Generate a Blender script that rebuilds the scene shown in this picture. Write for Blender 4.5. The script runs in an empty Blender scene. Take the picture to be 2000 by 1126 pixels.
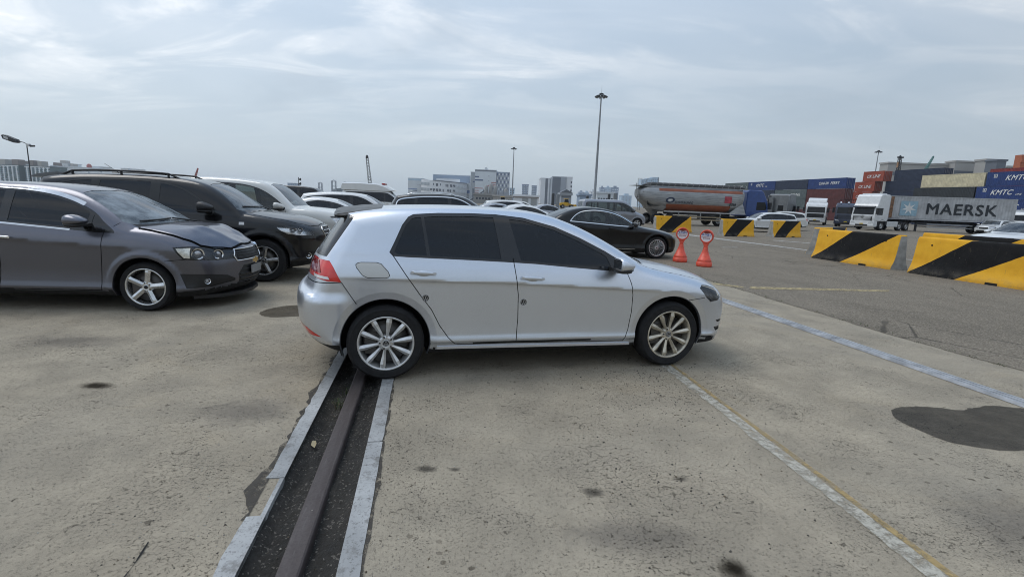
import bpy, bmesh, math, random
import numpy as np
from mathutils import Vector, Matrix
from mathutils.geometry import tessellate_polygon
random.seed(7); np.random.seed(7)
SC = bpy.context.scene
COL = SC.collection
R_ = math.radians

# ------------------------------------------------------------------ camera
CAM_F, CAM_P, CAM_R, CAM_H = 960.63, 0.174369, 0.039536, 1.51325
cd = bpy.data.cameras.new('camera'); co = bpy.data.objects.new('camera', cd); COL.objects.link(co)
cd.sensor_width = 36.0; cd.sensor_fit = 'HORIZONTAL'; cd.lens = CAM_F / 2000 * 36; cd.clip_start = .05; cd.clip_end = 6000
_f = Vector((0, math.cos(CAM_P), -math.sin(CAM_P))); _u = Vector((0, math.sin(CAM_P), math.cos(CAM_P))); _r = Vector((1, 0, 0))
_r2 = _r * math.cos(CAM_R) + _u * math.sin(CAM_R); _u2 = _u * math.cos(CAM_R) - _r * math.sin(CAM_R)
M = Matrix.Identity(4)
for i in range(3):
    M[i][0] = _r2[i]; M[i][1] = _u2[i]; M[i][2] = -_f[i]
M[2][3] = CAM_H
co.matrix_world = M
SC.camera = co

# ------------------------------------------------------------------ light and sky
SUN_EL, SUN_AZ = R_(62), R_(292)          # azimuth clockwise from +Y: high on the left, a little ahead
w = bpy.data.worlds.new('World'); SC.world = w; w.use_nodes = True
nt = w.node_tree; nt.nodes.clear()
def wn(t, **k):
    n = nt.nodes.new(t)
    for a, b in k.items(): setattr(n, a, b)
    return n
def wmath(op, a, b=None, c=None):
    n = wn('ShaderNodeMath', operation=op)
    for i, v in enumerate((a, b, c)):
        if v is None: continue
        if isinstance(v, (int, float)): n.inputs[i].default_value = v
        else: nt.links.new(v, n.inputs[i])
    return n.outputs[0]
sky = wn('ShaderNodeTexSky', sky_type='NISHITA', sun_disc=False, sun_elevation=SUN_EL, sun_rotation=SUN_AZ, altitude=20, air_density=1.3, dust_density=2.5, ozone_density=1.5)
tc = wn('ShaderNodeTexCoord'); sep = wn('ShaderNodeSeparateXYZ'); nt.links.new(tc.outputs['Generated'], sep.inputs[0])
zz = wmath('MAXIMUM', wmath('ADD', sep.outputs[2], .16), .06)
cmb = wn('ShaderNodeCombineXYZ'); nt.links.new(wmath('DIVIDE', sep.outputs[0], zz), cmb.inputs[0]); nt.links.new(wmath('DIVIDE', sep.outputs[1], zz), cmb.inputs[1])
mp = wn('ShaderNodeMapping'); mp.inputs['Rotation'].default_value = (0, 0, R_(-28)); mp.inputs['Scale'].default_value = (.55, 1.25, 1); nt.links.new(cmb.outputs[0], mp.inputs[0])
def wnoise(scale, detail, rough, dist, vec):
    n = wn('ShaderNodeTexNoise'); n.inputs['Scale'].default_value = scale; n.inputs['Detail'].default_value = detail
    n.inputs['Roughness'].default_value = rough; n.inputs['Distortion'].default_value = dist; nt.links.new(vec, n.inputs['Vector']); return n.outputs[0]
def wramp(x, a, b, c=0., d=1.):
    n = wn('ShaderNodeMapRange', interpolation_type='SMOOTHSTEP'); nt.links.new(x, n.inputs[0])
    for i, v in enumerate((a, b, c, d)): n.inputs[i + 1].default_value = v
    return n.outputs[0]
big = wnoise(.50, 5, .5, .6, mp.outputs[0])         # wide veils
fine = wnoise(1.9, 8, .58, .8, mp.outputs[0])       # banks and streaks
puff = wnoise(10., 5, .60, .4, cmb.outputs[0])      # small tufts
high = wramp(sep.outputs[2], .03, .26)              # cloud structure fades into the haze towards the horizon
cover = wramp(big, .36, .62)
tuft = wmath('MULTIPLY', wramp(fine, .43, .62), wramp(big, .36, .58, .25, 1.))
rip = wmath('MULTIPLY', wramp(puff, .46, .66), wramp(fine, .44, .60))
bright = wmath('MULTIPLY', wmath('ADD', wmath('ADD', wmath('MULTIPLY', cover, .30), wmath('MULTIPLY', tuft, .56)), wmath('MULTIPLY', wmath('MULTIPLY', rip, cover), .26)), high)
zen = wn('ShaderNodeMix', data_type='RGBA'); nt.links.new(wramp(sep.outputs[2], 0., .75), zen.inputs[0]); zen.inputs[6].default_value = (5.5, 6.4, 7.2, 1); zen.inputs[7].default_value = (3.5, 5.05, 7.3, 1)   # hazy horizon, bluer above
mx = wn('ShaderNodeMix', data_type='RGBA'); nt.links.new(zen.outputs[2], mx.inputs[6]); mx.inputs[7].default_value = (10.2, 10.4, 10.6, 1); nt.links.new(bright, mx.inputs[0])
grey = wn('ShaderNodeMix', data_type='RGBA'); nt.links.new(wmath('MULTIPLY', wmath('MULTIPLY', wramp(wnoise(.9, 4, .5, .3, cmb.outputs[0]), .50, .72), high), .75), grey.inputs[0]); nt.links.new(mx.outputs[2], grey.inputs[6]); grey.inputs[7].default_value = (4.3, 5.1, 6.0, 1)   # thicker grey patches
vd = wn('ShaderNodeVectorMath', operation='DOT_PRODUCT'); nt.links.new(tc.outputs['Generated'], vd.inputs[0]); vd.inputs[1].default_value = (math.sin(SUN_AZ) * math.cos(SUN_EL), math.cos(SUN_AZ) * math.cos(SUN_EL), math.sin(SUN_EL))
glow = wramp(vd.outputs['Value'], -.45, .95, .72, 1.12)     # overcast is brighter on the sun's side
vm = wn('ShaderNodeVectorMath', operation='SCALE'); nt.links.new(grey.outputs[2], vm.inputs[0]); nt.links.new(glow, vm.inputs['Scale'])
mxs = wn('ShaderNodeMix', data_type='RGBA'); nt.links.new(sky.outputs[0], mxs.inputs[6]); nt.links.new(vm.outputs[0], mxs.inputs[7])
mxs.inputs[0].default_value = .88       # high overcast veil over the clear sky
bg = wn('ShaderNodeBackground'); bg.inputs[1].default_value = .10; nt.links.new(mxs.outputs[2], bg.inputs[0])
wo = wn('ShaderNodeOutputWorld'); nt.links.new(bg.outputs[0], wo.inputs[0])
sd = bpy.data.lights.new('sun', 'SUN'); so = bpy.data.objects.new('sun', sd); COL.objects.link(so)
sd.energy = 1.1; sd.angle = R_(32); sd.color = (1, .965, .91)
_sd = Vector((math.sin(SUN_AZ) * math.cos(SUN_EL), math.cos(SUN_AZ) * math.cos(SUN_EL), math.sin(SUN_EL)))
so.rotation_euler = (-_sd).to_track_quat('-Z', 'Y').to_euler(); so.location = (0, 0, 60)
vs = SC.view_settings; vs.view_transform = 'Standard'; vs.look = 'None'; vs.exposure = 0.14; vs.gamma = 1.0; vs.use_curve_mapping = False
SC.cycles.filter_width = 1.0; SC.cycles.max_bounces = 6; SC.cycles.diffuse_bounces = 3; SC.cycles.glossy_bounces = 4; SC.cycles.transmission_bounces = 6; SC.cycles.transparent_max_bounces = 12
SC.cycles.caustics_reflective = False; SC.cycles.caustics_refractive = False

# ------------------------------------------------------------------ materials
MATS = {}
class NG:
    def __init__(s, name):
        s.m = bpy.data.materials.new(name); s.m.use_nodes = True; s.t = s.m.node_tree
        s.b = s.t.nodes['Principled BSDF']; s.out = s.t.nodes['Material Output']; s._c = None
    def n(s, t, **k):
        n = s.t.nodes.new(t)
        for a, b in k.items(): setattr(n, a, b)
        return n
    def l(s, a, b): s.t.links.new(a, b)
    def co(s, kind='Object'):
        if s._c is None: s._c = s.n('ShaderNodeTexCoord')
        return s._c.outputs[kind]
    def pos(s):
        return s.n('ShaderNodeNewGeometry').outputs['Position']
    def noise(s, scale, detail=4, rough=.55, dist=0., vec=None, kind='Object', sc=None):
        n = s.n('ShaderNodeTexNoise'); n.inputs['Scale'].default_value = scale; n.inputs['Detail'].default_value = detail; n.inputs['Roughness'].default_value = rough; n.inputs['Distortion'].default_value = dist
        v = vec or s.co(kind)
        if sc:
            mp = s.n('ShaderNodeMapping'); mp.inputs['Scale'].default_value = sc; s.l(v, mp.inputs[0]); v = mp.outputs[0]
        s.l(v, n.inputs['Vector']); return n.outputs[0]
    def voro(s, scale, feature='F1', vec=None, rnd=1., out=0):
        n = s.n('ShaderNodeTexVoronoi', feature=feature); n.inputs['Scale'].default_value = scale; n.inputs['Randomness'].default_value = rnd
        s.l(vec or s.co(), n.inputs['Vector']); return n.outputs[out]
    def ramp(s, x, a, b, c=0., d=1.):
        n = s.n('ShaderNodeMapRange', interpolation_type='SMOOTHSTEP'); s.l(x, n.inputs[0])
        for i, v in enumerate((a, b, c, d)): n.inputs[i + 1].default_value = v
        return n.outputs[0]
    def math(s, op, a, b=None, c=None, clamp=False):
        n = s.n('ShaderNodeMath', operation=op, use_clamp=clamp)
        for i, v in enumerate((a, b, c)):
            if v is None: continue
            if isinstance(v, (int, float)): n.inputs[i].default_value = v
            else: s.l(v, n.inputs[i])
        return n.outputs[0]
    def mix(s, f, a, b, mode='MIX'):
        n = s.n('ShaderNodeMix', data_type='RGBA', blend_type=mode)
        for i, v in ((0, f), (6, a), (7, b)):
            if isinstance(v, (int, float)): n.inputs[i].default_value = v
            elif isinstance(v, tuple): n.inputs[i].default_value = (*v[:3], 1)
            else: s.l(v, n.inputs[i])
        return n.outputs[2]
    def set(s, k, v):
        i = s.b.inputs[k]
        if isinstance(v, (int, float)): i.default_value = v
        elif isinstance(v, tuple): i.default_value = (*v[:3], 1) if len(i.default_value) == 4 else v
        else: s.l(v, i)
        return s
    def bump(s, h, strength=.3, dist=.01):
        b = s.n('ShaderNodeBump'); b.inputs['Strength'].default_value = strength; b.inputs['Distance'].default_value = dist
        s.l(h, b.inputs['Height']); s.l(b.outputs[0], s.b.inputs['Normal']); return s

def flat(name, col, rough=.5, metal=0., var=.12, scale=3., bump=0., bscale=60., coat=0., spec=.5):
    """a plain coloured surface with a little uneven tone, grime and fine relief"""
    if name in MATS: return MATS[name]
    g = NG(name)
    n = g.noise(scale, 5, .6); f = g.ramp(n, .3, .72)
    d = tuple(c * (1 - var) for c in col); l = tuple(min(1, c * (1 + var * .6)) for c in col)
    g.set('Base Color', g.mix(f, d, l)); g.set('Metallic', metal); g.set('Roughness', g.ramp(g.noise(scale * 4, 4), .3, .7, max(.02, rough * .85), min(1, rough * 1.12)))
    g.set('Specular IOR Level', spec); g.set('Coat Weight', coat); g.set('Coat Roughness', .05)
    if bump: g.bump(g.noise(bscale, 4), bump, .01)
    MATS[name] = g.m; return g.m

def paint(name, col, metal=.0, rough=.35, dirt=.25, dirtcol=(.16, .14, .115), flake=0., coat=1., spec=.5):
    """car paint: clear coat over a coloured base, dust low down and on flat tops"""
    if name in MATS: return MATS[name]
    g = NG(name)
    base = col
    if flake:
        fl = g.voro(900., out=1); sp = g.n('ShaderNodeSeparateColor'); g.l(fl, sp.inputs[0])
        base = g.mix(g.ramp(sp.outputs[0], 0, 1, 0, 1), tuple(c * (1 - flake) for c in col), tuple(min(1, c * (1 + flake)) for c in col))
    sx = g.n('ShaderNodeSeparateXYZ'); g.l(g.co(), sx.inputs[0])
    low = g.ramp(sx.outputs[2], .75, .15, 0, 1)
    grime = g.math('MULTIPLY', g.math('MULTIPLY', low, g.ramp(g.noise(7., 6, .65), .35, .75)), dirt * 1.4, clamp=True)
    film = g.math('MULTIPLY', g.ramp(g.noise(2.2, 6, .7), .4, .75), dirt * .22)
    fac = g.math('ADD', grime, film, clamp=True)
    g.set('Base Color', g.mix(fac, base, dirtcol)); g.set('Metallic', g.math('MULTIPLY', g.math('SUBTRACT', 1., fac), metal))
    g.set('Roughness', rough); g.set('Specular IOR Level', spec); g.set('Coat Weight', g.math('MULTIPLY', g.math('SUBTRACT', 1., fac), coat)); g.set('Coat Roughness', g.math('ADD', g.math('MULTIPLY', fac, .5), .04))
    MATS[name] = g.m; return g.m

def glass(name, tint, opacity, rough=.03, haze=.0, hazecol=(.35, .36, .37)):
    """window glass: a tinted sheet that lets (1-opacity) through and mirrors the sky by Fresnel"""
    if name in MATS: return MATS[name]
    g = NG(name); g.t.nodes.remove(g.b)
    tr = g.n('ShaderNodeBsdfTransparent'); tr.inputs[0].default_value = (*[min(1, (1 - opacity) * (.4 + .6 * c / max(tint))) for c in tint], 1)
    df = g.n('ShaderNodeBsdfDiffuse'); df.inputs[0].default_value = (*tint, 1)
    m1 = g.n('ShaderNodeMixShader'); m1.inputs[0].default_value = opacity * .5
    g.l(tr.outputs[0], m1.inputs[1]); g.l(df.outputs[0], m1.inputs[2])
    gl = g.n('ShaderNodeBsdfGlossy'); gl.inputs[0].default_value = (.80, .83, .87, 1); gl.inputs[1].default_value = rough
    fr = g.n('ShaderNodeFresnel'); fr.inputs[0].default_value = 1.55
    m2 = g.n('ShaderNodeMixShader'); g.l(fr.outputs[0], m2.inputs[0]); g.l(m1.outputs[0], m2.inputs[1]); g.l(gl.outputs[0], m2.inputs[2])
    last = m2.outputs[0]
    if haze:
        dd = g.n('ShaderNodeBsdfDiffuse'); dd.inputs[0].default_value = (*hazecol, 1)
        m3 = g.n('ShaderNodeMixShader'); g.l(g.math('MULTIPLY', g.ramp(g.noise(3.5, 6, .65), .3, .75), haze), m3.inputs[0]); g.l(last, m3.inputs[1]); g.l(dd.outputs[0], m3.inputs[2]); last = m3.outputs[0]
    g.l(last, g.out.inputs[0]); MATS[name] = g.m; return g.m

# ------------------------------------------------------------------ object helpers
def tag(o, label=None, cat=None, group=None, kind=None):
    if label: o['label'] = label
    if cat: o['category'] = cat
    if group: o['group'] = group
    if kind: o['kind'] = kind
    return o
def empty(name, loc=(0, 0, 0), rz=0., label=None, cat=None, group=None, parent=None):
    o = bpy.data.objects.new(name, None); COL.objects.link(o); o.empty_display_size = .2
    o.location = loc; o.rotation_euler = (0, 0, rz)
    if parent: o.parent = parent
    return tag(o, label, cat, group)
def link(name, me, parent=None, loc=None, rot=None, scale=None):
    o = bpy.data.objects.new(name, me); COL.objects.link(o)
    if parent: o.parent = parent
    if loc is not None: o.location = loc
    if rot is not None: o.rotation_euler = rot
    if scale is not None: o.scale = scale
    return o
def copy_tree(o, parent=None):
    c = o.copy(); COL.objects.link(c); c.parent = parent
    for ch in list(o.children): copy_tree(ch, c)
    return c

class MB:
    """collects simple solids and links them as one mesh"""
    def __init__(s): s.v = []; s.f = []; s.mi = []; s.sm = []
    def add(s, vs, fs, mi=0, smooth=False):
        k = len(s.v); s.v += [tuple(p) for p in vs]
        for f in fs: s.f.append([i + k for i in f]); s.mi.append(mi); s.sm.append(smooth)
        return s
    def box(s, x0, x1, y0, y1, z0, z1, mi=0):
        return s.add([(x0, y0, z0), (x1, y0, z0), (x1, y1, z0), (x0, y1, z0), (x0, y0, z1), (x1, y0, z1), (x1, y1, z1), (x0, y1, z1)],
                     [(0, 3, 2, 1), (4, 5, 6, 7), (0, 1, 5, 4), (1, 2, 6, 5), (2, 3, 7, 6), (3, 0, 4, 7)], mi)
    def cbox(s, x0, x1, y0, y1, z0, z1, c=.02, mi=0):
        """a box with chamfered edges"""
        bm = bmesh.new(); bmesh.ops.create_cube(bm, size=1.)
        for v in bm.verts: v.co = ((x0 + x1) / 2 + v.co.x * (x1 - x0), (y0 + y1) / 2 + v.co.y * (y1 - y0), (z0 + z1) / 2 + v.co.z * (z1 - z0))
        bmesh.ops.bevel(bm, geom=list(bm.edges), offset=c, segments=2, affect='EDGES', profile=.7)
        return s.bm(bm, mi)
    def bm(s, bm, mi=0, smooth=False):
        bm.verts.index_update(); s.add([v.co[:] for v in bm.verts], [[v.index for v in f.verts] for f in bm.faces], mi, smooth); bm.free(); return s
    def prism(s, poly, axis, a, b, mi=0, cap=True):
        """extrude a 2D polygon along axis between a and b; poly in the remaining axes in cyclic order x,y,z"""
        n = len(poly)
        def P(q, t):
            return {0: (t, q[0], q[1]), 1: (q[0], t, q[1]), 2: (q[0], q[1], t)}[axis]
        vs = [P(q, a) for q in poly] + [P(q, b) for q in poly]
        fs = [[i, (i + 1) % n, n + (i + 1) % n, n + i] for i in range(n)]
        if cap: fs += [list(range(n))[::-1], list(range(n, 2 * n))]
        return s.add(vs, fs, mi)
    def tube(s, p0, p1, r0, r1=None, n=10, mi=0, cap=True, smooth=True):
        r1 = r0 if r1 is None else r1; a = Vector(p0); b = Vector(p1); d = (b - a).normalized()
        u = d.orthogonal().normalized(); v = d.cross(u)
        vs = []
        for c, r in ((a, r0), (b, r1)):
            for i in range(n):
                t = 2 * math.pi * i / n; vs.append(c + u * (r * math.cos(t)) + v * (r * math.sin(t)))
        s.add(vs, [[i, (i + 1) % n, n + (i + 1) % n, n + i] for i in range(n)], mi, smooth)
        if cap: s.add(vs, [list(range(n))[::-1], list(range(n, 2 * n))], mi)
        return s
    def path(s, pts, r, n=8, mi=0):
        for a, b in zip(pts[:-1], pts[1:]): s.tube(a, b, r, n=n, mi=mi)
        return s
    def lathe(s, prof, n=32, axis=2, c=(0, 0, 0), mi=0, smooth=True, a0=0., a1=2 * math.pi):
        """prof: list of (radius, height) revolved about axis"""
        full = abs(a1 - a0 - 2 * math.pi) < 1e-6; m = n if full else n + 1
        vs = []
        for r, h in prof:
            for i in range(m):
                t = a0 + (a1 - a0) * i / n; x, y = r * math.cos(t), r * math.sin(t)
                p = {2: (x, y, h), 1: (x, h, y), 0: (h, x, y)}[axis]; vs.append((p[0] + c[0], p[1] + c[1], p[2] + c[2]))
        fs = []
        for j in range(len(prof) - 1):
            for i in range(n):
                k = (i + 1) % m; q = [j * m + i, j * m + k, (j + 1) * m + k, (j + 1) * m + i]
                fs.append(q if axis != 1 else q[::-1])
        return s.add(vs, fs, mi, smooth)
    def ball(s, c, r, sc=(1, 1, 1), sub=2, mi=0):
        bm = bmesh.new(); bmesh.ops.create_icosphere(bm, subdivisions=sub, radius=r)
        for v in bm.verts: v.co = (c[0] + v.co.x * sc[0], c[1] + v.co.y * sc[1], c[2] + v.co.z * sc[2])
        return s.bm(bm, mi, True)
    def mesh(s, name, mats):
        me = bpy.data.meshes.new(name); me.from_pydata(s.v, [], s.f)
        for m in (mats if isinstance(mats, (list, tuple)) else [mats]): me.materials.append(m)
        me.polygons.foreach_set('material_index', s.mi); me.polygons.foreach_set('use_smooth', s.sm)
        me.update(); return me
    def build(s, name, mats, parent=None, loc=None, rot=None):
        return link(name, s.mesh(name, mats), parent, loc, rot)

TXT = {}
def text_mesh(txt, size, mat, shear=0., bold=0., space=1., ext=.002, key=None):
    k = (txt, size, mat.name, shear, bold, space)
    if k in TXT: return TXT[k]
    c = bpy.data.curves.new('lettering', 'FONT'); c.body = txt; c.size = size; c.shear = shear; c.space_character = space
    c.align_x = 'CENTER'; c.align_y = 'CENTER'; c.extrude = ext; c.resolution_u = 3
    o = bpy.data.objects.new('lettering_source', c); COL.objects.link(o)
    dg = bpy.context.evaluated_depsgraph_get(); me = bpy.data.meshes.new_from_object(o.evaluated_get(dg))
    bpy.data.objects.remove(o); bpy.data.curves.remove(c); me.materials.clear(); me.materials.append(mat)
    if bold:        # heavier strokes: the same letters repeated a little to each side
        bm = bmesh.new()
        for i, (dx, dy) in enumerate(((-1, 0), (1, 0), (0, 1), (0, -1), (.7, .7), (-.7, -.7))):
            t = me.copy(); t.transform(Matrix.Translation((dx * bold, dy * bold, -i * .0006))); bm.from_mesh(t); bpy.data.meshes.remove(t)
        bm.to_mesh(me); bm.free()
    TXT[k] = me; return me

# ------------------------------------------------------------------ car bodies: an implicit body surface, meshed and cut into panels
def spline(pts, n=6, closed=False):
    """Catmull-Rom through pts; a point with a third entry is a sharp corner"""
    P = [np.array(p[:2], float) for p in pts]; C = [len(p) > 2 for p in pts]; N = len(P); out = []
    for i in range(N if closed else N - 1):
        p1, p2 = P[i], P[(i + 1) % N]
        p0 = P[i - 1] if (closed or i > 0) and not C[i] else p1 - (p2 - p1)
        j = (i + 2) % N if closed else i + 2
        p3 = P[j] if (closed or i + 2 < N) and not C[(i + 1) % N] else p2 + (p2 - p1)
        l = np.linalg.norm(p2 - p1) + 1e-9
        m1 = (p2 - p0) / (np.linalg.norm(p1 - p0) + l) * l; m2 = (p3 - p1) / (l + np.linalg.norm(p3 - p2)) * l
        for k in range(n):
            t = k / n; out.append((2 * t**3 - 3 * t * t + 1) * p1 + (t**3 - 2 * t * t + t) * m1 + (-2 * t**3 + 3 * t * t) * p2 + (t**3 - t * t) * m2)
    if not closed: out.append(P[-1])
    return np.array(out)
def sstep(x): x = np.clip(x, 0, 1); return x * x * (3 - 2 * x)
def sd_poly(px, pz, poly):
    """signed distance to a closed polygon (negative inside)"""
    out = np.empty(px.shape); A = poly; B = np.roll(poly, -1, 0); E = B - A; L = (E**2).sum(1) + 1e-12
    for s in range(0, px.size, 700):
        x = px[s:s + 700, None]; z = pz[s:s + 700, None]
        dx = x - A[:, 0]; dz = z - A[:, 1]; t = np.clip((dx * E[:, 0] + dz * E[:, 1]) / L, 0, 1)
        d = ((dx - t * E[:, 0])**2 + (dz - t * E[:, 1])**2).min(1)
        c1 = A[:, 1] <= z; c2 = B[:, 1] <= z; cr = E[:, 0] * dz - E[:, 1] * dx
        w = (((c1 & ~c2) & (cr < 0)).sum(1) + ((~c1 & c2) & (cr > 0)).sum(1)) % 2
        out[s:s + 700] = np.where(w == 1, -1, 1) * np.sqrt(d)
    return out

class Body:
    def __init__(s, sp):
        s.sp = sp; s.poly = spline(sp['sil'], 5, True); s.x0, s.z0 = s.poly.min(0); s.x1, s.z1 = s.poly.max(0)
        pl = spline(sp['plan'], 8); s.px, s.pw = pl[:, 0], pl[:, 1]; s.wm = s.pw.max()
        se = spline(sp['sec'], 8); s.st, s.si = se[:, 0], se[:, 1]
        lin = lambda k: tuple(np.array(sp[k], float).T)
        s.cx, s.cz = lin('crease'); s.ax, s.aa = lin('camp'); s.bx, s.bz = lin('belt')
    def W(s, x, z):
        sp = s.sp; zc = np.interp(x, s.cx, s.cz); zb = np.interp(x, s.bx, s.bz); z0 = sp.get('zlow', .2)
        t = np.where(z < zc, (z - z0) / (zc - z0), np.where(z < zb, 1 + (z - zc) / (zb - zc), 2.))
        ins = np.interp(t, s.st, s.si)
        up = np.maximum(z - zb, 0); ins = ins + sp['shoulder'] * sstep(up / .10) + sp['tumble'] * up + sp.get('tcurve', .1) * up**2
        a = np.interp(x, s.ax, s.aa); dn = np.maximum(zc - z, 0); ins = ins + a * (1 - np.exp(-dn / sp.get('cl', .03))) * np.exp(-dn / .5)
        w = np.interp(x, s.px, s.pw) - ins
        if 'bulge' in sp:            # bumper standing proud of the quarter panel, with a sloping shelf on top
            bx, bd, bz, bs, ba = sp['bulge']; w = w + ba * sstep((bx - x) / bd) * sstep((bz - z) / bs)
        for xw in (0, sp['wb']):
            if 'archcut' in sp: w = w - sp['archcut'][1] * np.clip(1 - (np.hypot(x - xw, z - sp['R'] - .012) - sp['Ra']) / sp['archcut'][0], 0, 1)
            r = np.hypot(x - xw, z - sp['R']); w = w + sp['flare'] * (1 - sstep((r - sp['Ra'] - .035) / sp.get('flw', .05))) * (z < 1.0)
        return w
    def F(s, P):
        sp = s.sp; x, y, z = P[:, 0], np.abs(P[:, 1]), P[:, 2]
        u = np.clip(y / s.wm, 0, 1.2); xm = sp['wb'] * .5
        wf = np.clip((x - xm) / (s.x1 - xm), 0, 1.1); wr = np.clip((xm - x) / (xm - s.x0), 0, 1.1)
        xs = x + sp['cf'] * u**sp['pf'] * wf - sp['cr'] * u**sp['pr'] * wr
        zs = z + sp['crown'] * u**2 * sstep((z - .55) / .3)
        if 'dent' in sp: zs = zs + sp['dent'](x, P[:, 1], z)
        a = sd_poly(xs, zs, s.poly); b = y - s.W(x, z); k = sp['k']
        if 'k2' in sp: k = sp['k'] + (sp['k2'] - sp['k']) * sstep((.95 - z) / .2)
        h = np.maximum(k - np.abs(a - b), 0) / k
        return np.maximum(a, b) + h * h * k * .25
    def N(s, P):
        e = .002; g = np.empty_like(P)
        for i in range(3):
            d = np.zeros(3); d[i] = e; g[:, i] = s.F(P + d) - s.F(P - d)
        return g / (np.linalg.norm(g, axis=1, keepdims=True) + 1e-12)
    def shell(s, h):
        wb = s.wm + .06; bx0, bx1, bz0, bz1 = s.x0 - .05, s.x1 + .05, s.z0 - .05, s.z1 + .06
        nx, ny, nz = int((bx1 - bx0) / h) + 1, int(wb / h) + 1, int((bz1 - bz0) / h) + 1
        X = np.linspace(bx0, bx1, nx); Y = np.linspace(-wb, 0, ny); Z = np.linspace(bz0, bz1, nz)
        V = []; Fc = []
        def patch(A, B, f):
            k = sum(len(v) for v in V); a, b = np.meshgrid(A, B, indexing='ij'); V.append(np.stack(f(a.ravel(), b.ravel()), 1)); n, m = len(A), len(B)
            i, j = np.meshgrid(np.arange(n - 1), np.arange(m - 1), indexing='ij'); q = (k + i * m + j).ravel()
            Fc.append(np.stack([q, q + m, q + m + 1, q + 1], 1))
        one = np.ones_like
        patch(X, Z, lambda a, b: (a, -wb * one(a), b)); patch(X, Y, lambda a, b: (a, b, bz1 * one(a))); patch(X, Y, lambda a, b: (a, b, bz0 * one(a)))
        patch(Y, Z, lambda a, b: (bx1 * one(a), a, b)); patch(Y, Z, lambda a, b: (bx0 * one(a), a, b))
        B = np.concatenate(V); Fq = np.concatenate(Fc)
        m = s.sp.get('spine', .7)
        S = np.stack([np.clip(B[:, 0], s.x0 + m, s.x1 - m), np.zeros(len(B)), np.full(len(B), s.sp.get('zspine', .56))], 1)
        lo = np.zeros(len(B)); hi = np.ones(len(B)) * 1.15
        D = B - S; fl_, fh_ = s.F(S), s.F(S + D * hi[:, None])
        for it in range(9):                       # Illinois root finding along each ray
            t = np.clip((lo * fh_ - hi * fl_) / (fh_ - fl_), lo, hi) if it != 3 else (lo + hi) / 2
            v = s.F(S + D * t[:, None]); ins = v < 0
            fh_ = np.where(ins, np.where(np.abs(v) > .3 * np.abs(fl_), fh_ * .5, fh_), v); fl_ = np.where(ins, v, np.where(np.abs(v) > .3 * np.abs(fh_), fl_ * .5, fl_))
            lo = np.where(ins, t, lo); hi = np.where(ins, hi, t)
        t = np.where(np.abs(fl_) < np.abs(fh_), lo, hi)
        P = S + D * t[:, None]; Nn = s.N(P)
        c = np.cross(P[Fq[:, 1]] - P[Fq[:, 0]], P[Fq[:, 2]] - P[Fq[:, 0]]); fl = (c * Nn[Fq].mean(1)).sum(1) < 0
        Fq[fl] = Fq[fl][:, ::-1]
        return Shell(np.hstack([P, Nn]), np.pad(Fq, ((0, 0), (0, Shell.PAD - 4)), mode='edge'), np.full(len(Fq), 4))
    def sideY(s, x, z, n=20):
        """y of the right-hand body side at (x, z); accepts arrays"""
        X = np.atleast_1d(np.asarray(x, float)); Z = np.atleast_1d(np.asarray(z, float)); lo = np.full(X.shape, -1.3); hi = np.zeros(X.shape)
        for _ in range(n):
            m = (lo + hi) / 2; ins = s.F(np.stack([X, m, Z], 1)) < 0; hi = np.where(ins, m, hi); lo = np.where(ins, lo, m)
        r = (lo + hi) / 2; return float(r[0]) if np.isscalar(x) or np.ndim(x) == 0 else r
    def topZ(s, x, y):
        lo, hi = .5, 2.6
        for _ in range(24):
            m = (lo + hi) / 2
            if s.F(np.array([[x, y, m]]))[0] < 0: lo = m
            else: hi = m
        return lo

def pip(q, poly):
    """point in polygon, vectorised"""
    x, z = q[:, 0], q[:, 1]; ins = np.zeros(len(q), bool); n = len(poly)
    for i in range(n):
        (x1, z1), (x2, z2) = poly[i], poly[(i + 1) % n]
        if z1 == z2: continue
        c = ((z1 > z) != (z2 > z)) & (x < (x2 - x1) * (z - z1) / (z2 - z1) + x1); ins ^= c
    return ins
def area2(p): return sum(p[i][0] * p[(i + 1) % len(p)][1] - p[(i + 1) % len(p)][0] * p[i][1] for i in range(len(p)))
def half(poly, ax, a, b):
    """split a convex vertex loop by the line a-b: (left part, right part)"""
    i, j = ax; ux, uz = b[0] - a[0], b[1] - a[1]
    d = [ux * (v[j] - a[1]) - uz * (v[i] - a[0]) for v in poly]
    if min(d) >= -1e-9: return poly, None
    if max(d) <= 1e-9: return None, poly
    L, Rr = [], []; n = len(poly)
    for k in range(n):
        v, w, p, q = poly[k], poly[(k + 1) % n], d[k], d[(k + 1) % n]
        if p >= 0: L.append(v)
        if p <= 0: Rr.append(v)
        if (p > 0 and q < 0) or (p < 0 and q > 0):
            t = p / (p - q); m = tuple(v[c] + (w[c] - v[c]) * t for c in range(6)); L.append(m); Rr.append(m)
    return (L if len(L) > 2 else None), (Rr if len(Rr) > 2 else None)
def convex_pieces(poly):
    poly = [tuple(map(float, p[:2])) for p in poly]
    if area2(poly) < 0: poly = poly[::-1]
    n = len(poly)
    cv = all((poly[(i + 1) % n][0] - poly[i][0]) * (poly[(i + 2) % n][1] - poly[(i + 1) % n][1]) - (poly[(i + 1) % n][1] - poly[i][1]) * (poly[(i + 2) % n][0] - poly[(i + 1) % n][0]) >= -1e-9 for i in range(n))
    if cv: return [poly]
    out = []
    for t in tessellate_polygon([[Vector((*p, 0)) for p in poly]]):
        q = [poly[i] for i in t]
        if abs(area2(q)) < 1e-10: continue
        out.append(q if area2(q) > 0 else q[::-1])
    return out
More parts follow.
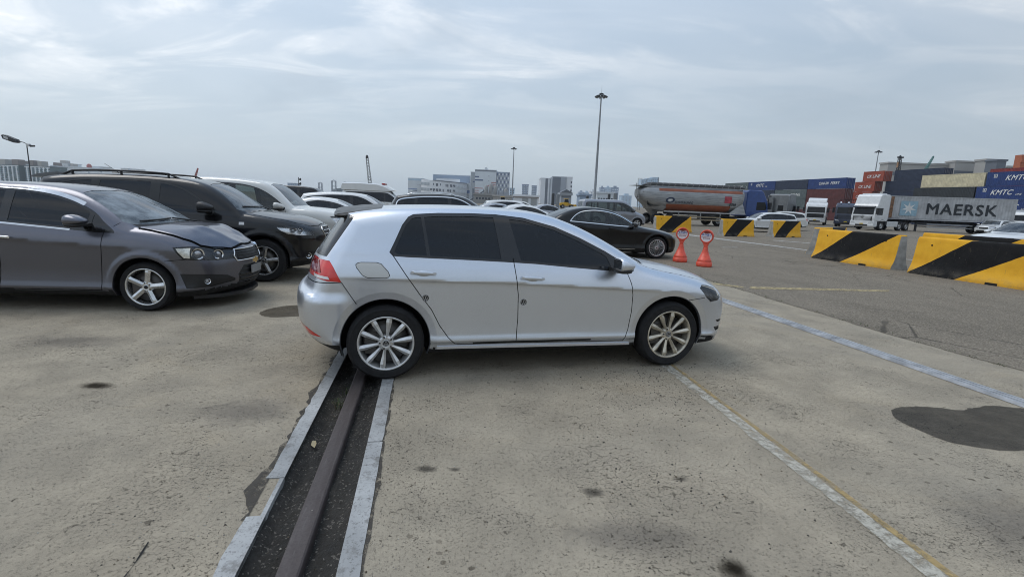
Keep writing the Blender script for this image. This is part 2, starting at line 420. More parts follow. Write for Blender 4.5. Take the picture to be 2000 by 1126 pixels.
class Shell:
    """vertices A (position + normal), padded face rows I with lengths L"""
    PAD = 12
    def __init__(s, A=None, I=None, L=None):
        s.A = np.zeros((0, 6)) if A is None else A; s.I = np.zeros((0, Shell.PAD), int) if I is None else I; s.L = np.zeros(0, int) if L is None else L
    @staticmethod
    def loops(base, lps):
        """append vertex loops to array base, return shell rows"""
        lps = [q for lp in lps for q in ([lp] if len(lp) <= Shell.PAD else [[lp[0]] + lp[i:i + 10] for i in range(1, len(lp) - 1, 9)]) if len(q) > 2]
        if not lps: return base, np.zeros((0, Shell.PAD), int), np.zeros(0, int)
        k = len(base); I = np.zeros((len(lps), Shell.PAD), int); L = np.array([len(q) for q in lps]); v = []
        for r, q in enumerate(lps):
            n = len(q); I[r, :n] = range(k, k + n); I[r, n:] = k + n - 1; k += n; v.extend(q)
        return np.vstack([base, np.array(v)]), I, L
    def cut(s, poly, ax=(0, 2), filt=None):
        """returns (inside, outside) shells"""
        A, I, L = s.A, s.I, s.L
        if not len(I): return Shell(), s
        Q = A[:, list(ax)]; pa = np.array([p[:2] for p in poly], float); a, b = pa.min(0), pa.max(0)
        P = Q[I]; cand = (P.max(1) >= a).all(1) & (P.min(1) <= b).all(1); idx = np.nonzero(cand)[0]
        if len(idx) and filt is not None:
            c = A[I[idx][:, :4]].mean(1); idx = idx[filt(*(c[:, i] for i in range(6)))]
        if not len(idx): return Shell(), s
        inn = pip(P[idx].reshape(-1, 2), [tuple(p) for p in pa]).reshape(len(idx), -1).all(1)
        full = idx[inn]; part = idx[~inn]; pieces = convex_pieces(poly); lin, lout = [], []; keep = np.ones(len(I), bool); keep[full] = False
        for fi in part:
            rem = [[tuple(A[v]) for v in I[fi, :L[fi]]]]; got = False
            for pc in pieces:
                nr = []; n = len(pc)
                for lp in rem:
                    cur = lp; outs = []
                    for i in range(n):
                        cur, o = half(cur, ax, pc[i], pc[(i + 1) % n])
                        if o: outs.append(o)
                        if cur is None: break
                    if cur is None: nr.append(lp)
                    else: lin.append(cur); nr += outs; got = True
                rem = nr
            if got: keep[fi] = False; lout += rem
        Ai, Ii, Li = Shell.loops(A, lin); Ao, Io, Lo = Shell.loops(A, lout)
        return Shell(Ai, np.vstack([I[full], Ii]), np.concatenate([L[full], Li])).tidy(), Shell(Ao, np.vstack([I[keep], Io]), np.concatenate([L[keep], Lo]))
    def tidy(s):
        u, inv = np.unique(s.I, return_inverse=True); return Shell(s.A[u], inv.reshape(s.I.shape), s.L)
    def strip(s, line, w, ax=(0, 2), filt=None):
        """cut a band of width w along a polyline"""
        ins = Shell(); out = s; Ln = [np.array(p[:2], float) for p in line]
        for a, b in zip(Ln[:-1], Ln[1:]):
            d = (b - a) / (np.linalg.norm(b - a) + 1e-12); n = np.array([-d[1], d[0]]) * w / 2; e = d * w * .3
            i, out = out.cut([a - n - e, b - n + e, b + n + e, a + n - e], ax, filt); ins = ins + i
        return ins, out
    def __add__(s, o): return Shell(np.vstack([s.A, o.A]), np.vstack([s.I, o.I + len(s.A)]), np.concatenate([s.L, o.L]))
    def offset(s, d):
        A = s.A.copy(); A[:, :3] += A[:, 3:] * d; return Shell(A, s.I, s.L)
    def mirror(s):
        A = s.A.copy(); A[:, 1] *= -1; A[:, 4] *= -1; I = s.I.copy()
        for n in np.unique(s.L):
            m = s.L == n; I[m, :n] = I[m, :n][:, ::-1]; I[m, n:] = I[m, n - 1][:, None]
        return Shell(A, I, s.L)
    def take(s, fn):
        c = s.A[s.I[:, :4]].mean(1); m = fn(*(c[:, i] for i in range(6))); return Shell(s.A, s.I[m], s.L[m]), Shell(s.A, s.I[~m], s.L[~m])
    @property
    def F(s): return len(s.I)
    def obj(s, name, mat, parent):
        t = s.tidy(); me = bpy.data.meshes.new(name); n = int(t.L.sum())
        me.vertices.add(len(t.A)); me.vertices.foreach_set('co', t.A[:, :3].ravel()); me.loops.add(n); me.polygons.add(len(t.L))
        me.loops.foreach_set('vertex_index', t.I[np.arange(Shell.PAD)[None, :] < t.L[:, None]]); me.polygons.foreach_set('loop_start', np.concatenate([[0], np.cumsum(t.L)[:-1]]))
        me.update(calc_edges=True); me.validate(); me.materials.append(mat); me.polygons.foreach_set('use_smooth', np.ones(len(me.polygons), bool))
        if len(me.vertices) == len(t.A): me.normals_split_custom_set_from_vertices(t.A[:, 3:].tolist())
        return link(name, me, parent)

def blob(mb, c, size, e=2.6, nu=20, nv=12, mi=0, shape=None):
    """a rounded lump (superellipsoid); shape(x,y,z) may reshape it"""
    sg = lambda v, p: math.copysign(abs(v)**p, v); vs = []; q = 2 / e
    for j in range(nv + 1):
        b = -math.pi / 2 + math.pi * j / nv
        for i in range(nu):
            a = 2 * math.pi * i / nu; p = (sg(math.cos(b), q) * sg(math.cos(a), q), sg(math.cos(b), q) * sg(math.sin(a), q), sg(math.sin(b), q))
            if shape: p = shape(*p)
            vs.append((c[0] + p[0] * size[0], c[1] + p[1] * size[1], c[2] + p[2] * size[2]))
    fs = [[j * nu + i, j * nu + (i + 1) % nu, (j + 1) * nu + (i + 1) % nu, (j + 1) * nu + i] for j in range(nv) for i in range(nu)]
    return mb.add(vs, fs, mi, True)

RUB = flat('tyre_rubber', (.018, .018, .019), .78, var=.25, scale=9, bump=.25, bscale=90, spec=.3)
BLK = flat('black_plastic', (.014, .014, .015), .5, var=.2, scale=8)
DARK = flat('dark_underside', (.012, .012, .012), .9, var=.2)
GAPM = flat('shut_line_shadow_gap', (.006, .006, .006), .9, var=.0)
CHR = flat('chrome', (.78, .79, .8), .12, 1., var=.06)
DISC = flat('brake_steel', (.10, .095, .09), .45, .8)

def wheel_mesh(key, Rt, Rr, width, style, rim_mat):
    """tyre, rim meshes; axle along y, outer face towards -y at y=0"""
    k = ('wheel', key)
    if k in TXT: return TXT[k]
    w = width
    t = MB(); pr = [(Rr - .012, .012), (Rr + .004, .003), (Rr + .012, -.004), (Rr + .022, -.003), (Rr + (Rt - Rr) * .45, -.010), (Rr + (Rt - Rr) * .62, -.006), (Rr + (Rt - Rr) * .66, -.009), (Rt - .022, .004), (Rt - .008, .020), (Rt - .001, .040), (Rt, w * .5)]
    pr += [(r, w - h) for r, h in pr[-2::-1]]
    t.lathe(pr, 56, 1)
    for g in (.3, .5, .7):
        pass
    tm = t.mesh('tyre', RUB)
    m = MB(); n, root, mid, tip, dep, style_k = style['n'], style['root'], style['mid'], style['tip'], style.get('dish', .03), style.get('twin', 0)
    lip = style.get('lip', .018)
    m.lathe([(Rr + .004, .004), (Rr - .002, -.002), (Rr - lip, .006), (Rr - lip - .006, .030), (Rr - .03, .09), (Rr - .05, w - .02)], 56, 1)
    hub = style.get('hub', .062)
    m.lathe([(.0, -.004 + dep * .6), (.024, -.004 + dep * .6), (.026, dep * .6), (.034, dep * .6), (.036, dep * .55), (hub, dep * .75), (hub + .012, dep + .03)], 32, 1)
    for i in range(n):
        a0 = 2 * math.pi * (i + style.get('phase', .25)) / n
        if style_k: subs = [(a0 - style_k, 1), (a0 + style_k, 1)]
        else: subs = [(a0, 1)]
        for a, _ in subs:
            ca, sa = math.cos(a), math.sin(a); tw = style.get('twist', 0.)
            rr = [(hub * .7, root, dep * .62), (hub + (Rr - hub) * .35, (root + mid) / 2, dep * .42), (hub + (Rr - hub) * .72, mid, dep * .12), (Rr - lip * .6, tip, .008)]
            vs = []
            for q, (r, wd, y) in enumerate(rr):
                off = tw * (q / 3)
                for (s, yy) in ((-wd / 2, y + .010), (-wd / 2 * .35 + style.get('ridge', 0) * wd, y - .004), (wd / 2, y + .010), (wd / 2 * .8, y + .04), (-wd / 2 * .8, y + .04)):
                    s2 = s + off
                    vs.append((r * ca - s2 * sa, yy, r * sa + s2 * ca))
            fs = []
            for q in range(3):
                for e in range(5):
                    fs.append([q * 5 + e, q * 5 + (e + 1) % 5, (q + 1) * 5 + (e + 1) % 5, (q + 1) * 5 + e])
            m.add(vs, fs + [[0, 4, 3, 2, 1], [15, 16, 17, 18, 19]])
    # bolts
    for i in range(5):
        a = 2 * math.pi * (i + .5) / 5; m.tube((.05 * math.cos(a), dep * .55, .05 * math.sin(a)), (.05 * math.cos(a), dep + .02, .05 * math.sin(a)), .009, n=6, mi=1)
    bmx = bmesh.new(); mm = m.mesh('rim', [rim_mat, DISC]); bmx.from_mesh(mm); bmesh.ops.recalc_face_normals(bmx, faces=bmx.faces); bmx.to_mesh(mm); bmx.free()
    d = MB(); d.lathe([(.07, .07), (Rr * .80, .07), (Rr * .80, .085), (.07, .085)], 40, 1); d.box(-Rr * .75, -Rr * .35, .05, .10, -Rr * .4, Rr * .4)
    d.lathe([(0, w - .05), (Rr - .045, w - .05)], 32, 1)
    dm = d.mesh('brake', DISC)
    cp = MB(); cp.lathe([(0, -.006 + dep * .6), (.021, -.006 + dep * .6), (.024, -.002 + dep * .6)], 24, 1); cm = cp.mesh('centre_cap', style.get('cap', BLK))
    TXT[k] = (tm, mm, dm, cm); return TXT[k]
STY = dict(
    ten=dict(n=10, root=.020, mid=.046, tip=.040, dish=.035, ridge=.18, phase=.25, twist=.004, lip=.012, hub=.06),
    five=dict(n=5, root=.060, mid=.062, tip=.072, dish=.03, ridge=.1, phase=.1, lip=.014, hub=.065),
    fivetwin=dict(n=5, root=.05, mid=.030, tip=.034, dish=.03, twin=.17, lip=.014, hub=.06),
    six=dict(n=6, root=.045, mid=.05, tip=.055, dish=.03, lip=.016, hub=.065),
    multi=dict(n=22, root=.012, mid=.017, tip=.022, dish=.03, lip=.014, hub=.055))

def car(sp, name, label, cat, loc, yaw, group=None, z=0.):
    root = empty(name, (loc[0], loc[1], z), yaw, label, cat, group)
    B = Body(sp); sh = B.shell(sp.get('res', .03)); pm = sp['paint']; R = sp['R']; wb = sp['wb']; Ra = sp['Ra']
    # wheel openings
    half_w = sp['yw'] - .30
    for xw in (0, wb):
        circ = [(xw + Ra * math.cos(2 * math.pi * i / 48), R + .012 + Ra * math.sin(2 * math.pi * i / 48)) for i in range(48)]
        _, sh = sh.cut(circ, (0, 2), lambda x, y, z_, a, b, c: y < -half_w)
    if sp.get('sharp_crease'):       # give the feature line its own mesh edges, then put the new vertices exactly on the surface
        n0 = len(sh.A); cl = spline([(x, np.interp(x, B.cx, B.cz) - .003) for x in np.linspace(-.3, wb - .1, 14)], 3); fl_ = lambda x, y, z_, a, b, c: b < -.6
        for w_ in (.006, .05): i_, o_ = sh.strip([tuple(p) for p in cl], w_, (0, 2), fl_); sh = i_ + o_
        k_ = (sh.A[:, 4] < -.6) & (np.abs(sh.A[:, 2] - np.interp(sh.A[:, 0], B.cx, B.cz)) < .06); sh.A[k_, 1] = B.sideY(sh.A[k_, 0], sh.A[k_, 2]); sh.A[k_, 3:] = B.N(sh.A[k_, :3])
    if 'archcut' in sp:              # the flat band round each wheel opening gets a clean edge
        for xw in (0, wb):
            for rr_ in (Ra + sp['archcut'][0], Ra + sp['archcut'][0] - .006):
                c_ = [(xw + rr_ * math.cos(2 * math.pi * i / 64), R + .012 + rr_ * math.sin(2 * math.pi * i / 64)) for i in range(64)]; i_, o_ = sh.cut(c_, (0, 2), lambda x, y, z_, a, b, c: b < -.4); sh = i_ + o_
            k_ = (sh.A[:, 4] < -.4) & (np.hypot(sh.A[:, 0] - xw, sh.A[:, 2] - R - .012) < Ra + .10) & (sh.A[:, 2] > B.z0 + .04); yy_ = B.sideY(sh.A[k_, 0], sh.A[k_, 2]); ok_ = np.abs(yy_ - sh.A[k_, 1]) < .03; id_ = np.nonzero(k_)[0][ok_]; sh.A[id_, 1] = yy_[ok_]; sh.A[id_, 3:] = B.N(sh.A[id_, :3])
    und, sh = sh.take(lambda x, y, z_, a, b, c: (c < -.45) & (z_ < sp.get('zlow', .2) + .12))
    (und + und.mirror()).obj('underbody', DARK, root)
    # arches: painted lip and dark liner
    for xw in (0, wb):
        N = 40; zb_ = B.z0 + .02; A_ = [R_(-40) + R_(260) * i / N for i in range(N + 1)]; A_ = [a for a in A_ if R + .012 + Ra * math.sin(a) > zb_]
        ax_ = np.array([xw + Ra * math.cos(a) for a in A_]); az_ = np.array([R + .012 + Ra * math.sin(a) for a in A_])
        ay_ = np.minimum(B.sideY(ax_, np.maximum(az_, B.z0 + .05)), -sp['yw'] + .06); n = len(A_)
        for sg in (1, -1):
            v = []; lv = []
            for x, y, zq, a in zip(ax_, ay_, az_, A_):
                ca, sa = math.cos(a), math.sin(a)
                v += [(x, sg * y, zq), (x - ca * .005, sg * (y + .004), zq - sa * .005), (x - ca * .008, sg * (y + .03), zq - sa * .008)]
                lv += [(x - ca * .008, sg * (y + .03), zq - sa * .008), (x + ca * .02, sg * (y + .05), zq + sa * .02), (x + ca * .02, sg * -(half_w - .02), zq + sa * .02), (xw, sg * -(half_w - .02), R)]
            m = MB(); m.add(v, [[i * 3 + e, i * 3 + e + 1, i * 3 + e + 4, i * 3 + e + 3] for i in range(n - 1) for e in range(2)], 0, True); m.build('wheel_arch_lip', sp.get('lip_mat', pm), root)
            m = MB(); m.add(lv, [[i * 4 + e, i * 4 + e + 1, i * 4 + e + 5, i * 4 + e + 4] for i in range(n - 1) for e in range(3)], 0, True); m.build('wheel_arch_liner', DARK, root)
    gaps = Shell()
    groups = {}
    for part in sp['parts']:
        nm, op = part[0], part[1]
        if op == 'seam':
            line, wd = part[2], part[3]; ax = part[4] if len(part) > 4 else (0, 2); ft = part[5] if len(part) > 5 else (lambda x, y, z_, a, b, c: b < -.45)
            tgt = part[6] if len(part) > 6 else None
            if tgt:
                for t in tgt:
                    if t in groups: g, groups[t]['sh'] = groups[t]['sh'].strip(line, wd, ax, ft); gaps = gaps + g
            g, sh = sh.strip(line, wd, ax, ft); gaps = gaps + g
        else:
            poly, ax, ft, mat, off, kw = part[2], part[3], part[4], part[5], part[6], (part[7] if len(part) > 7 else {})
            src = kw.get('from')
            if src:
                i, groups[src]['sh'] = groups[src]['sh'].cut(poly, ax, ft)
            else: i, sh = sh.cut(poly, ax, ft)
            groups[kw.get('key', nm)] = dict(name=nm, sh=i, mat=mat, off=off, kw=kw, op=op)
    single = Shell()
    for key, g in groups.items():
        s0 = g['sh'].offset(g['off']) if g['off'] else g['sh']; kw = g['kw']
        if not g['sh'].F: continue
        par = root
        if kw.get('under'): par = kw['under']
        if g['op'] == 'centre': g['o'] = (s0 + s0.mirror()).obj(g['name'], g['mat'], root)
        elif g['op'] == 'right': g['o'] = s0.obj(g['name'], g['mat'], root); single = single + g['sh']
        else:
            g['o'] = s0.obj(g['name'], g['mat'], root); g['o2'] = s0.mirror().obj(g['name'], g['mat'], root)
        if kw.get('back'):         # a lamp: reflector housing behind the lens
            d, bm_ = kw['back']; hb = g['sh'].offset(-d)
            for mm_, oo in ((hb, g['o']), (hb.mirror(), g.get('o2'))):
                if oo: mm_.obj('reflector', bm_, oo)
        if kw.get('label'):
            g['o']['label'] = kw['label']
    bd = sh + (sh + single).mirror(); bo = bd.obj('body', pm, root)
    if gaps.F: gp = gaps.offset(-.009); (gp + gp.mirror()).obj('shut_line', GAPM, root)
    # wheels
    ws = sp['wheel']; mats = ws.get('mats') or [ws['mat']] * 2
    for xi, xw in enumerate((0, wb)):
        tm, mm, dm, cm = wheel_mesh((ws['key'], xi if ws.get('mats') else 0), R, ws['rr'], ws.get('w', .215), STY[ws['style']], mats[xi])
        for sg in (1, -1):
            e = empty('wheel', (xw, -sp['yw'] * sg, R), 0 if sg == 1 else math.pi, parent=root)
            e.rotation_euler = (0, 0, 0 if sg == 1 else math.pi)
            for nn, me in (('tyre', tm), ('rim', mm), ('brake', dm), ('centre_cap', cm)): link(nn, me, e)
    # door handles
    for x, z_, ln in sp.get('handles', []):
        y = B.sideY(x, z_); y2 = B.sideY(x + ln / 2, z_); hm = sp.get('handle_mat', pm)
        for sg in (1, -1):
            m = MB(); blob(m, (0, 0, 0), (ln / 2, .014, .015), 3.2, 18, 8); o = m.build('door_handle', hm, root, (x, sg * (y - .020), z_), (0, R_(sp.get('handle_tilt', 3)), 0))
            q = MB(); blob(q, (0, 0, 0), (ln * .26, .008, .024), 2.2, 16, 6); q.build('handle_recess', GAPM if sp.get('dark_recess') else sp['paint'], o, (0, sg * .012, -.006))
            for s2 in (-1, 1): st = MB(); st.box(s2 * ln * .42 - .012, s2 * ln * .42 + .012, -.012, .02, -.010, .010); st.build('handle_mount', hm, o) if sg == 1 else None
    # mirrors
    if 'mirror' in sp:
        x, z_, sx, sy, sz = sp['mirror']; y = B.sideY(x, z_ - .08)
        for sg in (1, -1):
            e = MB(); shp = lambda a, b, c: (max(a, -.55) * 1.15, b, c * (1 - .42 * max(0., a + .2)) - .10 * max(0., a))
            blob(e, (0, 0, 0), (sx, sy, sz), 2.5, 28, 16, shape=shp)
            mo = e.build('mirror', sp.get('mirror_mat', pm), root, (x, sg * (y - .06 - sy), z_ + .03))
            b = MB(); blob(b, (0, 0, 0), (sx * .86, sy * .93, sz * .40), 2.5, 20, 8); b.build('mirror_base', BLK, mo, (.0, 0, -sz * .74))
            a = MB(); a.box(-.05, .05, -.01, sy + .10, -.016, .016) if sg == 1 else a.box(-.05, .05, -sy - .10, .01, -.016, .016); a.build('mirror_arm', BLK, mo, (0, 0, -sz * .85))
            gl = MB(); gl.box(-.002, .002, -sy * .75, sy * .75, -sz * .62, sz * .66); gl.build('mirror_glass', flat('mirror_glass', (.25, .27, .29), .05, .9), mo, (-sx * .64, 0, 0))
    if sp.get('interior'):
        im = flat('seat_fabric', (.035, .034, .033), .85)
        for xs in sp['interior']:
            for yy in (-.36, .36):
                m = MB(); blob(m, (xs, yy, .78), (.10, .23, .36), 3.2, 14, 8); m.build('seat_back', im, root)
                m = MB(); blob(m, (xs - .04, yy, sp.get('zhead', 1.22)), (.05, .13, .09), 3, 12, 8); m.build('headrest', im, root)
        m = MB(); blob(m, (wb * .62 + .55, 0, .86), (.22, .62, .12), 3, 14, 8); m.build('dashboard', im, root)
    root['_b'] = 0; del root['_b']
    return root, B

# ------------------------------------------------------------------ the ground: concrete apron, crane-rail trench, cable cover, asphalt
YA = math.atan2(.178, .984)                      # the yard is turned this much against the camera axis
YN = Vector((math.cos(YA), math.sin(YA), 0)); YD = Vector((-math.sin(YA), math.cos(YA), 0))
def yard(s, t, z=0.): p = YN * s + YD * t; return (p.x, p.y, z)
def to_yard(x, y): return (x * YN.x + y * YN.y, x * YD.x + y * YD.y)

def concrete(name, base=(.285, .262, .222)):
    g = NG(name); P = g.co()
    big = g.ramp(g.noise(.35, 4, .6, .5), .3, .7); mid = g.ramp(g.noise(1.9, 6, .65, .3), .28, .74); fine = g.noise(38, 6, .7); grain = g.noise(210, 3, .7)
    dk = tuple(c * .70 for c in base); lt = tuple(min(1, c * 1.20) for c in base)
    col = g.mix(mid, dk, lt); col = g.mix(g.math('MULTIPLY', big, .45), col, (.235, .230, .215))
    warm = g.ramp(g.noise(.8, 5, .6, 1.2), .52, .74); col = g.mix(g.math('MULTIPLY', warm, .3), col, (.31, .265, .195))
    # oily, rubbed-in grey areas
    oil = g.ramp(g.noise(.55, 5, .6, .9, sc=(1, .6, 1)), .58, .76); col = g.mix(g.math('MULTIPLY', oil, .36), col, (.15, .150, .148))
    # streaks dragged along the yard
    stk = g.ramp(g.noise(1.1, 5, .6, .4, sc=(3.2, .25, 1)), .56, .78); col = g.mix(g.math('MULTIPLY', stk, .30), col, (.17, .162, .145))
    # exposed aggregate: pale and dark grains
    sp = g.voro(95, out=1); ss = g.n('ShaderNodeSeparateColor'); g.l(sp, ss.inputs[0])
    d = g.voro(95); inside = g.ramp(d, .55, .30)
    pale = g.math('MULTIPLY', g.math('GREATER_THAN', ss.outputs[0], .80), inside); dark = g.math('MULTIPLY', g.math('LESS_THAN', ss.outputs[0], .16), inside)
    am = g.ramp(g.noise(.9, 4, .6), .38, .66)
    col = g.mix(g.math('MULTIPLY', g.math('MULTIPLY', pale, am), .55), col, (.45, .42, .37)); col = g.mix(g.math('MULTIPLY', g.math('MULTIPLY', dark, am), .65), col, (.09, .083, .072))
    # fine salt-and-pepper
    col = g.mix(g.ramp(fine, .35, .66, .0, .5), col, g.mix(.5, col, (.12, .112, .098)))
    col = g.mix(g.ramp(grain, .40, .70, .0, .38), col, (.40, .375, .325))
    # pits with dirt in them
    pd = g.voro(17, vec=None); pv = g.voro(17, out=1); ps = g.n('ShaderNodeSeparateColor'); g.l(pv, ps.inputs[0])
    pm = g.math('MULTIPLY', g.math('GREATER_THAN', ps.outputs[1], .62), g.ramp(g.noise(.7, 3, .6, .3), .50, .66))
    wob = g.math('ADD', pd, g.math('MULTIPLY', g.math('SUBTRACT', g.noise(60, 3), .5), .34))
    pit = g.math('MULTIPLY', g.ramp(wob, .26, .17), pm)
    col = g.mix(g.math('MULTIPLY', pit, .85), col, (.075, .066, .054))
    # crisp small pits and dark grit everywhere
    dens = g.ramp(g.noise(1.3, 4, .6, .5), .35, .65, 0., .075)      # where the surface is more eroded
    spk = g.ramp(g.math('ADD', g.noise(75, 4, .72), dens), .655, .70); col = g.mix(g.math('MULTIPLY', spk, .80), col, (.080, .073, .062))
    spl = g.ramp(g.math('ADD', g.noise(23, 6, .75, .4), dens), .665, .70); col = g.mix(g.math('MULTIPLY', spl, .75), col, (.095, .086, .072)); spk = g.math('MAXIMUM', spk, spl)
    q3 = g.ramp(g.noise(120, 3, .7), .70, .76); col = g.mix(g.math('MULTIPLY', q3, .7), col, (.55, .52, .46))
    col = g.mix(1., col, (1.26, 1.18, 1.05), 'MULTIPLY')
    g.set('Base Color', col); g.set('Roughness', g.ramp(mid, 0, 1, .80, .95)); g.set('Specular IOR Level', .2); pit = g.math('MAXIMUM', pit, spk)
    h = g.math('ADD', g.math('MULTIPLY', fine, .55), g.math('ADD', g.math('MULTIPLY', g.noise(7, 5, .6), .6), g.math('MULTIPLY', g.math('SUBTRACT', pale, pit), .5)))
    g.bump(h, .9, .014); return g.m
CONC = concrete('weathered_concrete')
def asphalt():
    g = NG('worn_asphalt')
    big = g.ramp(g.noise(.18, 5, .6, .6), .3, .7); mid = g.ramp(g.noise(1.3, 6, .65, sc=(1, .35, 1)), .3, .72); fine = g.noise(55, 6, .75); grain = g.noise(170, 3, .7)
    col = g.mix(mid, (.105, .102, .094), (.165, .159, .147)); col = g.mix(g.math('MULTIPLY', big, .5), col, (.185, .178, .162))
    sk = g.ramp(g.noise(.5, 5, .6, .7, sc=(.35, 2.2, 1)), .56, .75); col = g.mix(g.math('MULTIPLY', sk, .4), col, (.07, .068, .064))
    sp = g.voro(70, out=1); ss = g.n('ShaderNodeSeparateColor'); g.l(sp, ss.inputs[0])
    col = g.mix(g.math('MULTIPLY', g.math('GREATER_THAN', ss.outputs[0], .72), .45), col, (.30, .29, .265)); col = g.mix(g.math('MULTIPLY', g.math('LESS_THAN', ss.outputs[0], .2), .6), col, (.05, .049, .046))
    col = g.mix(g.ramp(fine, .36, .68, 0, .5), col, (.06, .058, .055)); col = g.mix(g.ramp(grain, .5, .72, 0, .4), col, (.33, .315, .285))
    # long cracks
    e = g.voro(.55, 'DISTANCE_TO_EDGE', vec=None); w2 = g.math('ADD', e, g.math('MULTIPLY', g.math('SUBTRACT', g.noise(5, 5), .5), .035)); ck = g.math('MULTIPLY', g.ramp(w2, .012, .002), g.ramp(g.noise(.3, 3), .45, .6))
    col = g.mix(g.math('MULTIPLY', ck, .7), col, (.035, .034, .032))
    col = g.mix(1., col, (1.34, 1.20, 1.02), 'MULTIPLY')
    g.set('Base Color', col); g.set('Roughness', .92); g.set('Specular IOR Level', .2)
    g.bump(g.math('SUBTRACT', g.math('ADD', fine, g.math('MULTIPLY', g.noise(9, 5), .6)), ck), .8, .010); return g.m
ASPH = asphalt()
TL, TR, AE = -.738, -.338, 6.05                   # trench sides, asphalt edge (yard s)
def sheet(name, mat, xl, xr, t0, t1, z, wob_l=0, wob_r=0, step=None, kind='structure'):
    """a ground sheet in yard coordinates between two lines, with optional ragged edges"""
    ts = [t0] + ([t0 + step * i for i in range(1, int((t1 - t0) / step))] if step else []) + [t1]; m = MB(); vs = []; r = random.Random(hash(name) % 999)
    fl = xl if callable(xl) else (lambda t: xl); fr = xr if callable(xr) else (lambda t: xr)
    nl = nr = 0.
    for t in ts:
        nl = nl * .7 + r.uniform(-1, 1) * wob_l; nr = nr * .7 + r.uniform(-1, 1) * wob_r
        vs += [(fl(t) + nl, t, z), (fr(t) + nr, t, z)]
    m.add(vs, [[2 * i, 2 * i + 1, 2 * i + 3, 2 * i + 2] for i in range(len(ts) - 1)])
    o = m.build(name, mat); o.rotation_euler = (0, 0, YA)
    return tag(o, kind=kind)
m = MB(); m.box(-3000, TL, -60, 3200, -.6, 0); m.box(TR, AE + 3, -60, 3200, -.6, 0)
o = m.build('concrete_apron', CONC); o.rotation_euler = (0, 0, YA); tag(o, kind='structure')
sheet('asphalt_yard', ASPH, AE, 3000, -60, 60, .004, .035, 0, .22)
sheet('asphalt_yard', ASPH, AE, 3000, 60, 3200, .004)
# trench floor of black dirt
def soil():
    g = NG('black_damp_soil'); n = g.noise(26, 7, .7); b = g.ramp(g.noise(2.2, 4), .35, .7)
    col = g.mix(n, (.010, .009, .008), (.040, .036, .030)); col = g.mix(g.math('MULTIPLY', b, .5), col, (.052, .045, .034))
    sp = g.voro(120, out=1); ss = g.n('ShaderNodeSeparateColor'); g.l(sp, ss.inputs[0]); col = g.mix(g.math('MULTIPLY', g.math('GREATER_THAN', ss.outputs[0], .93), .6), col, (.22, .20, .17))
    g.set('Base Color', col); g.set('Roughness', g.ramp(n, .3, .7, .55, .95)); g.bump(g.math('ADD', n, g.noise(90, 4)), .9, .02); return g.m
SOIL = soil()
m = MB(); nx, ny = 22, 900; r = np.random.RandomState(3); hz = r.rand(ny + 1, nx + 1)
for _ in range(2): hz = (hz + np.roll(hz, 1, 0) + np.roll(hz, -1, 0) + np.roll(hz, 1, 1) + np.roll(hz, -1, 1)) / 5
lowf = np.interp(np.arange(ny + 1), np.arange(0, ny + 31, 30), r.rand(len(np.arange(0, ny + 31, 30))))
vs = []
for j in range(ny + 1):
    t = -4 + 44 * (j / ny)**1.6
    for i in range(nx + 1):
        s = TL + (TR - TL) * i / nx; u = i / nx
        z = -.072 + (hz[j, i] - .5) * .075 + .02 * (lowf[j] - .5) + (.012 if u > .55 else 0) + .045 * max(0, 1 - u / .16) + .03 * max(0, (u - .88) / .12)
        vs.append((s, t, z))
m.add(vs, [[j * (nx + 1) + i, j * (nx + 1) + i + 1, (j + 1) * (nx + 1) + i + 1, (j + 1) * (nx + 1) + i] for j in range(ny) for i in range(nx)], 0, True)
o = m.build('trench_floor', SOIL); o.rotation_euler = (0, 0, YA); tag(o, kind='structure')
# crane rail
def rust():
    g = NG('rusty_rail_steel'); n = g.noise(5, 6, .65, sc=(3, .4, 1)); f = g.noise(60, 5, .7)
    col = g.mix(g.ramp(n, .3, .7), (.062, .049, .047), (.092, .078, .075)); col = g.mix(g.ramp(f, .4, .75, 0, .5), col, (.036, .028, .027)); col = g.mix(g.math('MULTIPLY', g.ramp(g.noise(14, 4, sc=(6, .6, 1)), .55, .8), .45), col, (.16, .15, .145))
    g.set('Base Color', col); g.set('Roughness', .62); g.set('Metallic', .25); g.bump(f, .35, .004); return g.m
RUST = rust()
m = MB(); a, b = -.588, -.489
prof = [(a, -.10), (a, -.020), (a + .004, -.010), (a + .012, -.006), (b - .012, -.006), (b - .004, -.010), (b, -.020), (b, -.10)]
m.prism(prof, 1, -4, 40); o = m.build('crane_rail', RUST); o.rotation_euler = (0, 0, YA); tag(o, 'rusty flat-topped crane rail sunk in the dirt of the trench', 'rail')
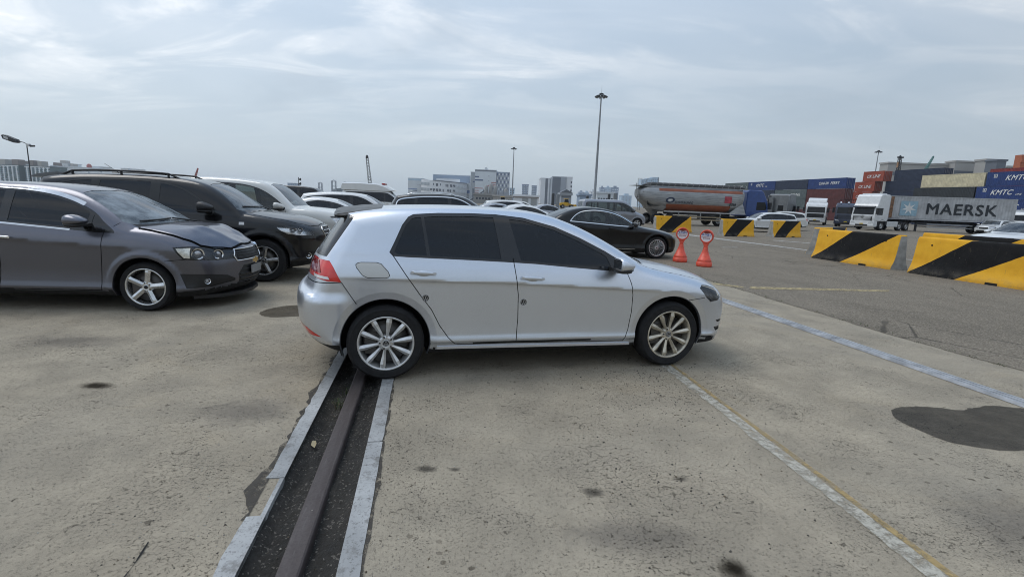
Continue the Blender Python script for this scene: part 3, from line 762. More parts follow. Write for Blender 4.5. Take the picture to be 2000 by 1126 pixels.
# painted steel edging on both sides
def edging():
    g = NG('worn_grey_edging_paint'); f = g.noise(9, 7, .7); w = g.ramp(f, .52, .66); s2 = g.noise(70, 5, .7)
    col = g.mix(g.ramp(g.noise(1.6, 4), .3, .7), (.25, .255, .255), (.46, .465, .46)); col = g.mix(g.math('MULTIPLY', w, .80), col, (.17, .165, .155)); col = g.mix(g.ramp(s2, .50, .70, 0, .75), col, (.10, .095, .088))
    g.set('Base Color', col); g.set('Roughness', .6); g.bump(g.math('ADD', s2, f), .5, .006); return g.m
EDGE = edging()
def plate(xa, xb, ta, tb, ragged=0.):
    m = MB(); r = random.Random(int(ta * 100)); n = max(2, int((tb - ta) / .09)); vs = []
    for i in range(n + 1):
        t = ta + (tb - ta) * i / n; e = r.uniform(-1, 1) * ragged * (1.8 if i in (0, n) else 1)
        vs += [(xa + (e if xa < TL else 0), t, .006), (xb + (e if xb > TR else 0), t, .006), (xa + (e if xa < TL else 0), t, -.02), (xb + (e if xb > TR else 0), t, -.02), (xb if xa < TL else xa, t, -.2)]
    fs = []
    for i in range(n):
        k = i * 5; q = k + 5
        fs += [[k, k + 1, q + 1, q], [k + 2, k, q, q + 2], [k + 1, k + 3, q + 3, q + 1]]
    m.add(vs, fs + [[0, 2, 3, 1], [5 * n, 5 * n + 1, 5 * n + 3, 5 * n + 2]])
    # inner wall
    xi = xb if xa < TL else xa
    m.add([(xi, ta, .003), (xi, tb, .003), (xi, tb, -.2), (xi, ta, -.2)], [[0, 1, 2, 3]], 1)
    return m
LO, RO = -.822, -.250
for i, (ta, tb) in enumerate([(-4, 2.27), (2.60, 5.4), (5.42, 11.4), (11.42, 40)]):
    o = plate(LO, TL + .004, ta, tb, .007).build('trench_edging', [EDGE, SOIL]); o.rotation_euler = (0, 0, YA); tag(o, ['grey painted steel edging left of trench, nearest the viewer before the broken gap', 'grey painted steel edging left of trench running under the silver hatchback', 'grey painted steel edging left of trench behind the silver hatchback', 'grey painted steel edging left of trench, farthest length'][i], 'edging', 'painted steel edgings along the trench')
for i, (ta, tb) in enumerate([(-4, 2.95), (2.96, 8.9), (8.92, 40)]):
    o = plate(TR - .004, RO, ta, tb, .003).build('trench_edging', [EDGE, SOIL]); o.rotation_euler = (0, 0, YA); tag(o, ['grey painted steel edging right of trench, nearest the viewer', 'grey painted steel edging right of trench ending under the hatchback rear wheel', 'grey painted steel edging right of trench, farthest length'][i], 'edging', 'painted steel edgings along the trench')
m = MB(); m.box(TL - .02, TL + .002, 2.27, 2.6, -.2, .003); o = m.build('broken_edging_stub', EDGE); o.rotation_euler = (0, 0, YA); tag(o, 'thin broken stub of edging in the gap left of the trench', 'edging')
# extruded cable cover
ALU = flat('pale_blue_grey_cable_cover', (.34, .35, .365), .5, .2, var=.35, scale=7, bump=.15, bscale=30)
m = MB(); s0, s1 = 4.89, 5.07
prof = [(s0, .004), (s0 + .014, .026), (s0 + .050, .028), (s0 + .053, .018), (s0 + .066, .018), (s0 + .069, .028), (s0 + .112, .028), (s0 + .115, .018), (s0 + .128, .018), (s0 + .131, .028), (s1 - .014, .026), (s1, .004)]
tt = [-4, 2.6, 5.05, 7.5, 9.95, 12.4, 14.85, 17.3, 19.75, 22.2, 30]
cc = empty('cable_cover', yard(4.975, 3, 0), YA, 'pale blue-grey grooved cable cover strip lying across the concrete', 'cable cover')
for a, b in zip(tt[:-1], tt[1:]):
    q = MB(); q.prism([(x - 4.975, z) for x, z in prof], 1, a - 3 + .004, b - 3 - .004); q.build('cover_section', ALU, cc)
# worn paint: white band and narrow yellow line
def worn(name, col, lo, hi, amt=1., scale=9.):
    g = NG(name); n = g.noise(scale, 8, .72, .3); k = g.noise(scale * 9, 4, .7); a = g.math('MULTIPLY', g.ramp(g.math('ADD', g.math('MULTIPLY', n, .72), g.math('MULTIPLY', k, .28)), lo, hi), amt)
    c2 = g.mix(g.ramp(g.noise(30, 5), .3, .7), tuple(c * .78 for c in col), col); g.set('Base Color', c2); g.set('Roughness', .8)
    tr = g.n('ShaderNodeBsdfTransparent'); mx = g.n('ShaderNodeMixShader'); g.l(a, mx.inputs[0]); g.l(tr.outputs[0], mx.inputs[1]); g.l(g.b.outputs[0], mx.inputs[2]); g.l(mx.outputs[0], g.out.inputs[0]); return g.m
WHT = worn('worn_white_paint', (.55, .52, .44), .38, .57, .85, 14); YEL = worn('worn_yellow_paint', (.46, .33, .14), .36, .60, .8, 9); YEL2 = worn('yellow_marking_paint', (.52, .42, .22), .38, .58, .85, 10); WHT2 = worn('white_marking_paint', (.55, .54, .51), .33, .52, .8, 6)
ln = lambda d: (lambda t: 2.155 + (t - 1.5) * .052 + d)
sheet('painted_white_line', WHT, ln(-.025), ln(.072), -3, 16, .0045, .009, .006, .05)
sheet('painted_yellow_line', YEL, ln(.074), ln(.112), -3, 16, .005, .003, .004, .06)
def ground_poly(name, pts, mat, z, smooth=True):
    P = spline([tuple(p) for p in pts], 6, True) if smooth else np.array(pts); r = random.Random(5)
    m = MB(); m.add([(x + r.uniform(-1, 1) * .006, y + r.uniform(-1, 1) * .006, z) for x, y in P], [list(range(len(P)))]); bm = bmesh.new(); me = m.mesh(name, mat); bm.from_mesh(me); bmesh.ops.triangulate(bm, faces=bm.faces); bm.normal_update()
    if bm.faces and sum(f.normal.z for f in bm.faces) < 0: bmesh.ops.reverse_faces(bm, faces=bm.faces)
    bm.to_mesh(me); bm.free(); return tag(link(name, me), kind='structure')
ground_poly('painted_yellow_mark', [(4.83, 9.87), (4.67, 9.56), (7.66, 9.90), (7.87, 10.14)], YEL2, .009, False)
ground_poly('painted_yellow_mark', [(4.22, 10.17), (4.10, 9.98), (4.60, 9.66), (4.68, 9.84)], YEL2, .009, False)
ground_poly('painted_white_mark', [(10.15, 30.16), (9.76, 28.97), (12.19, 20.0), (12.42, 20.4)], WHT2, .009, False)
ground_poly('painted_white_mark', [(14.1, 26.92), (15.64, 25.32), (15.5, 24.9), (13.9, 26.5)], WHT2, .009, False)
ground_poly('painted_white_mark', [(8.55, 20.30), (9.33, 20.62), (9.33, 20.45), (8.55, 20.14)], WHT2, .009, False)
ground_poly('painted_white_mark', [(12.9, 19.4), (17.5, 15.0), (17.3, 14.8), (12.7, 19.2)], WHT2, .009, False)
def wet(name, col, rough, amt, soft=False):
    """damp or oily film: darkens whatever lies beneath it and adds a little sheen"""
    g = NG(name); g.t.nodes.remove(g.b); n = g.noise(6, 6, .7); f = g.noise(120, 3, .7)
    a = g.math('MULTIPLY', g.ramp(n, .25, .6, .82, 1.), amt)
    if soft:        # a rubbed-in stain that thins out towards its rim
        vm_ = g.n('ShaderNodeVectorMath', operation='SUBTRACT'); g.l(g.co('Generated'), vm_.inputs[0]); vm_.inputs[1].default_value = (.5, .5, 0); mu = g.n('ShaderNodeVectorMath', operation='MULTIPLY'); g.l(vm_.outputs[0], mu.inputs[0]); mu.inputs[1].default_value = (1, 1, 0); ln_ = g.n('ShaderNodeVectorMath', operation='LENGTH'); g.l(mu.outputs[0], ln_.inputs[0])
        a = g.math('MULTIPLY', a, g.ramp(g.math('ADD', ln_.outputs['Value'], g.math('MULTIPLY', g.math('SUBTRACT', g.noise(9, 6, .7), .5), .55)), .46, .05))
    tr = g.n('ShaderNodeBsdfTransparent'); g.l(g.mix(a, (1., 1., 1.), col), tr.inputs[0])
    if rough < .7:
        gl = g.n('ShaderNodeBsdfGlossy'); gl.inputs[0].default_value = (.8, .8, .8, 1); gl.inputs[1].default_value = .35; mx = g.n('ShaderNodeMixShader'); mx.inputs[0].default_value = .045; g.l(tr.outputs[0], mx.inputs[1]); g.l(gl.outputs[0], mx.inputs[2]); g.l(mx.outputs[0], g.out.inputs[0])
    else: g.l(tr.outputs[0], g.out.inputs[0])
    return g.m
WET = wet('damp_concrete', (.40, .395, .39), .6, .92); STAIN = wet('oil_stain', (.42, .425, .44), .8, .8, True); FSTAIN = wet('faint_grey_stain', (.74, .745, .77), .85, .8, True); DSTAIN = wet('dark_oil_stain', (.22, .215, .21), .8, .95, True)
ground_poly('damp_patch', [(3.02, 3.66), (3.10, 3.74), (3.3, 3.80), (3.5, 3.79), (3.67, 3.76), (3.74, 3.80), (3.86, 3.83), (3.99, 3.88), (4.25, 3.85), (4.42, 3.74), (4.3, 3.5), (3.9, 3.22), (3.6, 3.12), (3.47, 3.09), (3.3, 3.08), (3.05, 3.18), (2.98, 3.36), (2.96, 3.52)], WET, .0035)
ground_poly('damp_patch', [(-3.18, 6.04), (-3.20, 6.22), (-3.17, 6.34), (-3.05, 6.53), (-2.86, 6.62), (-2.5, 6.6), (-2.45, 6.13), (-2.76, 5.92), (-2.99, 5.88)], wet('damp_concrete_faded', (.50, .495, .49), .75, .9), .0035)
ground_poly('damp_patch', [(-7.46, 7.02), (-6.74, 6.46), (-6.18, 6.2), (-6.3, 5.83), (-8, 5.7), (-9, 6.6)], DSTAIN, .0035)
for (x, y, a, b, k) in ((-.44, 2.57, .085, .05, STAIN), (-.28, 2.58, .05, .03, STAIN), (.99, 1.87, .09, .13, DSTAIN), (.99, 2.57, .06, .04, STAIN), (-3.18, 3.57, .20, .09, DSTAIN), (.48, 2.41, .12, .06, STAIN), (-1.75, 3.15, .60, .35, FSTAIN), (2.6, 2.2, .6, .4, FSTAIN), (.6, 2.05, .5, .25, FSTAIN), (-4.3, 4.6, .9, .4, FSTAIN)):
    r = random.Random(int(x * 77 + y)); ground_poly('oil_spot', [(x + a * math.cos(t) * r.uniform(.6, 1.25), y + b * math.sin(t) * r.uniform(.6, 1.25)) for t in [i * .6283 for i in range(10)]], k, .0035)
# spilled dirt beside the broken edging
DIRT = wet('spilled_soil', (.055, .048, .038), .95, .85)
DIRT = worn('spilled_soil', (.060, .052, .042), .40, .52, .9, 16)
r = random.Random(21); wd = [max(.008, .022 + .02 * math.sin(i * .9 + 1) * r.random() + r.uniform(-.012, .018) + (.03 if 2.3 < 1.2 + i * .06 < 2.75 else 0)) for i in range(80)]
sheet('soil_spill', DIRT, lambda t: LO - wd[min(79, max(0, int((t - 1.2) / .06)))], LO + .012, 2.25, 5.2, .0032, .008, .0, .06)
sheet('soil_spill', DIRT, lambda t: RO - .004, lambda t: RO + .012 + .02 * wd[min(79, max(0, int((t - 1.2) / .06)))] * 12, -1., 5.0, .0032, 0, .006, .06)
CRACK = flat('crack_shadow', (.02, .019, .017), .95)
ground_poly('ground_crack', [(-1.470, 1.60), (-1.482, 1.70), (-1.496, 1.76), (-1.511, 1.835), (-1.540, 1.90), (-1.533, 1.902), (-1.505, 1.835), (-1.491, 1.76), (-1.477, 1.70), (-1.465, 1.60)], CRACK, .0034, False)
# pebbles, grit and clods
def scatter(name, pts, mats, seed, label=None):
    r = random.Random(seed); m = MB()
    for (x, y, z, s) in pts:
        a = r.uniform(0, 6.28); n = 5; top = [(x + s * r.uniform(.3, .6) * math.cos(a + i * 1.257), y + s * r.uniform(.3, .6) * math.sin(a + i * 1.257), z + s * r.uniform(.35, .8)) for i in range(n)]
        bot = [(x + s * r.uniform(.8, 1.1) * math.cos(a + i * 1.257), y + s * r.uniform(.8, 1.1) * math.sin(a + i * 1.257), z - s * .1) for i in range(n)]
        m.add(bot + top, [[i, (i + 1) % n, n + (i + 1) % n, n + i] for i in range(n)] + [list(range(n, 2 * n))], r.randrange(len(mats)))
    o = m.build(name, mats); return tag(o, kind='stuff')
PB = [flat('grey_pebble', (.22, .20, .175), .9), flat('pale_pebble', (.42, .39, .33), .85), flat('dark_clod', (.075, .066, .055), .95), flat('brown_grit', (.17, .135, .095), .95)]
r = random.Random(11); pts = []
for _ in range(700):
    s = r.gauss(-1.05, .25) if r.random() < .6 else r.gauss(-.05, .25); t = abs(r.gauss(0, 2.2)) + 1.4
    if TL - .1 < s < TR + .1: continue
    x, y, _z = yard(s, t); pts.append((x, y, .001, r.uniform(.0015, .0055)))
for _ in range(600): x, y = r.uniform(-4.5, 3.5), r.uniform(1.5, 6); pts.append((x, y, .001, r.uniform(.0012, .004)))
scatter('pebbles_and_grit', pts, PB, 2)
pts = []
for _ in range(1100):
    k = r.random(); x, y = (r.gauss(1.35, .28), r.gauss(4.05, .38)) if k < .5 else (r.gauss(1.05, .35), r.gauss(3.0, .6)) if k < .85 else (r.uniform(-.2, 1.9), r.uniform(1.7, 4.6)); pts.append((x, y, .0005, abs(r.gauss(.0025, .0022)) + .001))
scatter('dark_crumbs', pts, [PB[2], PB[2], PB[3]], 6)
pts = []
for _ in range(520):
    s = r.uniform(TL + .02, TR - .02); t = 1.2 + abs(r.gauss(0, 2.4))
    if -.6 < s < -.478: continue
    x, y, _z = yard(s, t); pts.append((x, y, -.088 + r.uniform(0, .02), r.uniform(.002, .010)))
scatter('trench_stones', pts, [PB[0], PB[2], PB[2], PB[2], PB[1], PB[3]], 4)
x, y, _z = yard(-.672, 3.03); lf = MB(); lf.add([(0, 0, 0), (.012, .03, .008), (.004, .065, .004), (-.016, .06, .010), (-.022, .025, .006), (0, .033, -.004)], [[0, 1, 5], [1, 2, 5], [2, 3, 5], [3, 4, 5], [4, 0, 5]])
o = lf.build('dry_leaf', flat('dry_pale_leaf', (.45, .38, .24), .8), None, (x, y, -.055), (0.2, -.1, .3)); tag(o, 'small pale dry leaf lying in the trench left of the rail', 'leaf')
# weeds
GRN = flat('weed_green', (.055, .085, .025), .7, var=.35, scale=30); DRY = flat('dry_grass', (.19, .16, .085), .8, var=.3, scale=30)
def weeds(name, spots, seed, h=.09, n=26, sp=.04):
    r = random.Random(seed); m = MB()
    for (x, y, z, k) in spots:
        for _ in range(int(n * k)):
            a = r.uniform(0, 6.28); bx, by = x + r.gauss(0, sp * k), y + r.gauss(0, sp * k); hh = h * r.uniform(.35, 1.1) * k; w = .0022; dx, dy = math.cos(a), math.sin(a); ln = r.uniform(.2, .9) * hh
            p = [(bx - dy * w, by + dx * w, z), (bx + dy * w, by - dx * w, z), (bx + dx * ln * .4 + dy * w * .7, by + dy * ln * .4 - dx * w * .7, z + hh * .65), (bx + dx * ln * .4 - dy * w * .7, by + dy * ln * .4 + dx * w * .7, z + hh * .65), (bx + dx * ln, by + dy * ln, z + hh * (.9 - .2 * r.random()))]
            m.add(p, [[0, 1, 2, 3], [3, 2, 4]], 0 if r.random() < .72 else 1)
    o = m.build(name, [GRN, DRY]); return tag(o, kind='stuff')
weeds('trench_weeds', [(*yard(-.62, 3.66)[:2], -.08, 1.0), (*yard(-.66, 3.74)[:2], -.08, .8), (*yard(-.60, 3.95)[:2], -.08, 1.0), (*yard(-.55, 4.3)[:2], -.09, .8), (*yard(-.475, 1.86)[:2], -.09, .7), (*yard(-.47, 1.98)[:2], -.09, .5), (*yard(-.47, 2.35)[:2], -.09, .3), (*yard(-.66, 3.2)[:2], -.09, .4)], 3, .085, 24, .022)
r = random.Random(8); sp = []
for _ in range(150):
    t = 4 + r.random()**1.4 * 14; x, y, _z = yard(AE + r.gauss(0, .03), t); sp.append((x, y, 0, r.uniform(.2, .55) * (1.5 if r.random() < .15 else 1)))
weeds('kerb_weeds', sp, 5, .06, 16, .05)

# ------------------------------------------------------------------ the silver hatchback in the foreground
SIDE = lambda x, y, z, a, b, c: b < -.5
NEAR = lambda x, y, z, a, b, c: y < -.3
G_TINT = glass('tinted_side_glass', (.012, .013, .015), .90, .02)
G_MID = glass('green_window_glass', (.05, .06, .055), .45, .02, .10)
G_DARK = glass('dark_window_glass', (.02, .022, .024), .75, .02, .05)
G_SCREEN = glass('dust_and_painted_sky_windscreen_glass', (.04, .045, .05), .6, .04, .42, (.30, .33, .35))  # diffuse veil: dust, plus sky reflection put into the haze colour
LENS = glass('clear_lamp_lens', (.6, .6, .6), .05, .02, .03)
REFL = flat('lamp_reflector', (.80, .81, .82), .25, .8, var=.3, scale=14)
REFD = flat('dark_lamp_housing', (.05, .05, .055), .3, .5, var=.3, scale=14)
g = NG('red_tail_lamp_lens'); g.set('Base Color', g.mix(g.ramp(g.noise(9, 3), .35, .7), (.55, .012, .010), (.75, .03, .02))); g.set('Roughness', .12); g.set('Coat Weight', 1.); RED = g.m
TRIM = flat('black_window_trim', (.008, .008, .009), .25, coat=.4)
SILVER = paint('silver_metallic_paint', (.66, .695, .75), .95, .34, .07, flake=.14, coat=.6)
SILVER2 = paint('replacement_grey_flap_paint', (.52, .52, .50), .35, .5, .25)
ALLOY = flat('silver_alloy', (.68, .68, .67), .34, .7, var=.18, scale=16)
ALLOYB = flat('brake_dust_stained_alloy', (.60, .55, .455), .38, .7, var=.3, scale=12)
WCAP = flat('black_centre_cap', (.02, .02, .022), .3)
STEM = flat('badge_silver', (.5, .51, .52), .3, .8)

def stroke(mb, pts, w, d, y=0., closed=False):
    """flat raised strokes in the xz plane facing -y"""
    for (a, b) in zip(pts[:-1], pts[1:]):
        dx, dz = b[0] - a[0], b[1] - a[1]; l = math.hypot(dx, dz); nx, nz = -dz / l * w / 2, dx / l * w / 2
        mb.prism([(a[0] + nx, a[1] + nz), (a[0] - nx, a[1] - nz), (b[0] - nx, b[1] - nz), (b[0] + nx, b[1] + nz)], 1, y - d, y)
def round_badge(parent, loc, r, mat_bg, mat_fg, rz=0., name='badge', sg=1):
    m = MB(); m.lathe([(0, -.003), (r * .92, -.003), (r * .93, -.0045), (r, -.0045), (r, .004)], 28, 1); o = m.build(name, mat_bg, parent, loc, (0, 0, rz))
    m = MB(); s = r * .86
    m.lathe([(r * .90, -.0035), (r * .90, -.0052), (r, -.0052), (r, -.001)], 28, 1)
    stroke(m, [(-.30 * s, .92 * s), (0, .16 * s), (.30 * s, .92 * s)], r * .13, .0025, -.003)
    stroke(m, [(-.82 * s, .52 * s), (-.40 * s, -.82 * s), (0, .06 * s), (.40 * s, -.82 * s), (.82 * s, .52 * s)], r * .13, .0025, -.003)
    m.build('emblem', mat_fg, o); return o

def poly_y(x0, x1): pass
golf = dict(
    wb=2.637, R=.317, Ra=.366, yw=.875, flare=0., archcut=(.055, .014), bulge=(-.24, .14, .755, .10, .024), flw=.03, sharp_crease=True, cl=.014, res=.026, paint=SILVER, zlow=.20, k=.11, k2=.10, crown=.045, cf=.36, pf=2.6, cr=.20, pr=3.0, tcurve=.25,
    sil=[(3.28, .185), (3.42, .215), (3.475, .33), (3.492, .45), (3.495, .56), (3.475, .65), (3.435, .715), (3.36, .775), (3.20, .845), (2.95, .905), (2.72, .945), (2.52, .985), (2.45, 1.005, 1),
         (2.16, 1.15), (1.86, 1.285), (1.60, 1.378), (1.38, 1.428), (1.10, 1.45), (.75, 1.457), (.40, 1.452), (.05, 1.435), (-.20, 1.41), (-.345, 1.385, 1), (-.37, 1.345), (-.50, 1.17), (-.60, 1.02), (-.635, .95), (-.665, .84), (-.69, .77), (-.745, .735), (-.762, .66), (-.76, .53), (-.735, .42), (-.66, .33), (-.50, .245), (-.30, .21), (0, .195), (1.3, .185), (2.6, .18)],
    plan=[(-.80, .80), (-.45, .858), (0, .888), (.7, .892), (1.4, .893), (2.1, .894), (2.64, .895), (3.0, .875), (3.5, .80)],
    crease=[(-.8, .88), (-.1, .862), (.42, .842), (.98, .828), (2.2, .762), (2.64, .735), (3.5, .68)], camp=[(-.55, 0), (-.2, .004), (.25, .014), (2.2, .014), (2.5, .006), (2.75, 0)],
    belt=[(-.8, 1.06), (0, 1.045), (1.0, 1.005), (2.2, .94), (2.6, .905), (3.5, .80)],
    sec=[(-.1, .085), (0, .055), (.08, .030), (.14, .022), (.19, .004), (.28, .012), (.50, .012), (.75, .006), (1, 0), (1.5, .022), (2, .056), (2.2, .058)],
    shoulder=.006, tumble=.34, wheel=dict(key='golf', rr=.228, w=.225, style='ten', mats=[ALLOY, ALLOYB]),
    interior=(.72, 1.62), handles=[(.30, .912, .215), (1.235, .868, .215)], mirror=(2.02, .975, .085, .10, .066),
    parts=[
        ('shut', 'seam', [(.05, 1.06), (.17, .88), (.28, .72), (.37, .60), (.44, .46), (.51, .36), (.57, .30), (.64, .288), (1.11, .29), (2.15, .272)], .007),
        ('shut', 'seam', [(2.13, .96), (2.155, .90), (2.185, .82), (2.21, .71), (2.212, .55), (2.19, .38), (2.15, .272)], .007),
        ('shut', 'seam', [(1.07, 1.03), (1.09, .88), (1.115, .72), (1.12, .51), (1.11, .29)], .007),
        ('shut', 'seam', [(-.34, .83), (-.29, .75), (-.23, .655)], .006),
        ('shut', 'seam', [(-.34, .83), (-.55, .82), (-.80, .812)], .007, (0, 2), lambda x, y, z, a, b, c: x < -.3),
        ('shut', 'seam', [(2.98, .675), (2.90, .665), (2.80, .648)], .006),
        ('shut', 'seam', [(2.30, -.745), (2.6, -.758), (2.9, -.745), (3.12, -.70), (3.28, -.60), (3.375, -.42), (3.42, -.2), (3.43, .01)], .008, (0, 1), lambda x, y, z, a, b, c: (c > .25) & (x > 2.1)),
        ('shut', 'seam', [(-.23, .97), (-.215, .985), (-.19, .99), (-.07, .99), (-.035, .98), (.02, .92), (.032, .89), (.025, .875), (0, .868), (-.14, .87), (-.18, .89), (-.225, .95), (-.23, .97)], .005),
        ('fuel_flap', 'right', [(-.23, .97), (-.21, .99), (-.07, .99), (-.03, .98), (.02, .92), (.032, .89), (.02, .868), (-.14, .87), (-.18, .89), (-.225, .95)], (0, 2), SIDE, SILVER2, .001, dict(label='greyer replacement fuel flap')),
        ('window_trim', 'both', [(.03, 1.07), (.07, 1.15), (.135, 1.29), (.185, 1.355), (.23, 1.378), (.44, 1.394), (.71, 1.40), (.94, 1.397), (1.19, 1.375), (1.48, 1.305), (1.72, 1.21), (1.95, 1.10), (2.11, 1.01), (2.225, .945), (2.22, .925), (2.19, .918), (1.95, .93), (1.62, .955), (1.27, .985), (.99, 1.0), (.77, 1.01), (.47, 1.022), (.18, 1.033), (.06, 1.04)], (0, 2), SIDE, TRIM, -.002),
        ('quarter_glass', 'both', [(.07, 1.075), (.10, 1.145), (.165, 1.285), (.21, 1.338), (.245, 1.352), (.29, 1.356), (.33, 1.05), (.10, 1.056)], (0, 2), None, G_TINT, -.006, {'from': 'window_trim'}),
        ('rear_side_glass', 'both', [(.315, 1.357), (.44, 1.368), (.71, 1.374), (.915, 1.371), (.965, 1.022), (.77, 1.03), (.36, 1.047)], (0, 2), None, G_TINT, -.006, {'from': 'window_trim'}),
        ('front_side_glass', 'both', [(1.055, 1.362), (1.19, 1.348), (1.46, 1.278), (1.69, 1.185), (1.92, 1.075), (1.96, 1.05), (2.0, .95), (1.62, .978), (1.27, 1.005), (1.14, 1.012)], (0, 2), None, G_TINT, -.006, {'from': 'window_trim'}),
        ('front_door', 'both', [(1.07, 1.03), (1.09, .88), (1.115, .72), (1.12, .51), (1.11, .29), (2.15, .272), (2.19, .38), (2.212, .55), (2.21, .71), (2.185, .82), (2.155, .90), (2.13, .96), (1.5, 1.02)], (0, 2), SIDE, SILVER, 0),
        ('rear_door', 'both', [(.05, 1.06), (.17, .88), (.28, .72), (.37, .60), (.44, .46), (.51, .36), (.57, .30), (.64, .288), (1.11, .29), (1.12, .51), (1.115, .72), (1.09, .88), (1.07, 1.03)], (0, 2), SIDE, SILVER, 0),
        ('tail_lamp', 'both', [(-.9, .985), (-.56, 1.005), (-.43, .995), (-.40, .95), (-.34, .832), (-.45, .838), (-.56, .86), (-.9, .855)], (0, 2), lambda x, y, z, a, b, c: (x < -.3) & (y < -.40), RED, -.002),
        ('reversing_lens', 'both', [(-.56, .862), (-.43, .850), (-.44, .872), (-.56, .885)], (0, 2), None, flat('white_lens', (.75, .72, .72), .15, coat=1.), .001, {'from': 'tail_lamp'}),
        ('brake_lens', 'both', [(-.60, .985), (-.52, .99), (-.50, .90), (-.60, .90)], (0, 2), None, flat('dark_red_lens', (.22, .006, .006), .12, coat=1.), .001, {'from': 'tail_lamp'}),
        ('headlamp', 'both', [(2.925, .765), (2.965, .793), (3.04, .785), (3.14, .755), (3.19, .67), (3.15, .645), (3.055, .632), (3.0, .675), (2.95, .735)], (0, 2), lambda x, y, z, a, b, c: (x > 2.8) & (y < -.3), LENS, -.001, dict(back=(.05, flat('smoked_lamp_reflector', (.34, .345, .35), .25, .8, var=.5, scale=18)))),
        ('rear_reflector', 'both', [(-.72, .475), (-.62, .455), (-.50, .385), (-.60, .395), (-.72, .44)], (0, 2), NEAR, RED, .001),
        ('rear_valance', 'both', [(-.9, .40), (-.68, .43), (-.60, .375), (-.48, .31), (-.36, .265), (-.36, .1), (-.9, .1)], (0, 2), lambda x, y, z, a, b, c: x < -.3, BLK, 0),
        ('windscreen', 'centre', [(.01, 1.03), (.01, 1.43), (-.30, 1.42), (-.53, 1.395), (-.575, 1.36), (-.70, 1.06), (-.69, 1.02)], (1, 2), lambda x, y, z, a, b, c: (a > .22) & (z > .99) & (x > 1.2), G_SCREEN, -.004),
        ('scuttle', 'centre', [(2.36, .01), (2.52, .01), (2.50, -.40), (2.38, -.69), (2.24, -.70), (2.27, -.45)], (0, 1), lambda x, y, z, a, b, c: (c > .3) & (z < 1.09), BLK, -.006),
        ('rear_quarter_blade', 'both', [(-.50, 1.385), (-.30, 1.365), (-.245, 1.34), (-.455, 1.025), (-.70, 1.02), (-.60, 1.2)], (0, 2), lambda x, y, z, a, b, c: (x < -.2) & (z > 1.0) & (y < -.40), TRIM, -.001),
        ('rear_window', 'centre', [(.01, 1.045), (.01, 1.35), (-.53, 1.343), (-.60, 1.315), (-.725, 1.065)], (1, 2), lambda x, y, z, a, b, c: (a < -.3) & (z > 1.0), G_TINT, -.003),
        ('upper_grille', 'centre', [(.01, .60), (.01, .665), (-.52, .68), (-.54, .62)], (1, 2), lambda x, y, z, a, b, c: a > .4, BLK, -.01),
        ('lower_grille', 'centre', [(.01, .25), (.01, .43), (-.50, .43), (-.56, .28)], (1, 2), lambda x, y, z, a, b, c: a > .3, BLK, -.015),
        ('fog_lamp_slot', 'both', [(3.16, .445), (3.30, .45), (3.32, .425), (3.18, .42)], (0, 2), lambda x, y, z, a, b, c: (y < -.56) & (x > 3), BLK, -.012),
        ('fog_lamp_slot', 'both', [(3.14, .375), (3.30, .38), (3.30, .345), (3.17, .335)], (0, 2), lambda x, y, z, a, b, c: (y < -.56) & (x > 3), BLK, -.012, dict(key='fog2')),
    ])
GOLF_LOC, GOLF_YAW = (-1.2438, 4.7638), .25541
car_g, BG = car(golf, 'hatchback', 'silver five-door hatchback standing across the rail trench', 'car', GOLF_LOC, GOLF_YAW)
# roof spoiler with dark underside
m = MB()
prof = [(-.02, 1.447), (-.20, 1.432), (-.40, 1.402), (-.435, 1.388), (-.43, 1.376), (-.33, 1.362), (-.16, 1.392)]
ys = [-.60, -.57, -.40, 0, .40, .57, .60]; vs = []
for y in ys:
    s = 1 - .10 * (y / .6)**2; dz = -.045 * (y / .6)**2; k = .35 if abs(y) > .59 else 1
    vs += [(-.16 + (x + .16) * s * (1 if x > -.16 else .55 + .45 * k), y, 1.395 + (z - 1.395) * k + dz) for x, z in prof]
n = len(prof); m.add(vs, [[j * n + i, j * n + (i + 1) % n, (j + 1) * n + (i + 1) % n, (j + 1) * n + i] for j in range(len(ys) - 1) for i in range(n)] + [list(range(n)), list(range((len(ys) - 1) * n, len(ys) * n))[::-1]], 0, False)
m.build('roof_spoiler', flat('dark_grey_spoiler', (.018, .019, .021), .35, spec=.35), car_g)
for x, z in ((.32, .70), (1.165, .655)):
    round_badge(car_g, (x, BG.sideY(x, z) - .001, z), .029, WCAP, STEM, 0, 'door_badge')
for xw in (0, 2.637): round_badge(car_g, (xw, -.875 + .016, .317), .026, WCAP, STEM, 0, 'wheel_badge')
m = MB(); m.prism([(.42, .255), (2.22, .232), (2.22, .252), (.42, .278)], 1, -.868, -.8); m.build('sill_trim', SILVER, car_g)

# ------------------------------------------------------------------ other cars
def clip2(poly, a, b):
    """keep the part of a polygon left of the line a-b"""
    out = []; n = len(poly); ux, uz = b[0] - a[0], b[1] - a[1]
    d = [ux * (p[1] - a[1]) - uz * (p[0] - a[0]) for p in poly]
    for k in range(n):
        p, q, e, f = poly[k], poly[(k + 1) % n], d[k], d[(k + 1) % n]
        if e >= 0: out.append(p)
        if e * f < 0: t = e / (e - f); out.append((p[0] + (q[0] - p[0]) * t, p[1] + (q[1] - p[1]) * t))
    return out
def shrink(poly, d):
    P = [tuple(p[:2]) for p in poly]
    if area2(P) < 0: P = P[::-1]
    n = len(P); out = []
    for i in range(n):
        a, b, c = (np.array(P[j % n]) for j in (i - 1, i, i + 1)); e1 = (b - a) / (np.linalg.norm(b - a) + 1e-9); e2 = (c - b) / (np.linalg.norm(c - b) + 1e-9)
        n1 = np.array([-e1[1], e1[0]]); n2 = np.array([-e2[1], e2[0]]); m = n1 + n2; k = max(.35, 1 + n1 @ n2); out.append(tuple(b + m * d / k))
    return out
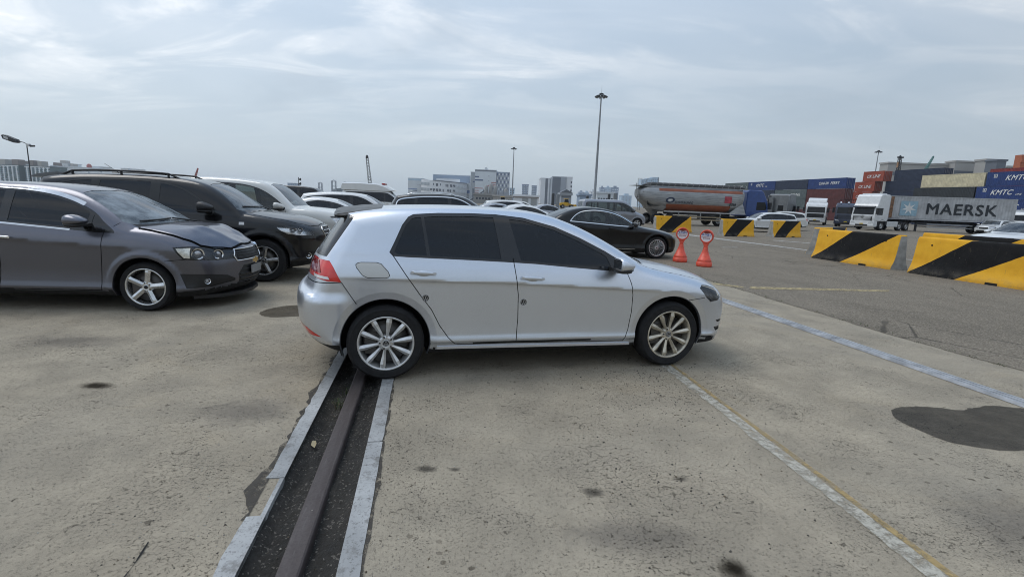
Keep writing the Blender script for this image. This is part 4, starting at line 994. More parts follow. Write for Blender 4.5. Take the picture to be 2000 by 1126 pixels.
def glazing(dlo, pillars, mat, trim=TRIM, edge=.028, names=None):
    """black surround plus one pane per bay between pillars (x_top, x_bottom, width)"""
    D = spline(dlo, 4, True); parts = [('window_trim', 'both', [tuple(p) for p in D], (0, 2), SIDE, trim, -.002)]
    inner = shrink([tuple(p) for p in D], edge); z0 = min(p[1] for p in D) - .1; z1 = max(p[1] for p in D) + .1
    cuts = sorted(pillars, key=lambda p: p[1]); lefts = [None] + cuts; rights = cuts + [None]
    for i, (l, r_) in enumerate(zip(lefts, rights)):
        q = inner
        if l: q = clip2(q, (l[0] + l[2] / 2, z1), (l[1] + l[2] / 2, z0)) 
        if r_: q = clip2(q, (r_[1] - r_[2] / 2, z0), (r_[0] - r_[2] / 2, z1)) 
        if len(q) > 2: parts.append(('side_window', 'both', q, (0, 2), None, mat[i] if isinstance(mat, list) else mat, -.006, {'from': 'window_trim', 'key': 'side_window%d' % i}))
    return parts
FRONT = lambda zmin, xmin, a0=.22: (lambda x, y, z, a, b, c: (a > a0) & (z > zmin) & (x > xmin))
REAR = lambda zmin, xmax: (lambda x, y, z, a, b, c: (a < -.2) & (z > zmin) & (x < xmax))
def yz_win(z0, z1, y0, y1, inset=.0): return [(.01, z0), (.01, z1), (-y1 * .6, z1 - .006), (-y1, z1 - .03), (-y0, z0 + .03), (-y0 + .03, z0)]
def body_part(nm, op, poly, filt, mat, off=0., ax=(0, 2), **kw): return (nm, op, poly, ax, filt, mat, off, kw)

# ---- dark grey hatchback on the left with the crumpled bonnet
GREYP = paint('dark_grey_metallic_paint', (.135, .139, .165), .95, .31, .06, (.08, .075, .07), flake=.22, coat=.55)
def dent(x, y, z):
    """bonnet pushed up and folded: ridges running back from the nose"""
    m = sstep((x - 2.62) / .45) * sstep((3.52 - x) / .12) * sstep((z - .66) / .10)
    ridge = .030 * np.exp(-((y + .30 - .28 * (x - 3.0)) / .075)**2) + .040 * np.exp(-((x - 3.02 - .18 * y) / .10)**2) * sstep((y + .62) / .15) - .045 * np.exp(-(((x - 3.20 + .2 * y) / .10)**2 + ((y + .05) / .28)**2))
    ridge = ridge + .018 * np.exp(-((y - .22 + .5 * (x - 3.1)) / .06)**2) + .004 * np.sin(x * 27 + y * 15) * sstep((x - 2.95) / .2)
    return -m * ridge * .6
aveo_dlo = [(2.22, .968), (2.06, 1.16), (1.93, 1.245), (1.85, 1.18 + .06), (1.74, 1.285), (1.57, 1.345), (1.40, 1.39), (1.10, 1.425), (.70, 1.43), (.30, 1.40), (.10, 1.33), (-.02, 1.20), (-.02, 1.09), (.3, 1.075), (.9, 1.06), (1.43, 1.02), (1.69, 1.0), (1.92, .985)]
aveo_dlo = [(2.225, .955, 1), (2.215, .985), (2.09, 1.09), (2.02, 1.165), (1.90, 1.245), (1.74, 1.315), (1.57, 1.37), (1.38, 1.41), (1.10, 1.44), (.70, 1.445), (.30, 1.415), (.10, 1.35), (-.02, 1.20), (-.02, 1.09, 1), (.3, 1.075), (.9, 1.055), (1.43, 1.015), (1.69, .99), (2.0, .962)]
CHT = flat('brushed_window_chrome', (.62, .64, .67), .25, .9, var=.1)
aveo = dict(wb=2.525, R=.305, Ra=.358, yw=.845, flare=.020, flw=.07, res=.034, paint=GREYP, zlow=.20, k=.11, k2=.10, crown=.05, cf=.46, pf=2.3, cr=.25, pr=3, tcurve=.2, dent=dent,
    sil=[(3.10, .165), (3.32, .19), (3.44, .25), (3.50, .36), (3.505, .48), (3.50, .60), (3.475, .70), (3.43, .765), (3.36, .83), (3.22, .925), (3.0, 1.0), (2.75, 1.045), (2.58, 1.06, 1), (2.30, 1.21), (2.02, 1.345), (1.80, 1.435), (1.60, 1.485), (1.27, 1.52), (.95, 1.527), (.5, 1.515), (.1, 1.47), (-.3, 1.36), (-.55, 1.22), (-.68, 1.06), (-.72, .85), (-.76, .70), (-.75, .5), (-.66, .33), (-.4, .23), (0, .2), (1.2, .185), (2.5, .175)],
    plan=[(-.8, .78), (-.4, .84), (0, .862), (.8, .868), (1.5, .868), (2.1, .866), (2.53, .868), (2.95, .845), (3.5, .76)],
    crease=[(-.8, .95), (0, .93), (1.03, .865), (2.09, .80), (2.6, .77), (3.5, .70)], camp=[(-.5, 0), (0, .012), (1.9, .012), (2.35, .006), (2.6, 0)],
    belt=[(-.8, 1.10), (0, 1.08), (1.43, 1.005), (2.2, .965), (2.6, .945), (3.5, .82)],
    sec=[(-.1, .075), (0, .05), (.09, .022), (.14, .012), (.25, .022), (.45, .024), (.7, .012), (1, 0), (1.5, .016), (2, .045), (2.2, .046)], shoulder=.012, tumble=.33,
    wheel=dict(key='aveo', rr=.228, w=.205, style='five', mat=flat('bright_alloy', (.66, .67, .67), .25, .9, var=.12, scale=14)), handles=[(1.06, .885, .20), (.10, .95, .20)], handle_mat=CHR, mirror=(1.92, 1.075, .105, .115, .07),
    parts=[('s', 'seam', [(2.12, .99), (2.10, .90), (2.09, .80), (2.055, .47), (2.04, .262), (.95, .268)], .008), ('s', 'seam', [(.98, 1.08), (.99, .9), (1.0, .7), (.98, .5), (.95, .268), (.55, .28), (.43, .40), (.33, .62), (.18, .85), (.02, 1.09)], .008),
           ('s', 'seam', [(2.775, .632), (2.88, .642), (3.0, .655)], .007), ('s', 'seam', [(2.20, 1.03), (2.26, 1.075)], .006),
           ('s', 'seam', [(2.44, -.70), (2.47, -.745), (2.7, -.755), (2.95, -.74), (3.12, -.69), (3.26, -.58), (3.36, -.40), (3.40, -.2), (3.41, .01)], .022, (0, 1), lambda x, y, z, a, b, c: (c > .2) & (x > 2.3) & (z > .66))]
    + glazing(aveo_dlo, [(.28, .30, .04), (1.06, 1.02, .10), (2.02, 1.90, .05)], [G_TINT, G_TINT, G_TINT, TRIM])
    + [('headlamp', 'both', [(2.865, .805), (3.05, .812), (3.14, .803), (3.30, .78), (3.42, .74), (3.44, .63), (3.25, .632), (2.97, .655), (2.91, .73)], (0, 2), lambda x, y, z, a, b, c: (x > 2.75) & (y < -.40), LENS, -.001, dict(back=(.055, BLK))),
       ('indicator', 'both', [(2.90, .79), (3.045, .797), (3.05, .668), (2.985, .672), (2.93, .735)], (0, 2), None, flat('pale_indicator_lens', (.70, .69, .62), .16, .25, var=.3, scale=25, coat=1.), -.004, {'from': 'headlamp'}),
       ('lower_grille', 'centre', [(.01, .27), (.01, .54), (-.30, .53), (-.40, .42), (-.36, .28)], (1, 2), lambda x, y, z, a, b, c: a > .35, BLK, -.012),
       ('upper_grille', 'centre', [(.01, .615), (.01, .735), (-.36, .745), (-.42, .665), (-.38, .60)], (1, 2), lambda x, y, z, a, b, c: a > .3, BLK, -.014),
       ('fog_lamp_bezel', 'both', [(2.925, .475), (3.12, .470), (3.24, .462), (3.36, .43), (3.43, .35), (3.23, .305), (2.985, .29), (2.955, .38)], (0, 2), lambda x, y, z, a, b, c: (x > 2.75) & (y < -.45), BLK, -.008),
       ('windscreen', 'centre', [(.01, 1.075), (.01, 1.455), (-.35, 1.445), (-.54, 1.42), (-.58, 1.39), (-.73, 1.09), (-.71, 1.06)], (1, 2), FRONT(1.03, 1.2), glass('aveo_windscreen', (.10, .115, .125), .7, .05, .75, (.40, .45, .485)), -.004),  # bluish haze colour carries both dust and a painted sky reflection
       ('scuttle', 'centre', [(2.42, .01), (2.64, .01), (2.60, -.45), (2.46, -.70), (2.28, -.72), (2.34, -.45)], (0, 1), lambda x, y, z, a, b, c: (c > .3) & (z < 1.13) & (z > .9), BLK, -.006),
       ('rear_window', 'centre', yz_win(1.1, 1.40, .6, .5), (1, 2), REAR(1.08, .0), G_TINT, -.004),
       ('tail_lamp', 'both', [(-.9, 1.0), (-.45, 1.0), (-.45, .8), (-.9, .8)], (0, 2), lambda x, y, z, a, b, c: (x < -.4) & (y < -.4), RED, 0),
       ('bonnet', 'centre', [(2.47, .01), (2.49, -.60), (2.44, -.735), (2.7, -.753), (2.95, -.738), (3.12, -.688), (3.26, -.578), (3.36, -.398), (3.40, -.2), (3.41, .01)], (0, 1), lambda x, y, z, a, b, c: (c > .2) & (z > .66), GREYP, .010, dict(label='crumpled bonnet folded up at the nose')),
       ('front_door', 'both', [(.98, 1.1), (.99, .9), (1.0, .7), (.98, .5), (.95, .268), (2.04, .262), (2.055, .47), (2.09, .80), (2.10, .90), (2.12, 1.0)], (0, 2), SIDE, GREYP, 0),
       ('rear_door', 'both', [(.98, 1.1), (.99, .9), (1.0, .7), (.98, .5), (.95, .268), (.55, .28), (.43, .40), (.33, .62), (.18, .85), (.02, 1.12)], (0, 2), SIDE, GREYP, 0)])
AV_LOC, AV_YAW = (-7.118, 6.404), .1396
car_a, BA = car(aveo, 'hatchback', 'dark grey small car with crumpled bonnet at the left edge', 'car', AV_LOC, AV_YAW)
def surf_curve(B, pts, off):
    out = []
    for x, z in pts: y = B.sideY(x, z); out.append((x, y - off, z))
    return out
def side_band(B, line, w, mat, name, root, off=.004, both=True):
    """a thin raised moulding that follows the body side along a polyline (x,z)"""
    L = spline(line, 6); m = MB(); n = len(L); q = []
    for i, (x, z) in enumerate(L):
        d = L[min(i + 1, n - 1)] - L[max(i - 1, 0)]; d = d / np.linalg.norm(d); nx, nz = -d[1] * w / 2, d[0] * w / 2
        if nz < 0: nx, nz = -nx, -nz
        q += [(x - nx, z - nz), (x + nx, z + nz)]
    q = np.array(q); yy = B.sideY(q[:, 0], q[:, 1]) - off; vs = [(a, y, c_) for (a, c_), y in zip(q.tolist(), yy.tolist())]
    f = [[2 * i, 2 * i + 2, 2 * i + 3, 2 * i + 1] for i in range(n - 1)]
    m.add(vs, f, 0, True); m.build(name, mat, root)
    if both: m2 = MB(); m2.add([(x, -y, z) for x, y, z in vs], [q[::-1] for q in f], 0, True); m2.build(name, mat, root)
side_band(BA, [(.10, 1.39), (.30, 1.435), (.70, 1.463), (1.10, 1.458), (1.38, 1.43), (1.57, 1.393), (1.74, 1.338), (1.86, 1.285)], .042, CHT, 'window_chrome', car_a)
side_band(BA, [(.02, 1.085), (.9, 1.052), (1.43, 1.012), (1.75, .985)], .020, CHT, 'belt_chrome', car_a)
def lamp_can(B, root, x, z, r, depth, mat_ring, mat_lens, name='lamp_unit', fwd=.55):
    """a round projector sitting behind the lens at the body corner"""
    y = B.sideY(x, z)
    for sg in (1, -1):
        d = Vector((fwd, sg * -1 * (1 - fwd * .4), 0)).normalized(); p = Vector((x, sg * y, z)) - d * depth
        m = MB(); m.tube(p - d * .06, p + d * .02, r, r * 1.04, 24, 0, False); m.tube(p + d * .02, p + d * .012, r * 1.04, r * .82, 24, 0, False); b = MB(); blob(b, (0, 0, 0), (r * .82,) * 3, 2, 16, 10)
        o = m.build(name, mat_ring, root); q = b.build('lamp_bulb', mat_lens, o, tuple(p - d * r * .45))
BULB = flat('lamp_inner_glass', (.42, .43, .45), .10, .6, coat=1.)
lamp_can(BA, car_a, 3.125, .722, .068, .020, CHR, BULB); lamp_can(BA, car_a, 3.285, .705, .058, .020, CHR, BULB)
lamp_can(BA, car_a, 3.20, .378, .034, .006, CHR, BULB, 'fog_lamp')
# grille frame, gold bow-tie badge and plate
def frontX(B, y, z):
    Y = np.atleast_1d(np.asarray(y, float)); Z = np.atleast_1d(np.asarray(z, float)); lo = np.full(Y.shape, B.x1 - 1.2); hi = np.full(Y.shape, B.x1 + .2)
    for _ in range(20):
        t = (lo + hi) / 2; ins = B.F(np.stack([t, Y, Z], 1)) < 0; lo = np.where(ins, t, lo); hi = np.where(ins, hi, t)
    return float(lo[0]) if np.ndim(y) == 0 else lo
def yz_frame(B, pts, w, d, mat, name, root, off=.004, closed=True):
    """a moulding that follows the nose along a polyline (y,z)"""
    P = pts + ([pts[0]] if closed else []); L = [(a[0] + (b[0] - a[0]) * i / 8, a[1] + (b[1] - a[1]) * i / 8) for a, b in zip(P[:-1], P[1:]) for i in range(8)] + [P[-1]]
    L = np.array(L); X = frontX(B, L[:, 0], L[:, 1]) + off; m = MB(); m.path([(x, y, z) for x, (y, z) in zip(X.tolist(), L.tolist())], w / 2, 6); return m.build(name, mat, root)
for sgn in (1,):
    yz_frame(BA, [(-.40, .60), (-.43, .665), (-.37, .748), (.37, .748), (.43, .665), (.40, .60)], .018, .01, CHR, 'grille_frame', car_a)
for i in range(3):
    yz_frame(BA, [(-.36, .635 + .035 * i), (.36, .635 + .035 * i)], .010, .01, BLK, 'grille_bar', car_a, -.004, False)
for i in range(4):
    yz_frame(BA, [(-.36, .31 + .055 * i), (.36, .31 + .055 * i)], .014, .01, BLK, 'grille_bar', car_a, -.004, False)
GOLD = flat('gold_badge', (.62, .40, .11), .3, .7)
x = frontX(BA, 0, .575); m = MB(); m.prism([(-.085, -.022), (-.03, -.022), (-.03, -.04), (.03, -.04), (.03, -.022), (.085, -.022), (.085, .022), (.03, .022), (.03, .04), (-.03, .04), (-.03, .022), (-.085, .022)], 0, -.012, .004)
o = m.build('badge', GOLD, car_a, (x + .012, 0, .575)); yz = MB(); yz.prism([(-.093, -.029), (-.037, -.029), (-.037, -.047), (.037, -.047), (.037, -.029), (.093, -.029), (.093, .029), (.037, .029), (.037, .047), (-.037, .047), (-.037, .029), (-.093, .029)], 0, -.014, .002); yz.build('badge_rim', CHR, o)
m = MB(); m.box(-.004, .004, -.17, .17, -.055, .055); m.build('plate_holder', flat('grey_plate_holder', (.22, .22, .22), .5), car_a, (frontX(BA, 0, .46) + .012, 0, .46))
# splitter and wipers
m = MB(); m.prism([(3.0, -.70), (3.28, -.55), (3.42, -.3), (3.46, 0), (3.42, .3), (3.28, .55), (3.0, .70)], 2, .135, .18); m.build('lower_lip', BLK, car_a)
def wiper(B, root, pts, name='wiper'):
    m = MB(); P = [Vector((x, y, B.topZ(x, y) + .016)) for x, y in pts]; m.path([tuple(p) for p in P], .011, 6); return m.build(name, BLK, root)
wiper(BA, car_a, [(2.56, .5), (2.54, .2), (2.50, -.05)]); wiper(BA, car_a, [(2.50, -.10), (2.48, -.35), (2.40, -.60)])
m = MB(); m.box(-.005, .005, -.02, .02, -.006, .006)

# ---- black mid-size SUV beside it
BLKP = paint('black_suv_paint', (.0035, .0035, .0045), .0, .32, .06, (.05, .047, .043), coat=.7, spec=.2)
sf_dlo = [(-.27, 1.47, 1), (-.20, 1.545), (.0, 1.60), (.30, 1.635), (.8, 1.645), (1.18, 1.615), (1.40, 1.565), (1.60, 1.475), (1.80, 1.335), (1.98, 1.17), (1.96, 1.10, 1), (1.4, 1.125), (.8, 1.15), (.2, 1.185), (-.15, 1.25)]
santa = dict(wb=2.70, R=.365, Ra=.425, yw=.925, flare=.022, flw=.08, res=.039, paint=BLKP, zlow=.27, k=.13, k2=.12, crown=.05, cf=.42, pf=2.4, cr=.22, pr=3, tcurve=.15,
    sil=[(3.3, .25), (3.48, .27), (3.60, .36), (3.65, .5), (3.665, .66), (3.66, .80), (3.62, .91), (3.50, 1.0), (3.25, 1.085), (2.95, 1.13), (2.70, 1.165), (2.55, 1.185, 1), (2.28, 1.375), (2.02, 1.535), (1.82, 1.625), (1.55, 1.685), (1.1, 1.725), (.6, 1.73), (.1, 1.715), (-.35, 1.675), (-.52, 1.64, 1), (-.62, 1.45), (-.75, 1.15), (-.82, .95), (-.88, .75), (-.90, .55), (-.82, .38), (-.6, .3), (0, .26), (1.4, .25), (2.7, .25)],
    plan=[(-.9, .86), (-.4, .925), (0, .942), (.8, .945), (1.6, .945), (2.7, .945), (3.1, .925), (3.7, .85)],
    crease=[(-.9, 1.02), (0, 1.0), (1.4, .93), (2.7, .88), (3.7, .80)], camp=[(-.5, 0), (0, .008), (2.0, .008), (2.5, 0)], belt=[(-.9, 1.24), (0, 1.20), (.8, 1.145), (2.0, 1.09), (2.7, 1.06), (3.7, .90)],
    sec=[(-.1, .08), (0, .05), (.1, .02), (.16, .004), (.3, .02), (.6, .018), (1, 0), (1.5, .015), (2, .05), (2.2, .052)], shoulder=.015, tumble=.30,
    wheel=dict(key='sf', rr=.245, w=.235, style='five', mat=flat('grey_alloy', (.32, .32, .32), .3, .85, var=.15, scale=14)), handles=[(1.25, 1.0, .2), (.3, 1.05, .2)], mirror=(1.90, 1.21, .12, .12, .085), mirror_mat=BLK,
    parts=[('s', 'seam', [(2.0, 1.12), (2.03, .95), (2.03, .7), (1.98, .36), (1.0, .36)], .009), ('s', 'seam', [(1.1, 1.14), (1.12, .8), (1.02, .36), (.6, .37), (.47, .6), (.3, .85), (.2, 1.18)], .009),
           ('s', 'seam', [(2.55, -.78), (2.9, -.80), (3.2, -.76), (3.42, -.62), (3.52, -.4), (3.56, 0.01)], .012, (0, 1), lambda x, y, z, a, b, c: (c > .25) & (x > 2.3)), ('s', 'seam', [(3.02, .73), (3.3, .74), (3.5, .735)], .008, (0, 2), lambda x, y, z, a, b, c: (x > 2.9) & (y < -.3))]
    + glazing(sf_dlo, [(.32, .20, .12), (1.12, 1.10, .14)], [G_TINT, G_TINT, G_TINT], flat('satin_black_frame', (.02, .021, .021), .35))
    + [('headlamp', 'both', [(2.89, .965), (3.11, .965), (3.34, .935), (3.44, .885), (3.50, .80), (3.3, .805), (3.10, .815), (3.0, .875)], (0, 2), lambda x, y, z, a, b, c: (x > 2.8) & (y < -.42), LENS, -.001, dict(back=(.05, REFL))),
       ('upper_grille', 'centre', [(.01, .74), (.01, .925), (-.32, .925), (-.40, .88), (-.33, .76)], (1, 2), lambda x, y, z, a, b, c: a > .3, BLK, -.02), ('lower_grille', 'centre', [(.01, .36), (.01, .52), (-.45, .52), (-.5, .38)], (1, 2), lambda x, y, z, a, b, c: a > .3, BLK, -.02),
       ('windscreen', 'centre', [(.01, 1.20), (.01, 1.625), (-.35, 1.615), (-.58, 1.585), (-.62, 1.55), (-.80, 1.21), (-.77, 1.185)], (1, 2), FRONT(1.15, 1.2), glass('suv_windscreen', (.06, .07, .078), .7, .05, .55, (.34, .385, .42)), -.004),  # sky reflection painted into the dust veil as a pale blue diffuse
       ('rear_window', 'centre', yz_win(1.25, 1.60, .68, .55), (1, 2), REAR(1.2, .0), G_TINT, -.004),
       ('front_door', 'both', [(1.1, 1.2), (1.12, .8), (1.02, .36), (1.98, .36), (2.03, .7), (2.03, .95), (2.0, 1.15)], (0, 2), SIDE, BLKP, 0),
       ('rear_door', 'both', [(1.1, 1.2), (1.12, .8), (1.02, .36), (.6, .37), (.47, .6), (.3, .85), (.2, 1.25)], (0, 2), SIDE, BLKP, 0),
       ('tail_lamp', 'both', [(-1, 1.2), (-.55, 1.22), (-.5, 1.0), (-1, .95)], (0, 2), lambda x, y, z, a, b, c: (x < -.4) & (y < -.45), RED, 0)])
car_s, BS = car(santa, 'suv', 'black SUV with roof rails next to the dark grey car', 'car', (-7.067, 8.511), .2377)
def roof_rails(B, root, x0, x1, y, h, mat=BLK):
    for sg in (-1, 1):
        m = MB(); P = [(x, sg * y, B.topZ(x, sg * y) + (h if 0 < i < 10 else -.01)) for i, x in enumerate(np.linspace(x0, x1, 11))]; m.path(P, .016, 6)
        for i in (1, 5, 9): m.tube((P[i][0], P[i][1], P[i][2] - h - .02), P[i], .018, n=6)
        m.build('roof_rail', mat, root)
roof_rails(BS, car_s, -.25, 1.42, .58, .05)
m = MB(); m.tube((0, 0, 0), (-.22, 0, .16), .005, .003, 6); m.build('antenna', BLK, car_s, (.30, .0, BS.topZ(.30, 0)))
yz_frame(BS, [(-.34, .745), (-.41, .88), (-.33, .93), (.33, .93), (.41, .88), (.34, .745)], .018, .01, CHR, 'grille_frame', car_s)
for z in (.80, .865): yz_frame(BS, [(-.35, z), (.35, z)], .020, .01, CHR, 'grille_bar', car_s, -.006, False)
m = MB(); m.lathe([(.0, .0), (.06, 0)], 20, 0); 
o = MB(); stroke(o, [(-.022, -.03), (-.014, .03)], .010, .01); stroke(o, [(.014, -.03), (.022, .03)], .010, .01); stroke(o, [(-.018, -.004), (.018, .004)], .010, .01); e = o.build('badge', CHR, car_s, (frontX(BS, 0, .835) + .016, 0, .835), (0, 0, math.pi / 2))
q = MB(); q.lathe([(.046, -.004), (.054, -.010), (.060, -.004)], 24, 1); q.build('badge_ring', CHR, e)
for xx, rr in ((3.30, .045), (3.20, .045)): lamp_can(BS, car_s, xx, .88, rr, .03, CHR, BULB)
lamp_can(BS, car_s, 3.40, .45, .05, .01, CHR, BULB, 'fog_lamp')
side_band(BS, [(2.36, .985), (2.44, .985)], .045, flat('white_badge', (.75, .75, .75), .3), 'side_badge', car_s, .006)
wiper(BS, car_s, [(2.52, .55), (2.50, .2), (2.48, -.05)]); wiper(BS, car_s, [(2.48, -.1), (2.44, -.4), (2.36, -.66)])
m = MB(); m.prism([(-.30, 1.70), (-.55, 1.665), (-.66, 1.625), (-.66, 1.605), (-.50, 1.61), (-.3, 1.66)], 1, -.56, .56); m.build('roof_spoiler', flat('grey_spoiler', (.16, .165, .17), .35), car_s)

# ---- templates for the rest of the yard
def sedan(wb, H, W, R, paintm, gl=G_DARK, res=.05, wheel='fivetwin', rr=.22, fo=.84, ro=1.06, chrome=None, interior=False, key=None, rim=ALLOY):
    h = H / 1.47; w = wb
    sil = [(w + fo - .30, .17), (w + fo - .08, .21), (w + fo - .01, .34 * h), (w + fo, .50 * h), (w + fo - .02, .62 * h), (w + fo - .08, .71 * h), (w + fo - .30, .80 * h), (w + .2, .875 * h), (w - .2, .93 * h), (w - .48, .985 * h, 1), (w - .80, 1.155 * h), (w - 1.12, 1.31 * h), (w - 1.38, 1.405 * h), (w - 1.75, 1.46 * h), (w - 2.1, 1.47 * h), (.52, 1.45 * h), (.22, 1.385 * h), (-.08, 1.27 * h), (-.36, 1.13 * h), (-.52, 1.065 * h, 1), (-.8, 1.05 * h), (-ro + .10, 1.02 * h, 1), (-ro + .03, .93 * h), (-ro + .02, .72 * h), (-ro, .52 * h), (-ro + .07, .34), (-ro + .25, .25), (-.4, .21), (w * .5, .18)]
    dlo = [(.20, 1.045 * h, 1), (.34, 1.20 * h), (.52, 1.31 * h), (.75, 1.36 * h), (w - 1.85, 1.375 * h), (w - 1.45, 1.33 * h), (w - 1.10, 1.215 * h), (w - .72, .99 * h), (w - .74, .935 * h, 1), (w - 1.3, .96 * h), (.8, 1.01 * h)]
    sp = dict(wb=wb, R=R, Ra=R + .05, yw=W / 2 - .02, flare=.014, flw=.05, res=res, paint=paintm, zlow=.2, k=.12, k2=.11, crown=.05, cf=.34, pf=2.6, cr=.24, pr=3, tcurve=.2, sil=sil,
        plan=[(-ro, W / 2 - .11), (-.5, W / 2 - .04), (0, W / 2 - .008), (w * .5, W / 2), (w, W / 2 - .004), (w + .4, W / 2 - .04), (w + fo, W / 2 - .11)],
        crease=[(-ro, .90 * h), (0, .88 * h), (w, .76 * h), (w + fo, .70 * h)], camp=[(-.6, 0), (0, .012), (w - .4, .012), (w, 0)], belt=[(-ro, 1.06 * h), (0, 1.04 * h), (w - .74, .93 * h), (w, .90 * h), (w + fo, .78 * h)],
        sec=[(-.1, .08), (0, .05), (.1, .02), (.16, .006), (.3, .018), (.6, .016), (1, 0), (1.5, .014), (2, .045), (2.2, .046)], shoulder=.012, tumble=.36,
        wheel=dict(key=key or 'sedan%.2f%s' % (R, wheel), rr=rr, w=.22, style=wheel, mat=rim), handles=[(.55, .92 * h, .2), (1.45, .87 * h, .2)], mirror=(w - .80, .975 * h, .09, .10, .06))
    sp['parts'] = [('s', 'seam', [(w - .72, .95 * h), (w - .66, .8 * h), (w - .67, .5 * h), (w - .75, .27), (.55, .275)], .009), ('s', 'seam', [(w * .47, 1.0 * h), (w * .48, .7 * h), (w * .465, .275), (.52, .28), (.40, .5 * h), (.28, .8 * h), (.24, 1.04 * h)], .009)] \
        + glazing(dlo, [(.52, .50, .035), (w * .455, w * .47, .10)], gl) \
        + [('headlamp', 'both', [(w + fo - .42, .72 * h), (w + fo - .28, .745 * h), (w + fo, .70 * h), (w + fo, .58 * h), (w + fo - .25, .59 * h)], (0, 2), lambda x, y, z, a, b, c: (x > w + .2) & (y < -.38), LENS, -.001, dict(back=(.04, REFL))),
           ('tail_lamp', 'both', [(-ro - .1, .98 * h), (-ro + .28, .97 * h), (-ro + .26, .80 * h), (-ro - .1, .78 * h)], (0, 2), lambda x, y, z, a, b, c: (x < -.4) & (y < -.42), RED, 0),
           ('upper_grille', 'centre', [(.01, .50 * h), (.01, .68 * h), (-.32, .68 * h), (-.36, .52 * h)], (1, 2), lambda x, y, z, a, b, c: a > .3, BLK, -.012), ('lower_grille', 'centre', [(.01, .24), (.01, .36), (-.55, .36), (-.6, .26)], (1, 2), lambda x, y, z, a, b, c: a > .3, BLK, -.012),
           ('windscreen', 'centre', yz_win(1.0 * h, 1.40 * h, .70, .55), (1, 2), FRONT(.97 * h, w * .4), G_SCREEN, -.004), ('rear_window', 'centre', yz_win(1.09 * h, 1.375 * h, .64, .54), (1, 2), REAR(1.06 * h, w * .3), G_SCREEN, -.004),
           ('front_door', 'both', [(w * .47, 1.1 * h), (w * .48, .7 * h), (w * .465, .275), (w - .75, .27), (w - .67, .5 * h), (w - .66, .8 * h), (w - .72, 1.0 * h)], (0, 2), SIDE, paintm, 0),
           ('rear_door', 'both', [(w * .47, 1.1 * h), (w * .48, .7 * h), (w * .465, .275), (.52, .28), (.40, .5 * h), (.28, .8 * h), (.24, 1.1 * h)], (0, 2), SIDE, paintm, 0)]
    if interior: sp['interior'] = (.75, 1.75)
    return sp, dlo
